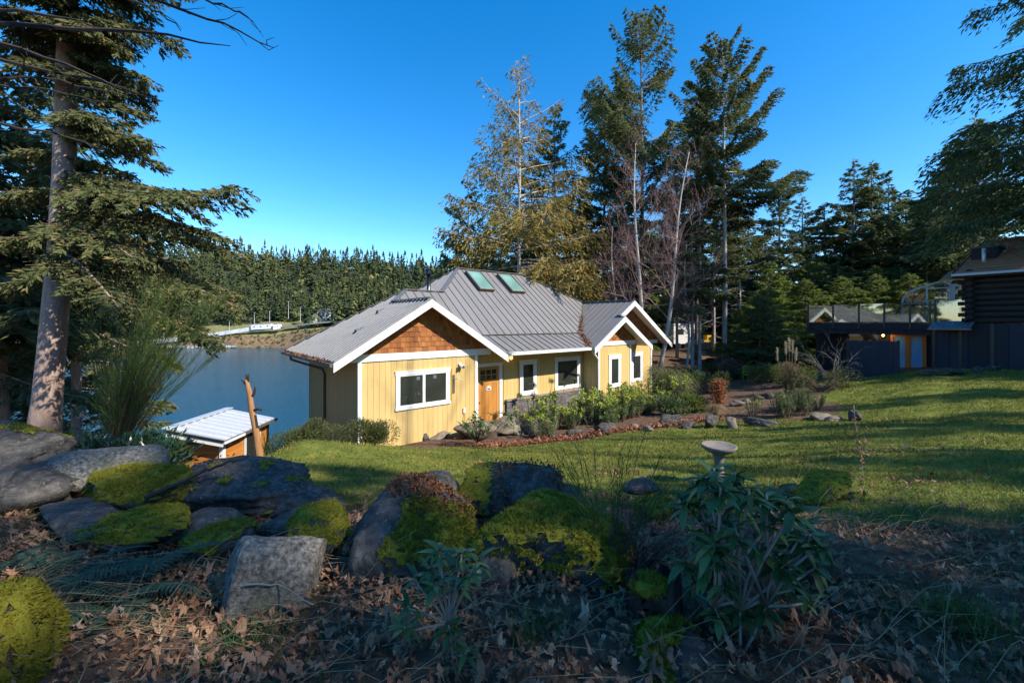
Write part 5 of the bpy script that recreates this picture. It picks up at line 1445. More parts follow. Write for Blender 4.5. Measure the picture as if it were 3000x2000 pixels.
for side in (1,):
    for i in range(9):
        y0 = -.05 + i*(L_+.1)/9; y1 = y0 + (L_+.1)/9 - .004
        xa, xb = -1.64, (0.0 if side > 0 else -3.28)
        za, zb_ = zt + .35, zt
        q = [(xa, y0), (xb, y0), (xb, y1), (xa, y1)][::side]
        f = lambda x: za + (zb_-za)*abs(x-xa)/1.64
        g = GB(); g.prism([(x, y, f(x)-.02) for x, y in q], [(x, y, f(x)) for x, y in q]); g.build('roof_panel', M['galvalume'], rr)
        g = GB(); g.bar((xa, y0, za+.018), (xb, y0, zb_+.018), .05, .06); g.build('roof_rib', M['galvalume'], rr)
g = GB(); g.bar((-1.64,-.06,zt+.385), (-1.64,L_+.08,zt+.385), .26, .03); g.build('ridge_cap', M['galvalume'], rr)
for side in (1,):
    xb = 0.0 if side > 0 else -3.28
    g = GB(); g.bar((-1.64,-.08,zt+.25), (xb,-.08,zt-.09), .04, .15); g.build('rake_board', M['white_paint'], SH)
    g = GB(); g.bar((-1.64,-.10,zt+.33), (xb+.02*side,-.10,zt-.01), .05, .06); g.build('drip_edge', M['dark_metal'], SH)
g = GB(); g.bar((.02,-.05,zt-.04), (.02,L_+.08,zt-.04), .04, .09); g.build('fascia', M['gutter_dark'], SH)
g = GB(); g.bar((.045,-.1,zt-.05), (.045,.9,zt-.05), .03, .07); g.build('fascia_strip', M['white_paint'], SH)
g = GB(); g.lathe([(.01,0),(.05,.02),(.06,.12),(.055,.125),(.01,.1)], (0,0,0), 10); fl2 = g.build('floodlight', M['plastic_grey'], SH, loc=(-.12, .45, zt-.2), rot=(1.2, .4, 0))

# weathered snag post beside the shed
b = px(760, 1330, 9.5); t = px(722, 1112, 9.5)
root = Vector((b.x + .05, b.y, gz(b.x, b.y) - .2))
sn = empty('snag_post', tuple(root), 0, 'weathered orange snag post with a charred forked top beside the shed', 'post')
bb, tt_ = b - root, t - root
P = [Vector((0,0,0)), bb, bb.lerp(tt_, .3) + Vector((.015,0,0)), bb.lerp(tt_, .6), bb.lerp(tt_, .85) + Vector((.02,0,0)), tt_]
g = GB(); g.tube([tuple(p) for p in P], [.085,.078,.07,.064,.056,.035], 10); g.build('shaft', M['snag_wood'], sn, smooth=True)
for a, q, r in ((.88, (-.05,0,.34), .028), (.9, (-.17,.02,.17), .02), (.93, (.02,0,.27), .024)):
    s = bb.lerp(tt_, a); g = GB(); g.tube([tuple(s), tuple(s + Vector(q)*.55 + Vector((.01,0,.01))), tuple(s + Vector(q))], [r*1.2, r, .008], 6); g.build('splinter', M['charred_wood'], sn)
s = bb.lerp(tt_, .78); g = GB(); g.tube([tuple(s), tuple(s + Vector((.10,0,.02))), tuple(s + Vector((.14,0,.18))), tuple(s + Vector((.12,.01,.22)))], [.035,.032,.022,.015], 7); g.build('stub', M['charred_wood'], sn)
s = bb.lerp(tt_, .60); g = GB(); g.tube([tuple(s + Vector((.04,0,-.02))), tuple(s + Vector((.17,-.02,.02))), tuple(s + Vector((.24,-.02,-.01)))], [.035,.03,.025], 7); g.build('stub', M['charred_wood'], sn)
s = bb.lerp(tt_, .5); s2 = bb.lerp(tt_, .22); g = GB(); g.tube([tuple(s + Vector((.055,-.01,.05))), tuple(s.lerp(s2, .5) + Vector((.065,-.02,0))), tuple(s2 + Vector((.065,0,.25)))], [.03,.035,.012], 6); g.build('bark_strip', M['charred_wood'], sn)

# ------------------------------------------------------------------ bird bath
x, y = 3.56, 7.05
bz = gz(x, y)
bb_ = empty('bird_bath', (x, y, bz), 0, 'round stone bird bath bowl on a pedestal in the lawn', 'bird bath')
top = -(1303-HY)/F_PX*7.05 - bz
g = GB(); g.lathe([(.001,top-.045),(.10,top-.05),(.20,top-.03),(.255,top),(.275,top+.004),(.285,top-.012),(.27,top-.05),(.20,top-.10),(.12,top-.145),(.08,top-.16)], sides=36); g.build('bowl', M['stone_bath'], bb_, smooth=True)
g = GB(); g.lathe([(.085,top-.16),(.10,top-.19),(.075,top-.24),(.07,.22),(.09,.16),(.14,.10),(.17,.07),(.18,-.1)], sides=28); g.build('pedestal', M['stone_bath'], bb_, smooth=True)

# ------------------------------------------------------------------ things beyond the right gable
p = px(2006, 1120, 30)
sd = empty('lean_to', (p.x, p.y, gz(p.x, p.y)), R(-18), 'low rust brown lean to roof beside the right gable', 'lean-to')
hz = -(1090-HY)/F_PX*30 - sd.location.z
for i in range(8):
    g = GB(); x0 = -2.2 + i*.55
    g.prism([(x0, -1.1, hz-.55), (x0+.54, -1.1, hz-.55), (x0+.54, 1.6, hz+.15), (x0, 1.6, hz+.15)], [(x0, -1.1, hz-.50), (x0+.54, -1.1, hz-.50), (x0+.54, 1.6, hz+.2), (x0, 1.6, hz+.2)]); g.build('roof_sheet', M['rust_roof'], sd)
for x0 in (-2.1, -.7, .7, 2.1):
    g = GB(); g.box((x0-.05, -1.05, -.3), (x0+.05, -.95, hz-.5)); g.build('post', M['orange_wood'], sd)
rg2 = random.Random(3)
for i in range(26):
    g = GB(); r = rg2.uniform(.07, .12); x0 = -1.9 + (i % 13)*.29; z0 = .12 + (i//13)*.22
    g.tube([(x0, -.6, z0), (x0, .3, z0)], r, 8); g.build('firewood_log', M['log_end'], sd)
# white camper behind the trees
p = px(1992, 1040, 46)
cv = empty('camper_trailer', (p.x, p.y, gz(p.x, p.y)), R(12), 'white camper trailer parked behind the trees', 'trailer')
g = GB(); g.prism([(-1.5,-1.1,.6),(1.4,-1.1,.6),(1.8,-1.1,1.6),(1.4,-1.1,2.8),(-1.5,-1.1,2.8)], [(-1.5,1.1,.6),(1.4,1.1,.6),(1.8,1.1,1.6),(1.4,1.1,2.8),(-1.5,1.1,2.8)]); g.build('body', M['building_white'], cv)
for x0 in (-1.2,):
    g = GB(); g.box((x0, -1.12, 1.6), (x0+.9, -1.102, 2.2)); g.build('window', M['window_glass'], cv)
g = GB(); g.box((.7, -1.125, .7), (1.3, -1.102, 2.5)); g.build('door', M['plastic_grey'], cv)
for x0 in (-.9, .1):
    g = GB(); g.tube([(x0, -1.12, .34), (x0, -.9, .34)], .34, 16); g.build('wheel', M['dark_metal'], cv)
# stacked firewood and small yellow machine in the clearing
p = px(2100, 1030, 42)
wp = empty('firewood_pile', (p.x, p.y, gz(p.x, p.y)), 0, 'pile of cut pale firewood among the far trunks', 'firewood')
for i in range(34):
    r = rg2.uniform(.10, .17); row = 0 if i < 16 else (1 if i < 27 else 2); k = i if i < 16 else (i-16 if i < 27 else i-27)
    g = GB(); g.tube([(-2.2+row*.4+k*.28, -.3, .14+row*.26), (-2.2+row*.4+k*.28, .3, .14+row*.26)], r, 8); g.build('firewood_log', M['log_end'], wp)
p = px(2070, 1025, 44)
ym = empty('log_splitter', (p.x, p.y, gz(p.x, p.y)), .4, 'small yellow wheeled machine beside the firewood pile', 'machine')
g = GB(); g.box((-.7,-.3,.45),(.7,.3,.9)); g.build('body', M['yellow_machine'], ym)
g = GB(); g.box((-.2,-.25,.9),(.5,.25,1.35)); g.build('engine', M['yellow_machine'], ym)
g = GB(); g.bar((.7,0,.6),(1.5,0,.45),.1,.1); g.build('drawbar', M['dark_metal'], ym)
for yy in (-.42, .34):
    g = GB(); g.tube([(-.3, yy, .3), (-.3, yy+.1, .3)], .3, 14); g.build('wheel', M['dark_metal'], ym)
# lime green garden chair frame among the bed plants
p = px(2196, 1108, 24.5)
ch = empty('garden_chair', (p.x, p.y, gz(p.x, p.y)), .5, 'lime green metal garden chair among the bed plants', 'chair')
for (x0, y0) in ((-.25,-.25),(.25,-.25),(-.25,.25),(.25,.25)):
    g = GB(); g.tube([(x0, y0, 0), (x0, y0, .45 if y0 < 0 else .95)], .018, 6); g.build('leg', M['lime_plastic'], ch)
for i in range(6):
    g = GB(); g.bar((-.25+i*.1, -.25, .45), (-.25+i*.1, .25, .45), .06, .02); g.build('seat_slat', M['lime_plastic'], ch)
for z in (.62, .78, .93):
    g = GB(); g.bar((-.25, .25, z), (.25, .25, z), .02, .05); g.build('back_slat', M['lime_plastic'], ch)
for x0 in (-.25, .25):
    g = GB(); g.bar((x0, -.25, .64), (x0, .25, .64), .03, .03); g.build('arm', M['lime_plastic'], ch)

# ------------------------------------------------------------------ trees standing behind and beside the viewpoint: they shade the foreground
rng = np.random.default_rng(91)
SHADE = [(19.0,-17.5,26,'open_fir'),(20.5,-14.8,28.5,'open_fir'),(22.4,-11.8,29,'open_fir'),(24.0,-9.2,25,'broad_fir'),(26.0,-5.6,20,'open_fir'),
         (28.5,-2.2,18.5,'open_fir'),(31,-.5,20,'open_fir'),(34,2.5,19.5,'open_fir'),(38,5.5,20,'open_fir'),(36.5,11.0,22,'broad_fir'),(40,8.5,21,'broad_fir')]
for (x, y, H, key) in SHADE:
    tree_copy(key, 'shade_conifer', (x, y, gz(x, y)), rng.uniform(0, 6.28), H/BH[key]*.95, f'{KN[key]} standing behind the viewpoint and shading the boulders' if y < 2 else f'{KN[key]} beyond the lawn\'s open end, casting streaks of shade', 'conifers around the viewpoint', sz=H/BH[key])
# tall bare alders beside the viewpoint: their twigs dapple the gable wall
for k, (x, y, H) in enumerate(((19.0, .6, 24.5), (21.5, 3.4, 23.0))):
    gt, gw = bare_tree(np.random.default_rng(500 + k), H, .16, (.01, .0), nb=13, spread=.9, depth=4)
    e = empty('alder_tree', (x, y, gz(x, y)), 0, ['tall bare alder behind the viewpoint dappling the gable wall', 'tall bare alder beyond the lawn dappling the house roof', 'bare alder among the shade conifers behind the viewpoint'][k], 'tree')
    gt.build('trunk', M['bark_pale'], e, smooth=True); gw.build('branches', M['twig_purple'], e)
# ------------------------------------------------------------------ boulders
def ico(sub):
    import bmesh
    bm = bmesh.new(); bmesh.ops.create_icosphere(bm, subdivisions=sub, radius=1.0)
    V = np.array([v.co[:] for v in bm.verts]); Fc = np.array([[v.index for v in f.verts] for f in bm.faces]); bm.free()
    return V, Fc
ICO = {k: ico(k) for k in (2, 3, 4, 5)}
def rock_geo(size, seed, sub=4, planes=13, rough=.05, layer=0.0, flat=None, soft=.35, dmin=.62):
    rng = np.random.default_rng(seed)
    D, Fc = ICO[sub]
    n = rng.normal(size=(planes, 3)); n = nrm(n); d = rng.uniform(dmin, .95, planes)
    n = np.concatenate([n, np.array([[0, 0, 1.], [0, 0, -1.]])]); d = np.concatenate([d, [.75, .8]])
    if flat is not None:
        for (fx, fy, fz, dd) in flat:
            n = np.concatenate([n, nrm(np.array([[fx, fy, fz]], float))]); d = np.concatenate([d, [dd]])
    dots = D @ n.T
    r = np.where(dots > .05, d[None]/np.maximum(dots, .05), 9.)
    k = 34.
    rr = -np.log(np.exp(-k*np.minimum(r, 3)).sum(1))/k                    # soft minimum
    rr = np.clip(rr, .3, 1.15)
    V = D*rr[:, None]
    off = seed*7.13
    dis = np.array([noise.fractal((v[0]*1.6 + off, v[1]*1.6, v[2]*1.6), .9, 2.1, 6) for v in V])
    dis2 = np.array([noise.fractal((v[0]*6 + off, v[1]*6, v[2]*6*(3 if layer else 1)), .8, 2.2, 4) for v in V])
    rid = np.array([noise.ridged_multi_fractal((v[0]*2.1 + off, v[1]*2.1 + 5, v[2]*2.6), .9, 2.2, 5, .9, 1.6) for v in V])
    crk = np.clip(rid - 1.15, 0, 1)
    V = V + nrm(V)*(rough*dis + rough*.6*dis2 - .085*crk)[:, None]
    if layer:
        V[:, :2] *= (1 + layer*np.sin(V[:, 2]*26 + 3*dis))[:, None]
    V = V*np.asarray(size)[None]*.5/.85
    return V, Fc
def surf_sample(V, Fc, n, rng, keep=None):
    T = V[Fc]; c = np.cross(T[:, 1]-T[:, 0], T[:, 2]-T[:, 0]); a = np.linalg.norm(c, axis=1); nm = c/(a[:, None]+1e-12)
    cen = T.mean(1)
    w = a.copy()
    if keep is not None: w = w*keep(cen, nm)
    if w.sum() <= 0: return np.zeros((0, 3)), np.zeros((0, 3))
    i = rng.choice(len(Fc), n, p=w/w.sum()); u = rng.random((n, 2)); fl = u.sum(1) > 1; u[fl] = 1 - u[fl]
    return T[i, 0] + (T[i, 1]-T[i, 0])*u[:, :1] + (T[i, 2]-T[i, 0])*u[:, 1:], nm[i]
def add_moss(parent, V, Fc, keep, n, rng, thick=.014, size=.015, mat='moss', shell=True):
    T = V[Fc]; c = np.cross(T[:, 1]-T[:, 0], T[:, 2]-T[:, 0]); nm = nrm(c); cen = T.mean(1)
    k = (keep(cen, nm) > .35) & (np.array([noise.noise((p[0]*17, p[1]*17, p[2]*17)) for p in cen]) > -.32)
    g = GB()
    if shell and k.any():
        vn = np.zeros_like(V); 
        for j in range(3): np.add.at(vn, Fc[:, j], c)
        vn = nrm(vn); lump = np.array([noise.fractal((p[0]*14, p[1]*14, p[2]*14), 1., 2., 3) for p in V])
        Vs = V + vn*(thick*(.6 + 1.3*lump))[:, None]
        g.add(Vs, Fc[k], .42)
    P, N = surf_sample(V, Fc, int(n*1.15), rng, keep)
    if len(P):
        lmp = np.array([noise.noise((p[0]*9, p[1]*9, p[2]*9)) for p in P])
        d = nrm(N + rng.normal(0, .55, N.shape))
        tt = np.clip(.50 + .35*lmp + .14*rng.normal(size=len(P)), 0, 1)
        g.kites(P + N*(thick*(.4 + .8*np.clip(lmp, -.4, 1)))[:, None], d, nrm(rng.normal(size=N.shape)), 1.4*size*rng.uniform(.6, 1.6, len(P)), size*.42, tt, sag=.25)
    o = g.build('moss', M[mat], parent, smooth=True); tag(o, kind='stuff'); return o
def add_debris(parent, V, Fc, keep, n, rng, size=.03, mat='debris', name='leaf_debris'):
    P, N = surf_sample(V, Fc, n, rng, keep)
    g = GB(); g.kites(P + N*rng.uniform(.004, .03, (n, 1)), nrm(rng.normal(size=N.shape) + N*.1), nrm(N + rng.normal(0, .6, N.shape)), size*rng.uniform(.6, 1.5, n), size*.55, rng.random(n)*.8)
    tag(g.build(name, M[mat], parent), kind='stuff')
def rz_rot(V, a, tilt=0.0, tx=0.0):
    c, s = math.cos(tilt), math.sin(tilt); V = np.stack([V[:, 0]*c + V[:, 2]*s, V[:, 1], -V[:, 0]*s + V[:, 2]*c], -1)
    c, s = math.cos(tx), math.sin(tx); V = np.stack([V[:, 0], V[:, 1]*c - V[:, 2]*s, V[:, 1]*s + V[:, 2]*c], -1)
    c, s = math.cos(a), math.sin(a); return np.stack([V[:, 0]*c - V[:, 1]*s, V[:, 0]*s + V[:, 1]*c, V[:, 2]], -1)
K = 3000/2352
def dpx(xd, yd, depth): return px(xd*K, yd*K, depth)
def boulder(pos, size, rz, seed, label, mat='rock_grey', sub=4, tilt=0., tx=0., group=None, cat='boulder', name='boulder', **kw):
    V, Fc = rock_geo(size, seed, sub, **kw); V = rz_rot(V, rz, tilt, tx)
    pos = Vector(pos)
    me = np_mesh(name, V, [Fc], M[mat], smooth=True)
    e = ob(name, me, None, loc=pos); tag(e, label, cat, group)
    return e, V, Fc

rng = np.random.default_rng(101)
nz3 = lambda C, s, o=0.: np.array([noise.noise((p[0]*s + o, p[1]*s, p[2]*s)) for p in C])
up = lambda lo: (lambda C, N: (N[:, 2] > lo).astype(float))
# 1 long flat overhanging boulder
e, V, Fc = boulder(dpx(567, 1130, 4.7), (1.58, 1.0, .62), .15, 3, 'long dark flat topped boulder overhanging the leaf litter below the shed', sub=5, layer=.015, rough=.07, flat=[(.1,-.2,1,.62),(0,-1,-.25,.75),(-.8,-.3,.5,.8)], tilt=.05)
add_debris(e, V, Fc, lambda C, N: (N[:, 2] > .75)*(nz3(C, 4) > .0), 260, rng, .035, 'litter')
add_moss(e, V, Fc, lambda C, N: ((N[:, 2] > .5)*(nz3(C, 5, 3.) > .38)).astype(float), 900, rng)
e, V, Fc = boulder(dpx(700, 1165, 4.5), (.62, .5, .36), .6, 8, 'squat grey rock wedged under the end of the long flat boulder')
# 2 leaning granite block
e, V, Fc = boulder(dpx(618, 1365, 2.62), (.66, .46, .80), .35, 14, 'leaning square edged granite block with a pale worn top', 'rock_granite', sub=5, planes=6, rough=.035, flat=[(-1,-.2,.12,.62),(1,-.15,-.05,.66),(.1,-1,.1,.60),(.35,-.2,1,.70),(-.3,.2,-1,.8)], tilt=.10)
# 3 big central boulder
e, V, Fc = boulder(dpx(945, 1285, 3.12), (1.04, .9, 1.06), .1, 23, 'largest central boulder with a leaf heap and a moss patch on top', sub=5, planes=9, rough=.06, flat=[(0,-.45,1,.66),(0,-1,.0,.72),(-1,-.2,.1,.72),(1,0,0,.76)], tx=.0)
add_moss(e, V, Fc, lambda C, N: ((C[:, 0] > -.08 + .10*nz3(C, 6))*(C[:, 1] < .02)*(N[:, 2] > .25)*(C[:, 2] > .12)).astype(float), 7000, rng)
add_debris(e, V, Fc, lambda C, N: ((np.hypot(C[:, 0]-.02, C[:, 1]-.25) < .26)*(N[:, 2] > .3)).astype(float), 900, rng, .034)
add_debris(e, V, Fc, lambda C, N: ((C[:, 0] > 0)*(np.abs(C[:, 1]-.02) < .12)*(N[:, 2] > .3)).astype(float), 350, rng, .032)
e, V, Fc = boulder(dpx(1005, 1125, 4.1), (.55, .4, .34), .8, 27, 'dark wedge of rock just behind the central boulder')
# 4 moss dome
e, V, Fc = boulder(dpx(1255, 1268, 3.05), (.92, .80, .74), .2, 31, 'dome shaped rock completely blanketed in yellow green moss', sub=5, planes=7, rough=.05, flat=[(-.5,-1,-.15,.72)])
add_moss(e, V, Fc, lambda C, N: ((N[:, 2] > -.1 + .2*nz3(C, 5))*(C[:, 2] > -.16 + .22*(C[:, 0] < -.12) - .14*(C[:, 0] > .1))).astype(float), 16000, rng, thick=.026, size=.018)
add_debris(e, V, Fc, lambda C, N: ((np.hypot(C[:, 0]+.05, C[:, 1]+.1) < .16)*(N[:, 2] > .4)*(nz3(C, 8) > .1)).astype(float), 60, rng, .03)
e, V, Fc = boulder(dpx(1165, 1300, 2.9), (.42, .4, .36), .9, 33, 'bare grey rock tucked under the lip of the moss dome', mat='rock_grey')
# 5 rock with leaf heap behind
e, V, Fc = boulder(dpx(1180, 1128, 4.15), (.92, .6, .46), -.1, 41, 'dark peaked rock with a heap of brown leaves behind the moss dome', sub=4, rough=.09, planes=10)
add_debris(e, V, Fc, lambda C, N: ((N[:, 2] > .35)*(nz3(C, 5) > -.15)*(C[:, 0] > -.2)).astype(float), 520, rng, .036)
add_moss(e, V, Fc, lambda C, N: ((C[:, 0] < -.22)*(N[:, 2] > .1)).astype(float), 700, rng)
e, V, Fc = boulder(dpx(1290, 1150, 4.1), (.55, .4, .3), .4, 44, 'low rounded rock beside the dark peaked rock', sub=3)
# left group
e, V, Fc = boulder(dpx(250, 1070, 4.7), (.86, .65, .44), .1, 52, 'rounded speckled granite boulder in front of the laurel', 'rock_granite', sub=5, planes=5, rough=.03, flat=[(.2,-.4,1,.8)])
e, V, Fc = boulder(dpx(40, 1030, 4.75), (1.2, .8, .5), -.25, 57, 'big tilted slab at the foot of the big spruce', sub=5, layer=.02, rough=.06, flat=[(.1,-.35,1,.55)], tilt=.22)
add_moss(e, V, Fc, lambda C, N: ((N[:, 2] > .4)*(C[:, 1] > .02)*(nz3(C, 3) > -.1)).astype(float), 2200, rng, thick=.012)
e, V, Fc = boulder(dpx(66, 1112, 4.35), (1.05, .7, .46), .1, 61, 'dark angular block under the tilted slab', sub=4, rough=.07, layer=.02)
e, V, Fc = boulder(dpx(165, 1092, 4.5), (.45, .4, .45), .5, 63, 'upright grey rock between the slab and the speckled boulder', 'rock_granite', sub=4)
e, V, Fc = boulder(dpx(60, 1140, 3.95), (.62, .45, .34), .3, 66, 'small grey rock at the foot of the dark angular block', sub=3)
e, V, Fc = boulder(dpx(308, 1128, 4.25), (1.05, .75, .40), -.35, 71, 'low rock under a thick yellow moss cushion near the laurel', sub=4, rough=.06)
add_moss(e, V, Fc, lambda C, N: ((N[:, 2] > .15 + .3*nz3(C, 4))).astype(float), 9000, rng, thick=.024, size=.018)
e, V, Fc = boulder(dpx(195, 1190, 3.75), (1.05, .42, .26), -.5, 74, 'long smooth slanting slab half buried in dry leaves', sub=4, planes=6, rough=.03)
e, V, Fc = boulder(dpx(320, 1212, 3.55), (.85, .42, .26), -.15, 77, 'half buried rock with a narrow strip of moss', sub=4, rough=.05)
add_moss(e, V, Fc, lambda C, N: ((N[:, 2] > .3)).astype(float), 5000, rng, thick=.02)
for k, (xd, yd, dp, s, lab) in enumerate(((505, 1245, 3.3, (.4, .35, .26), 'small mossy stone below the overhanging boulder'), (590, 1262, 3.15, (.30, .26, .22), 'small brown stone above the leaning granite block'), (480, 1205, 3.7, (.5, .4, .3), 'dark stone hidden in the shade of the overhang'),
                         (655, 1205, 3.7, (.55, .3, .2), 'flat low stone between the overhanging and central boulders'), (745, 1215, 3.4, (.42, .42, .36), 'mossy stone leaning on the side of the central boulder'))):
    e, V, Fc = boulder(dpx(xd, yd, dp), s, .4*k, 80 + k, lab, sub=3, mat='rock_tan' if k == 1 else 'rock_grey')
    if k in (0, 4): add_moss(e, V, Fc, lambda C, N: ((N[:, 2] > .2)).astype(float), 2200, rng)
e, V, Fc = boulder(dpx(8, 1480, 2.0), (.34, .5, .62), .2, 91, 'upright mossy stone at the fern side edge', sub=4, rough=.05)
add_moss(e, V, Fc, lambda C, N: np.ones(len(C)), 7000, rng, thick=.02)
e, V, Fc = boulder(dpx(1545, 1530, 2.05), (.40, .38, .34), .2, 95, 'moss covered root lump below the rotten stump', sub=4, rough=.10, planes=8)
add_moss(e, V, Fc, lambda C, N: (nz3(C, 5) > -.25).astype(float), 9000, rng, thick=.022, size=.016)
e, V, Fc = boulder(dpx(1507, 1165, 4.2), (.36, .3, .16), .2, 97, 'small mossy hummock behind the bare broom', sub=3)
add_moss(e, V, Fc, lambda C, N: np.ones(len(C)), 2200, rng, thick=.02)
e, V, Fc = boulder(dpx(1890, 1112, 5.5), (.8, .45, .15), .35, 99, 'mossy pointed rock breaking the lawn beyond the big laurel', sub=4, tilt=-.25)
add_moss(e, V, Fc, lambda C, N: (N[:, 2] > .1).astype(float), 2500, rng)
e, V, Fc = boulder(dpx(1480, 1118, 4.8), (.42, .3, .16), .2, 103, 'flat dark stone sunk in the lawn edge behind the broom', sub=3)
e, V, Fc = boulder(dpx(1345, 1475, 2.25), (.16, .14, .12), .2, 105, 'small moss clump among the dead leaves', sub=3); add_moss(e, V, Fc, lambda C, N: np.ones(len(C)), 1500, rng, thick=.015)
# mossy fallen log on the right
p = dpx(1965, 1352, 2.72)
g = GB(); n = 16; q = np.linspace(0, 1, n); pts = np.stack([-.34 + .72*q, .10*np.sin(q*3), .13 - .26*q + .02*np.sin(q*9)], -1); g.tube(pts, .075 + .015*np.sin(q*11), 12)
lg = g.build('fallen_log', M['rotten_wood'], None, loc=p, smooth=True); tag(lg, 'short mossy fallen log lying in the leaf litter', 'log')
me = lg.data; V = np.array([v.co[:] for v in me.vertices]); Fc = np.array([list(f.vertices)[:3] for f in me.polygons if len(f.vertices) == 4] + [[f.vertices[0], f.vertices[2], f.vertices[3]] for f in me.polygons if len(f.vertices) == 4])
add_moss(lg, V, Fc, lambda C, N: ((C[:, 2] > .01 - .36*(C[:, 0]+.34)+.07)*1.).astype(float), 3500, rng, thick=.018, shell=False)
# rotten stump
p = dpx(1500, 1400, 2.35)
g = GB(); n = 22; a = np.linspace(0, 2*np.pi, n, endpoint=False); rings = []
for k in range(9):
    f = k/8; rr = .135*(1 + .25*(1-f)**2)*(1 + .14*np.sin(a*5 + 1) + .10*np.sin(a*9 + k*.3)); zt_ = f*.36 + (f > .8)*(.05*np.sin(a*4) + .06*np.sin(a*7+2))
    rings.append(np.stack([rr*np.cos(a), rr*np.sin(a), zt_ - .18], -1))
V = np.concatenate(rings + [np.array([[0, 0, .02]])]); i = np.arange(8)[:, None]*n; j = np.arange(n)[None]; j2 = (j+1) % n
P4 = np.stack([i+j, i+j2, i+n+j2, i+n+j], -1).reshape(-1, 4); P3 = np.stack([np.full(n, 9*n), 8*n+np.arange(n), 8*n+(np.arange(n)+1) % n], -1)
me = np_mesh('tree_stump', V, [P3, P4], M['rotten_wood'], smooth=True); stp = ob('tree_stump', me, None, loc=p); tag(stp, 'dark rotten tree stump with a tuft of moss on its rim', 'stump')
v2, f2 = rock_geo((.15, .12, .07), 7, 3); add_moss(stp, v2 + np.array([-.05, -.05, .17]), f2, lambda C, N: np.ones(len(C)), 2500, rng, thick=.015)

# ---- stones edging the flower bed
def bed_stone(xd, yd, w, h, lab, seed, mat='rock_tan', dp=None, **kw):
    """a stone whose foot is seen at (xd, yd)"""
    dp = dp or 14.0
    for _ in range(8):                                    # walk to where that line of sight meets the ground
        q = dpx(xd, yd, dp); g0 = gz(q.x, q.y); dp = dp + np.clip((g0 - q.z)*-2.2, -1.2, 1.2)
    q = dpx(xd, yd, dp); q.y += w*.3
    sc = dp/F_PX*K
    e, V, Fc = boulder((q.x, q.y, gz(q.x, q.y) + h*.28), (w, w*.7, h), kw.pop('rz', .3), seed, lab, mat, sub=4 if w > .8 else 3, planes=10, dmin=.40, rough=.11, name='bed_stone', cat='stone', **kw)
    return e, V, Fc
e, V, Fc = bed_stone(1243, 1000, 1.6, .95, 'big layered tan rock, the largest of the flower bed edging', 201, layer=.03, rz=.1)
for k, (xd, yd, w, h, lab, mt) in enumerate([
    (1165,1004,1.7,.85,'broad tan slab leaning beside the big layered rock','rock_tan'), (1090,1008,1.6,.80,'broad tan slab below the rhododendron at the door','rock_tan'), (1015,1006,1.5,.5,'low tan slab against the yellow wall','rock_tan'), (975,1012,.42,.40,'dark little rock at the foot of the yellow wall','rock_grey'),
    (1062,998,.40,.5,'dark upright rock beside the door rhododendron','rock_grey'), (1225,1005,.36,.3,'small grey stone in front of the big layered rock','rock_grey'), (1325,998,.7,.26,'flat grey stone under the euphorbias','rock_grey'), (1395,992,1.2,.3,'long flat dark stone along the bed edge','rock_grey'),
    (1460,985,.5,.26,'small tan stone among the red leaves','rock_tan'), (1490,990,.42,.26,'pale stone in the red leaf drift','rock_tan'), (1548,978,.85,.58,'tall grey stone starting the row past the fountain grass','rock_grey'), (1585,982,.7,.36,'low flat grey stone second in the row past the fountain grass','rock_grey'),
    (1640,984,.72,.62,'dark pointed stone below the straw grass','rock_grey'), (1688,982,.78,.56,'blocky brown stone beside the dark pointed stone','rock_tan'), (1755,980,.9,.36,'slanting flat stone at the foot of the dark euphorbias','rock_grey'), (1890,964,.8,.28,'low tan stone near the lawn end of the bed','rock_tan'),
    (1930,968,.7,.24,'flat tan stone next to the last dark stone of the bed','rock_tan'), (1966,968,.55,.48,'dark squarish stone ending the bed edging','rock_grey'), (1745,918,.7,.42,'grey stone among the plants behind the straw grass','rock_grey'), (1770,915,.5,.34,'small grey stone behind the dark euphorbias','rock_grey'), (1700,932,.8,.34,'tan slab behind the straw grass','rock_tan'), (1720,925,.5,.3,'sunlit tan stone beside the rust coloured grass','rock_tan')]):
    bed_stone(xd, yd, w, h, lab, 210 + k, mt, rz=.2 + .5*(k % 5))
for k, (xd, yd, w, h, lab) in enumerate([(2170,862,1.1,.3,'flat lichen stone on the grass bank below the dark house'), (2215,862,.9,.35,'grey slab next to the flat lichen stone on the bank'), (2262,855,.6,.32,'dark block in the low bank wall'), (2290,853,.5,.34,'pale block in the low bank wall'), (2322,850,.6,.34,'last block of the low bank wall')]):
    bed_stone(xd, yd, w, h, lab, 250 + k, 'rock_grey', dp=20)
# ------------------------------------------------------------------ small plants
def ground_at(xd, yd, dp=6.0):
    for _ in range(25):
        q = dpx(xd, yd, dp); g0 = gz(q.x, q.y); dp = max(.8, dp + float(np.clip((q.z - g0)*1.2, -1.0, 1.0)))
    q = dpx(xd, yd, dp); return Vector((q.x, q.y, gz(q.x, q.y)))

rng = np.random.default_rng(301)
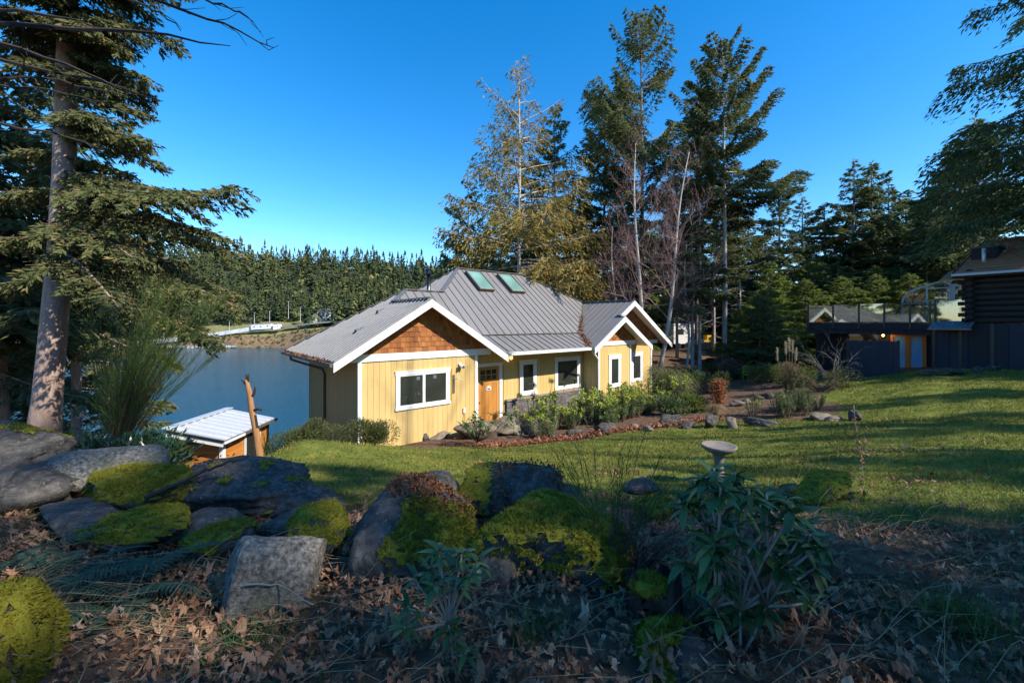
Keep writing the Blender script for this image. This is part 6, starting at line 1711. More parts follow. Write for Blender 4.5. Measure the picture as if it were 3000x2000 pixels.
# ---- broadleaf shrubs whose leaves are separate pieces
def leaf_mesh(name, mat, L=.12, W=.038, fold=.22, curl=.25):
    n = 5; V = []; Fq = []
    for i in range(n + 1):
        f = i/n; w = W*math.sin(math.pi*min(1, .06 + f*.94))**.75*(1 - .25*f); zc = -curl*L*f*f
        V += [(-w, L*f, zc + fold*w), (0, L*f, zc), (w, L*f, zc + fold*w)]
    for i in range(n):
        b = i*3; Fq += [(b, b+1, b+4, b+3), (b+1, b+2, b+5, b+4)]
    return np_mesh(name, np.array(V), [np.array(Fq)], M[mat], smooth=True)
LEAF = [leaf_mesh('leaf', 'laurel_leaf_obj', .105, .021, .3, .3), leaf_mesh('leaf', 'laurel_leaf_obj', .12, .023, .25, .5), leaf_mesh('leaf', 'laurel_leaf_obj', .095, .020, .35, .12)]
LEAFG = [leaf_mesh('leaf', 'leaf_fresh_obj', .15, .034, .3, .35), leaf_mesh('leaf', 'leaf_fresh_obj', .17, .038, .25, .5)]
def whorl_shrub(name, loc, stems, label, leaves, scale=1.0, nleaf=(9, 13), twigm='twig_grey', extra=0, droop=.5):
    """stems: list of polylines (local); every stem end carries a whorl of leaves, each leaf its own object"""
    e = empty(name, tuple(loc), 0, label, 'shrub')
    for P in stems:
        g = GB(); P = np.array(P, float); g.tube(P, np.linspace(.010, .0045, len(P))*scale, 6); g.build('stem', M[twigm], e, smooth=True)
        tip = P[-1]; ax = nrm(P[-1] - P[-2])
        m = rng.integers(*nleaf)
        for k in range(m):
            az = k*2.4 + rng.uniform(-.3, .3); el = rng.uniform(-.55, .45) if k > 2 else rng.uniform(.4, 1.0)
            d = Vector((math.cos(az)*math.cos(el), math.sin(az)*math.cos(el), math.sin(el) - .1*droop))
            q = d.to_track_quat('Y', 'Z')
            o = ob('leaf', leaves[rng.integers(len(leaves))], e, loc=tip - ax*rng.uniform(0, .06)*scale + np.array(d)*.008, scale=scale*rng.uniform(.75, 1.15))
            o.rotation_mode = 'QUATERNION'; o.rotation_quaternion = q
    return e
def pl(root, pts):     # pixel survey -> local polyline
    return [tuple(dpx(x, y, d) - root) for x, y, d in pts]
# big laurel in the foreground
root = ground_at(1700, 1500, 2.5); d0 = root.y
T = [(1640,1075),(1600,1110),(1690,1085),(1720,1120),(1655,1120),(1575,1150),(1610,1160),(1745,1150),(1790,1120),(1820,1160),(1770,1185),(1665,1180),(1700,1230),(1640,1240),(1600,1215),(1575,1290),(1625,1300),(1690,1290),(1745,1250),(1800,1220),(1850,1200),(1880,1240),(1840,1260),(1790,1290),(1870,1290),(1820,1340),(1760,1340),(1700,1350),(1590,1340),(1850,1370)]
T += [(1622,1095),(1670,1105),(1585,1130),(1630,1145),(1700,1150),(1760,1135),(1805,1140),(1740,1190),(1690,1205),(1625,1200),(1650,1270),(1720,1310),(1775,1250),(1830,1225),(1860,1225),(1810,1270),(1660,1330),(1740,1375)]
stems = []
jn = [(1700,1400),(1640,1390),(1760,1390)]
for k, (x, y) in enumerate(T):
    dd = d0 + rng.uniform(-.16, .34); jx, jy = jn[k % 3]
    stems.append(pl(root, [(jx, jy, d0 + .05), ((jx+x)/2 + rng.uniform(-15, 15), (jy+y)/2 + 10, (d0+dd)/2), (x, y + 14, dd), (x, y, dd)]))
for jx, jy in jn: stems.append([(0, 0, -.03)] + pl(root, [((1700+jx)/2, 1460, d0), (jx, jy, d0 + .05)]))
whorl_shrub('laurel_shrub', root, stems, 'large dark glossy laurel shrub in front of the bird bath', LEAF, 1.0, (12, 17), 'twig_grey')
root = ground_at(1040, 1540, 2.1); d0 = root.y
T = [(1010,1265),(985,1300),(1060,1270),(1035,1310),(960,1330),(1080,1320),(1000,1345),(940,1385),(930,1440),(1050,1350),(1095,1290)]
stems = [pl(root, [(1030, 1430, d0), ((1030+x)/2, (1440+y)/2, d0 + .02), (x, y + 12, d0 + rng.uniform(-.12, .15)), (x, y, d0 + rng.uniform(-.12, .15))]) for x, y in T]
stems += [[(0, 0, -.03)] + pl(root, [(1040, 1500, d0), (1030, 1430, d0)]), pl(root, [(1040, 1510, d0), (1070, 1500, d0 - .05), (1075, 1485, d0 - .05)])]
whorl_shrub('laurel_shrub', root, stems, 'small spindly laurel seedling in front of the central boulder', LEAF, .74, (10, 14), 'twig_grey')
# fresh green rhododendron by the door
root = Vector((-1.15, 13.6, gz(-1.15, 13.6) + .15))
stems = []
for k in range(44):
    a = rng.uniform(0, 6.28); r = rng.uniform(.1, .62); h = rng.uniform(.35, 1.0)
    if k > 30: tip = (rng.uniform(.3, 1.25), rng.uniform(.0, .4), rng.uniform(.45, .95))
    else: tip = (r*math.cos(a), r*math.sin(a), h)
    stems.append([(0, 0, 0), (tip[0]*.5, tip[1]*.5, tip[2]*.35), (tip[0], tip[1], tip[2]-.05), tip])
whorl_shrub('rhododendron', root, stems, 'bright green rhododendron beside the front door', LEAFG, 1.0, (6, 8), 'twig_brown')

# ---- plants as one foliage mesh each
def shrub(name, loc, label, mat, size, n, leaf, group=None, stems=10, stemm='twig_brown', flat=.0, lump=.35, tint0=.4, cat='shrub', rz=0, upb=.4):
    """dense shrub: leaves through an uneven lumpy volume, visible stems"""
    e = empty(name, tuple(loc), rz, label, cat, group)
    sx, sy, sz = size
    nl = 9; C = rng.uniform(-.62, .62, (nl, 3))*np.array([sx, sy, 0]) + np.array([0, 0, 1])*rng.uniform(.35, .75, (nl, 1))*sz
    rr = rng.uniform(.30, .55, nl)*min(sx, sy, sz)*1.2
    i = rng.integers(0, nl, n); d = nrm(rng.normal(size=(n, 3))); rad = rr[i]*rng.uniform(.35, 1.05, n)**.6
    O = C[i] + d*rad[:, None]; O[:, 2] = np.maximum(O[:, 2], .03*rng.random(n))
    td = nrm(d + rng.normal(0, .5, (n, 3)) + np.array([0, 0, upb]))
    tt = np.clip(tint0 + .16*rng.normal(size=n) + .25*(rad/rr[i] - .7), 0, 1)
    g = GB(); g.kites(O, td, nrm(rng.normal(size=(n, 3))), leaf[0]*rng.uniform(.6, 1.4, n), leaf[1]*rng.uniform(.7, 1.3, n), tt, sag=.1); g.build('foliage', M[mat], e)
    g = GB()
    for k in range(stems):
        j = k % nl; b = np.array([rng.normal(0, .15*sx), rng.normal(0, .15*sy), -.05])
        g.tube([b, b*.5 + C[j]*.5 + rng.normal(0, .04, 3), C[j] + np.array([0, 0, rr[j]*.4])], [.02, .013, .005], 5, tint=.4, cap=False)
    g.build('stems', M[stemm], e)
    return e
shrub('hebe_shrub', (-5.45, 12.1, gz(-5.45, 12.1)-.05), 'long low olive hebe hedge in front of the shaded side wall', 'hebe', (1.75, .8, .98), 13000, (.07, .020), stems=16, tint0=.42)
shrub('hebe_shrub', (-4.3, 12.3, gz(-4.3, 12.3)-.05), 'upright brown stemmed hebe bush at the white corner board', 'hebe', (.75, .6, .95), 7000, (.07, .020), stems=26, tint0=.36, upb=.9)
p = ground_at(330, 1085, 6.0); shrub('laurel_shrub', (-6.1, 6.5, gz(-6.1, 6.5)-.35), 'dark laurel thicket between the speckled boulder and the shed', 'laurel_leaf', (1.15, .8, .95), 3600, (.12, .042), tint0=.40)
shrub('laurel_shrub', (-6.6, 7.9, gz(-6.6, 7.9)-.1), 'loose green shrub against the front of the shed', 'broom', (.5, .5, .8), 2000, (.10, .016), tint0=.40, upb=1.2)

# euphorbias: stems with narrow whorled leaves and yellow heads, three shapes, one plant object each
def euphorbia(seed, n=14, h=.62, head=.55):
    rg = np.random.default_rng(seed); gs, gl = GB(), GB()
    for k in range(n):
        a = rg.uniform(0, 6.28); r = rg.uniform(.05, .36); hh = h*rg.uniform(.65, 1.15)
        P = np.array([[r*.3*math.cos(a), r*.3*math.sin(a), 0], [r*.8*math.cos(a), r*.8*math.sin(a), hh*.5], [r*math.cos(a), r*math.sin(a), hh]])
        gs.tube(P, [.011, .009, .006], 5, cap=False)
        m = 46; f = .35 + .65*rg.random(m); az = rg.uniform(0, 6.28, m)
        O = np.stack([np.interp(f, [0, .5, 1], P[:, i]) for i in range(3)], -1)
        d = np.stack([np.cos(az), np.sin(az), rg.uniform(-.25, .6, m)], -1)
        gl.kites(O, d, np.array([[0, 0, 1.]])+rg.normal(0, .2, (m, 3)), .105*(1.2 - .5*f), .018, np.clip(.25 + .28*f + .1*rg.normal(size=m), 0, .7), sag=.3)
        if rg.random() < head:
            m = 26; d = nrm(rg.normal(size=(m, 3)) + np.array([0, 0, .6]))
            gl.kites(P[-1] + d*.02 + rg.normal(0, .022, (m, 3)) + np.array([0, 0, .02]), d, nrm(rg.normal(size=(m, 3))), .065, .045, np.clip(.93 + .05*rg.normal(size=m), .82, 1))
    return gs.mesh('euphorbia_stems', M['twig_brown'], True), gl.mesh('euphorbia_leaves', M['euphorbia'])
EUP = [euphorbia(s, n, h, hd) for s, n, h, hd in ((1, 11, .60, .55), (2, 10, .72, .65), (3, 12, .52, .45), (4, 13, .66, .1))]
def eup(x, y, s, k, label, group):
    e = empty('euphorbia', (x, y, gz(x, y) - .02), rng.uniform(0, 6.28), label, 'plant', group, scale=(s, s, s*rng.uniform(.75, 1.3)))
    st, lf = EUP[k]; ob('stems', st, e); ob('leaves', lf, e)
for k in range(95):
    u = rng.uniform(5.6, 15.6); v = rng.uniform(-2.9, -.55) - (.4 if u > 9 else 0)
    x, y = uv(u, v)
    if lawn_sd(np.array([x]), np.array([y]))[0] > -.45: continue
    eup(x, y, rng.uniform(1.0, 1.5), int(rng.integers(0, 3)), 'leafy euphorbia with yellow green heads in the flower bed before the porch', 'euphorbias in the porch bed')
for k in range(13):
    q = ground_at(rng.uniform(1735, 1890), rng.uniform(938, 965), 14.5)
    eup(q.x, q.y + .25, rng.uniform(.85, 1.25), 3, 'dark green euphorbia without yellow heads near the lawn end of the bed', 'dark euphorbias at the lawn end of the bed')
# taller leggy euphorbias with reddish stems in front of the porch windows
gs_ = GB()
for k, (u, v, h, du) in enumerate(((6.9, -.6, 1.35, -.35), (7.7, -.5, 1.65, -.25), (8.6, -.4, 1.7, .05), (9.3, -.5, 1.5, .1), (9.9, -.5, 1.65, .25))):
    x, y = uv(u, v); e = empty('tall_euphorbia', (x, y, gz(x, y)), HA, ['leggy euphorbia bending toward the front door', 'leggy euphorbia left of the narrow porch window', 'straight leggy euphorbia at the edge of the narrow window', 'leggy euphorbia between the porch windows', 'leaning leggy euphorbia before the large porch window'][k].replace('left of', 'beside'), 'plant')
    P = np.array([[0, 0, 0], [du*.3, 0, h*.4], [du*.8, 0, h*.8], [du, 0, h]]); g = GB(); g.tube(P, [.02, .018, .014, .01], 7); g.build('stem', M['rust_roof'], e, smooth=True)
    m = 130; az = rng.uniform(0, 6.28, m); el = rng.uniform(-.6, .9, m); d = np.stack([np.cos(az)*np.cos(el), np.sin(az)*np.cos(el), np.sin(el)], -1)
    g = GB(); g.kites(P[-1] + rng.normal(0, .04, (m, 3)) + np.array([0, 0, -.03]), d, np.array([[0, 0, 1.]]) + rng.normal(0, .3, (m, 3)), .17*rng.uniform(.7, 1.2, m), .024, np.clip(.35 + .2*rng.normal(size=m), 0, .9), sag=.25); g.build('leaves', M['euphorbia'], e)

# arching grasses
def grass_clump(name, loc, label, mat, n, h, spread, w=.012, arch=.55, cat='grass', group=None, tint0=.5):
    e = empty(name, tuple(loc), 0, label, cat, group); g = GB()
    a = rng.uniform(0, 6.28, n); hh = h*rng.uniform(.5, 1.1, n); sp = spread*rng.uniform(.15, 1.0, n)
    base = np.stack([rng.normal(0, .12*spread, n), rng.normal(0, .12*spread, n), np.zeros(n)], -1)
    prev = base; K_ = 6; tt = np.clip(tint0 + .2*rng.normal(size=n), 0, 1)
    for k in range(1, K_ + 1):
        f = k/K_; r = sp*f**1.6; z = hh*(np.sin(min(f*1.25, 1)*math.pi*.5) - arch*max(0, f-.55)**1.5*1.6)
        cur = base + np.stack([r*np.cos(a), r*np.sin(a), z], -1)
        g.segs(prev, cur, w*.5*(1 - .8*(k-1)/K_), w*.5*(1 - .8*f) + .0006, 3, tt); prev = cur
    tag(g.build('blades', M[mat], e), kind='stuff'); return e
q = uv(15.6, -2.1); grass_clump('fountain_grass', (*q, gz(*q)), 'big arching pale green fountain grass before the right gable', 'fountain_grass', 520, 1.9, 1.7, .020, arch=1.0)
q = uv(16.8, -2.2); grass_clump('fountain_grass', (*q, gz(*q)), 'smaller fountain grass clump beside the lean to', 'fountain_grass', 260, 1.3, 1.2, .018, arch=1.0)
q = ground_at(1672, 950, 15.5); q.y += .8
e = grass_clump('rust_grass', (q.x, q.y, gz(q.x, q.y)), 'upright rust orange dried reed clump in the flower bed', 'rust_grass', 150, 1.35, .35, .03, arch=.1)
g = GB(); m = 900; a = rng.uniform(0, 6.28, m); r = rng.uniform(0, .34, m); O = np.stack([r*np.cos(a), r*np.sin(a), rng.uniform(.3, 1.32, m)], -1); d = nrm(np.stack([np.cos(a*3), np.sin(a*3), rng.uniform(-1, .6, m)], -1)); g.kites(O, d, nrm(rng.normal(size=(m, 3))), rng.uniform(.08, .22, m), .03, rng.random(m), sag=.5); g.build('curled_leaves', M['rust_grass'], e)
q = ground_at(1655, 965, 14.5); grass_clump('straw_grass', (q.x, q.y+.5, gz(q.x, q.y+.5)), 'pale straw coloured grass tuft at the foot of the rust reeds', 'dry_grass', 420, .62, .5, .012, arch=.6, tint0=.7)
q = ground_at(1812, 905, 18.5)
e = grass_clump('pampas_grass', (q.x, q.y, q.z), 'tall pampas grass with cream plumes before the dark house', 'dry_grass', 330, 1.55, .7, .016, arch=.6, tint0=.45)
for k, (dx, h) in enumerate(((-.55, 1.95), (-.12, 2.25), (.06, 2.4), (.24, 2.3), (.42, 1.95))):
    g = GB(); g.tube([(dx*.4, 0, 0), (dx*.8, .02*k, h*.6), (dx, .03*k, h)], [.012, .010, .006], 5); st_ = g.build('stalk', M['dry_grass'], e)
    m = 170; f = rng.random(m); O = np.stack([dx + rng.normal(0, .018, m), .03*k + rng.normal(0, .018, m), h - .6*f + .2], -1); d = nrm(np.stack([rng.normal(0, .5, m), rng.normal(0, .5, m), np.full(m, 1.)], -1))
    g = GB(); g.kites(O, d, nrm(rng.normal(size=(m, 3))), .11, .02, rng.random(m)); g.build('plume', M['plume'], st_)
# bare bush, thicket, dark shrubs near the patio
def bare_bush(loc, label, H, n, spread, mat='twig_grey', depth=3, name='bare_bush', r=.02):
    A0, A1, RA, RB = [], [], [], []
    def rec(p, d, ln, rr, lv):
        for k in range(3):
            d = nrm(d + rng.normal(0, .16, 3)); q = p + d*ln/3; A0.append(p); A1.append(q); RA.append(rr*(1 - k*.2)); RB.append(rr*(.8 - k*.2)); p = q
            if lv < depth and rng.random() < .8: rec(q, nrm(d + nrm(rng.normal(size=3))*.8), ln*rng.uniform(.4, .65), rr*.55, lv + 1)
    for k in range(n):
        a = rng.uniform(0, 6.28); rec(np.array([rng.normal(0, .06), rng.normal(0, .06), -.05]), nrm(np.array([math.cos(a)*spread, math.sin(a)*spread, 1.])), H*rng.uniform(.7, 1.05), r, 0)
    e = empty(name, tuple(loc), 0, label, 'shrub'); g = GB(); g.segs(np.array(A0), np.array(A1), np.array(RA), np.array(RB), 4, np.clip(.55 + .25*rng.normal(size=len(A0)), 0, 1)); g.build('branches', M[mat], e, smooth=True); return e
q = ground_at(1918, 880, 19.5); bare_bush((q.x, q.y, q.z), 'bare spreading shrub with pale upright branches before the privacy screen', 1.75, 11, .55, 'twig_grey', 3, r=.017)
q = ground_at(1920, 900, 18.5); shrub('bramble_shrub', (q.x-.2, q.y+.4, q.z), 'brown tangled thicket under the bare spreading shrub', 'hebe', (1.7, .8, .85), 2600, (.10, .03), stems=50, stemm='twig_purple', tint0=.45)
for k, (xd, yd, dp, sz, nm_, mt, lab) in enumerate(((1640, 905, 20, (1.0, .8, 1.2), 'dark_shrub', 'needle_dark', 'dark twiggy shrub behind the straw grass'), (1590, 900, 22, (1.1, .8, 1.3), 'dark_shrub', 'needle_fir', 'dark shrub in front of the lean to'), (1760, 880, 21, (1.3, .8, 1.0), 'leafy_shrub', 'needle_fir', 'low leafy shrub between the lime chair and the pampas'), (1840, 890, 20, (1.0, .8, .9), 'leafy_shrub', 'needle_lime', 'green shrub at the foot of the pampas grass'), (1700, 870, 24, (1.4, 1.0, 1.3), 'dark_shrub', 'twig_purple', 'purplish twig thicket beyond the rust reeds'), (1560, 955, 17.5, (.9, .6, .8), 'leafy_shrub', 'euphorbia', 'soft green shrub under the fountain grass'), (1600, 950, 17, (.7, .6, .7), 'leafy_shrub', 'needle_lime', 'small green shrub beside the rust reeds'))):
    q = ground_at(xd, yd, dp); shrub(nm_, (q.x, q.y+.5, gz(q.x, q.y+.5)), lab, mt, sz, 2600, (.13, .035), stems=14, tint0=.4)
# ---- broom: green whippy stems
def broom(loc, label, H, n, leanx, spread, mat='broom', bare=False, r=.006, depth=.5):
    e = empty('broom_shrub', tuple(loc), 0, label, 'shrub'); gs, gf = GB(), GB(); A0, A1, RA, RB, TT = [], [], [], [], []
    for k in range(n):
        a = rng.uniform(0, 6.28); h = H*rng.uniform(.55, 1.05); lx = leanx*rng.uniform(.2, 1.3) + spread*math.cos(a)*.6; ly = spread*math.sin(a)*depth
        P = np.array([[rng.normal(0, .07), rng.normal(0, .07), -.05], [lx*.2, ly*.2, h*.3], [lx*.55, ly*.55, h*.66], [lx, ly, h]])
        q = np.linspace(0, 1, 9); C = np.stack([np.interp(q, [0, .33, .66, 1], P[:, i]) for i in range(3)], -1) + rng.normal(0, .012, (9, 3))
        gs.tube(C[:5], np.linspace(r*2.4, r*1.2, 5), 5, tint=.4, cap=False)
        m = 16 if bare else 40
        f = rng.uniform(.28, .98, m); O = np.stack([np.interp(f, q, C[:, i]) for i in range(3)], -1); dd = nrm(C[-1] - C[4])
        d = nrm(dd[None] + rng.normal(0, .34, (m, 3)) + np.array([0, 0, .25])); l = rng.uniform(.14, .42, m)*H*.42
        mid = O + d*(l*.5)[:, None]; d2 = nrm(d + rng.normal(0, .15, (m, 3)) + np.array([leanx*.12, 0, .05])); tip = mid + d2*(l*.5)[:, None]
        A0 += [O, mid]; A1 += [mid, tip]; RA += [np.full(m, r*.55), np.full(m, r*.42)]; RB += [np.full(m, r*.42), np.full(m, r*.16)]; t_ = np.clip(.45 + .25*rng.normal(size=m), 0, 1); TT += [t_*.8, t_]
        gf.segs(C[4:-1], C[5:], r*.9, r*.6, 3, .4)
    gf.segs(np.concatenate(A0), np.concatenate(A1), np.concatenate(RA), np.concatenate(RB), 3, np.concatenate(TT))
    gs.build('stems', M['twig_brown'], e, smooth=True); gf.build('shoots', M[mat], e); return e
x, y = -7.5, 7.7; broom((x, y, gz(x, y)), 'tall green whippy broom leaning over the water beside the big spruce', 3.6, 78, 1.3, 1.1, r=.0055)
x, y = -8.3, 8.6; broom((x, y, gz(x, y)), 'darker broom growing tight against the big spruce trunk', 3.0, 40, .3, .9, r=.0052)
x, y = -6.6, 11.3; broom((x, y, gz(x, y)), 'low pale broom between the shed and the hebe hedge', 1.5, 26, .1, .7, r=.006)
p = ground_at(1400, 1330, 3.0); broom((p.x, p.y, p.z), 'sparse dark leafless broom standing in front of the lawn', 1.05, 26, .0, .62, 'grass_dark', True, r=.0030)
p = ground_at(1470, 1330, 2.9); broom((p.x, p.y, p.z), 'low wiry broom tangle beside the big laurel', .55, 30, .1, .5, 'twig_brown', True, r=.0028)

# ---- sword ferns, every frond a part
def frond_mesh(seed, L=.75):
    rg = np.random.default_rng(seed); g = GB(); n = 26
    f = np.linspace(0.05, 1, n); X = np.zeros(n); Y = L*f; Z = L*(.55*f - .75*f**2)
    C = np.stack([X, Y, Z], -1); g.segs(C[:-1], C[1:], .004, .003, 3, .7)
    for sd in (-1, 1):
        l = .115*np.sin(np.pi*np.clip(f*.92+.06, 0, 1))**.7 + .01
        d = np.stack([np.full(n, sd*1.), np.full(n, .35), rg.normal(-.12, .1, n)], -1)
        g.kites(C, d, np.array([[0, .2, 1.]]) + rg.normal(0, .12, (n, 3)), l, .024, np.clip(.45 + .18*rg.normal(size=n), 0, 1), mid=.3, sag=.15)
    return g.mesh('frond', M['fern'])
FR = [frond_mesh(s, L) for s, L in ((1, .75), (2, .62), (3, .85))]
for k, (xd, yd, sc, nf, lab) in enumerate(((250, 1400, .95, 15, 'large sword fern left of the leaning granite block'), (120, 1370, .8, 12, 'sword fern behind the upright mossy stone'), (420, 1300, .75, 11, 'sword fern below the long flat boulder'), (330, 1290, .7, 9, 'small sword fern under the strip of moss'), (60, 1300, .7, 9, 'bluish sword fern at the outer edge of the leaf slope'), (210, 1190, .55, 8, 'little fern at the slanting slab'))):
    p = ground_at(xd, yd, 2.6); e = empty('sword_fern', tuple(p), rng.uniform(0, 6), lab.replace('left of', 'beside'), 'fern')
    for i in range(nf):
        o = ob('frond', FR[rng.integers(3)], e, scale=sc*rng.uniform(.7, 1.1)); o.rotation_euler = (rng.uniform(-.15, .45), rng.uniform(-.25, .25), i*6.283/nf + rng.uniform(-.25, .25))

# ---- fallen sticks
for k, (pts, r, lab, mt) in enumerate((([(340,1140,3.9),(400,1112,4.1),(470,1080,4.3),(520,1062,4.35),(560,1052,4.4)], .022, 'crooked dead branch resting on the flat boulder', 'dead_limb'),
                                      ([(1790,1345,2.5),(1880,1385,2.4),(1960,1420,2.35)], .010, 'thin fallen stick under the big laurel', 'twig_grey'),
                                      ([(560,1345,2.4),(640,1340,2.5),(720,1390,2.3)], .006, 'thin straw twig against the granite block', 'twig_grey'),
                                      ([(1960,930,6.2),(1968,1000,6.2),(1980,1060,6.2),(1985,1110,6.15)], .006, 'tall dried flower stalk standing at the lawn edge', 'twig_grey'),
                                      ([(1165,1345,2.5),(1190,1440,2.4),(1210,1500,2.3)], .003, 'thin dry stem before the moss dome', 'twig_grey'))):
    P = [dpx(*q) for q in pts]; root = P[0].copy()
    g = GB(); C = np.array([tuple(p - root) for p in P]); q = np.linspace(0, 1, 3*len(C)); t = np.linspace(0, 1, len(C)); C = np.stack([np.interp(q, t, C[:, i]) for i in range(3)], -1) + rng.normal(0, r*.6, (len(q), 3))
    g.tube(C, r*(1 - .5*q), 6, tint=.5)
    o = g.build('dead_stick', M[mt], None, loc=root, smooth=True); tag(o, lab, 'stick')
    if k == 3:
        m = 60; g = GB(); f = rng.uniform(.05, .75, m); O = np.stack([np.interp(f, q, C[:, i]) for i in range(3)], -1); g.kites(O, nrm(rng.normal(size=(m, 3))), nrm(rng.normal(size=(m, 3))), .05, .025, rng.random(m)*.5); g.build('seed_heads', M['litter'], o)

# ------------------------------------------------------------------ leaf litter
def maple(n_l=5):
    a = []; 
    for k in range(5):
        c = math.pi/2 + (k - 2)*.95; ln = [.62, .9, 1.0, .9, .62][k]
        a += [(c, ln), (c + .47, ln*.62)]
    a += [(math.pi/2 - 2.75 + 2*math.pi, .35)]
    a.sort(key=lambda t: t[0]); 
    return np.array([(r*math.cos(t), r*math.sin(t)) for t, r in a])
MP = maple()
def litter(name, P, size, mat, label, cat='leaves', lift=(.004, .05), tilt=.5):
    n = len(P); m = len(MP)
    a = rng.uniform(0, 6.28, n); s = size*np.clip(rng.lognormal(-.1, .32, n), .35, 1.5)
    ct, st = np.cos(a), np.sin(a)
    bx = rng.uniform(-3.4, 3.4, (n, 1)); by = rng.uniform(-3.4, 3.4, (n, 1)); bxy = rng.uniform(-3, 3, (n, 1))
    tr = rng.uniform(.55, 1.12, (n, m)); ax_ = rng.uniform(.6, 1., (n, 1)); U, Vv = MP[None, :, 0]*tr*ax_, MP[None, :, 1]*tr
    X = U*s[:, None]; Y = Vv*s[:, None]
    Z = s[:, None]*(.35*bx*U**2 + .35*by*Vv**2 + .3*bxy*U*Vv) + s[:, None]*rng.normal(0, .12, (n, m))
    tx, ty = rng.normal(0, tilt, (n, 1)), rng.normal(0, tilt, (n, 1))
    Z = Z + X*tx + Y*ty
    W = np.stack([X*ct[:, None] - Y*st[:, None], X*st[:, None] + Y*ct[:, None], Z], -1)
    c = np.zeros((n, 1, 3))
    W = np.concatenate([c, W], 1)
    W[:, :, 2] -= np.minimum(W[:, :, 2].min(1), 0)[:, None]*.75
    W += P[:, None, :] + np.array([0, 0, 1.])*rng.uniform(*lift, (n, 1, 1))
    f = np.stack([np.zeros(m, int), 1 + np.arange(m), 1 + (np.arange(m)+1) % m], -1)[:-1]
    T = (f[None] + (np.arange(n)*(m+1))[:, None, None]).reshape(-1, 3)
    g = GB(); g.add(W.reshape(-1, 3), T, np.repeat(np.clip(.40 + .32*rng.normal(size=n), 0, 1), len(f)))
    tag(g.build(name, M[mat]), label, cat, kind='stuff')
def scatter(n, x0, x1, y0, y1, dens):
    x = rng.uniform(x0, x1, n); y = rng.uniform(y0, y1, n); k = rng.random(n) < dens(x, y); x, y = x[k], y[k]
    return np.stack([x, y, ground_h(x, y)], -1)
infr = lambda x, y: np.abs(x) < 1.32*y + .6
pat = lambda x, y, s, o: _vnoise(x, y, s, o)
P = scatter(62000, -6.5, 7.5, 1.1, 6.2, lambda x, y: infr(x, y)*np.clip(.68 + .34*pat(x, y, 1.9, 1.) - np.clip(y - 4.2 + .42*np.clip(x - 1.5, 0, 2.2), 0, 3)*.42 - .25*(x > 2.0)*(pat(x, y, 1.1, 31.) > .1), 0, 1))
litter('leaf_litter', P, .040, 'litter', 'thick brown maple leaf litter covering the shaded foreground slope')
P = scatter(5200, 1.5, 14, 4.5, 8.5, lambda x, y: infr(x, y)*np.clip(pat(x, y, 1.1, 4.)*1.3 - .10 + .25*(y < 6.4), 0, .9))
litter('leaf_drift', P, .045, 'litter', 'brown leaf drifts thinning out over the lawn edge')
P = scatter(9000, -4, 12, 5.5, 16, lambda x, y: infr(x, y)*np.clip(pat(x, y, 1.6, 7.)*1.1 - .50, 0, .5))
litter('scattered_leaves', P, .055, 'fresh_litter', 'reddish brown leaves scattered on the sunlit grass')
us = rng.uniform(5.0, 16.2, 2600); vs_ = -2.35 + rng.normal(0, .28, 2600) - .8*np.clip((us - 5)/11, 0, 1)*0
xy = np.array([uv(a, b) for a, b in zip(us, vs_)]); sd_ = lawn_sd(xy[:, 0], xy[:, 1])
t_ = rng.random(2600); seg = [np.array(q) for q in ((-1.2, 13.5), (3.6, 15.7), (8.5, 16.7), (12.2, 15.2))]
pp = np.where((t_ < .45)[:, None], seg[0] + (seg[1]-seg[0])*(t_/.45)[:, None], seg[1] + (seg[2]-seg[1])*((t_-.45)/.55)[:, None]) + rng.normal(0, .16, (2600, 2)); 
P = np.stack([pp[:, 0], pp[:, 1], ground_h(pp[:, 0], pp[:, 1])], -1)
litter('bed_leaves', P, .075, 'fresh_litter', 'drift of orange red leaves along the flower bed edging', lift=(.0, .09))

# ------------------------------------------------------------------ grass
def blades(name, P, h, w, mat, label, tint0=.5, lean=.5, cat='grass'):
    n = len(P); d = nrm(np.array([0, 0, 1.]) + rng.normal(0, lean, (n, 3))*np.array([1, 1, .3])); 
    tt = np.clip(tint0 + .20*pat(P[:, 0], P[:, 1], 1.7, 3.) + .26*pat(P[:, 0], P[:, 1], .62, 6.) + .16*rng.normal(size=n), 0, 1)
    g = GB(); g.kites(P - np.array([0, 0, .01]), d, nrm(rng.normal(size=(n, 3))*np.array([1, 1, .1])), h, w, tt, mid=.35, sag=.25)
    tag(g.build(name, M[mat]), label, cat, kind='stuff')
def lawn_pts(n, ymax, pw):
    y = 4.3 + (ymax - 4.3)*rng.random(n)**pw; x = rng.uniform(-1.3, 1.3, n)*y
    k = (lawn_sd(x, y) + .45*pat(x, y, 2.1, 9.) > 0) & (x < 27) & (rng.random(n) < np.clip(.70 + .55*pat(x, y, 1.2, 2.) + .4*pat(x, y, .5, 8.), .08, 1))
    x, y = x[k], y[k]; return np.stack([x, y, ground_h(x, y)], -1)
P = lawn_pts(190000, 22, 1.0)
blades('lawn_grass', P, rng.uniform(.035, .085, len(P))*(1 + .02*P[:, 1]), .0035*P[:, 1]**.75, 'grass', 'short mossy lawn sloping down to the flower bed', .50, .6)
P = scatter(60000, -6, 8, 1.2, 6.2, lambda x, y: infr(x, y)*np.clip(pat(x, y, 1.5, 12.)*1.1 - .02 + .16*(y > 4.0) + .2*(x > 1.5), 0, .9))
blades('rough_grass', P, rng.uniform(.04, .15, len(P)), .005, 'grass_dark', 'thin dark green grass growing through the leaf litter', .5, .5)
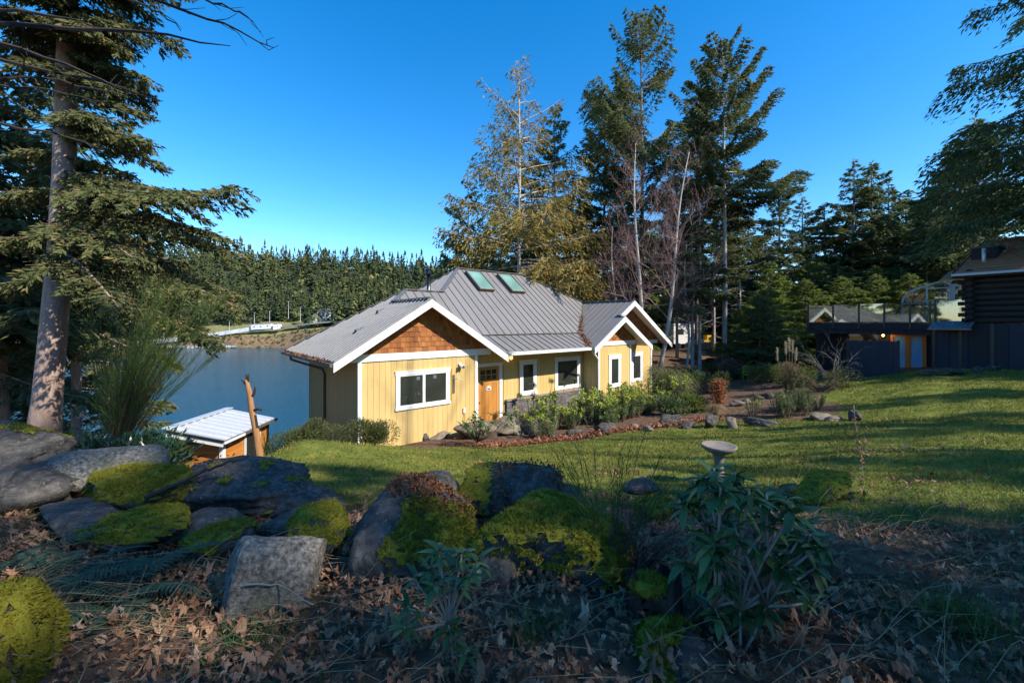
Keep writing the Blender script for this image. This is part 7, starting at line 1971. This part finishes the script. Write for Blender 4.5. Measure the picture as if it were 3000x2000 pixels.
# tufts
for k, (xd, yd, h, n, lab) in enumerate(((2210, 1440, .20, 420, 'bright green grass tuft among the leaves'), (760, 1240, .16, 260, 'grass tuft beside the central boulder'), (1230, 1465, .14, 200, 'grass tuft below the moss dome'), (560, 1480, .12, 160, 'grass tuft at the base of the granite block'))):
    p = ground_at(xd, yd, 2.6); m = n; O = np.stack([p.x + rng.normal(0, .09, m), p.y + rng.normal(0, .09, m), np.full(m, p.z)], -1)
    e = empty('grass_tuft', tuple(p), 0, lab, 'grass'); g = GB(); d = nrm(np.array([0, 0, 1.]) + rng.normal(0, .45, (m, 3))); g.kites(O - np.array(p), d, nrm(rng.normal(size=(m, 3))), h*rng.uniform(.5, 1.1, m), .006, np.clip(.6 + .2*rng.normal(size=m), 0, 1), mid=.4, sag=.3); tag(g.build('blades', M['grass_dark'], e), kind='stuff')
# straw coloured dead grass stalks
n = 900; P = scatter(12000, -5.5, 9, 1.4, 8.0, lambda x, y: infr(x, y)*np.clip(pat(x, y, 1.3, 21.) - .15, 0, .35)); n = len(P)
d = nrm(np.array([.25, 0, 1.]) + rng.normal(0, .45, (n, 3))); l = rng.uniform(.12, .42, n); g = GB(); m1 = P + d*(l*.6)[:, None]; g.segs(P, m1, .0016, .0013, 3, .5); g.segs(m1, m1 + nrm(d + rng.normal(0, .3, (n, 3)))*(l*.4)[:, None], .0013, .0006, 3, .7)
tag(g.build('dry_stalks', M['dry_grass']), 'thin pale dead grass stalks standing through the foreground', 'grass', kind='stuff')
P = scatter(1500, -5.2, 5.0, 1.5, 4.4, lambda x, y: infr(x, y)*np.where(x < -1.4, .7, .35)); n = len(P); d = nrm(np.array([.9, .15, .28]) + rng.normal(0, .22, (n, 3))); l = rng.uniform(.25, .75, n); g = GB(); P[:, 2] += .05
g.segs(P, P + d*(l*.55)[:, None], .0018, .0014, 3, .6); Q = P + d*(l*.55)[:, None]; g.segs(Q, Q + nrm(d + np.array([0, 0, -.5]))*(l*.45)[:, None], .0014, .0007, 3, .75)
tag(g.build('trailing_straw', M['dry_grass']), 'long straw blades trailing over the fern slope', 'grass', kind='stuff')
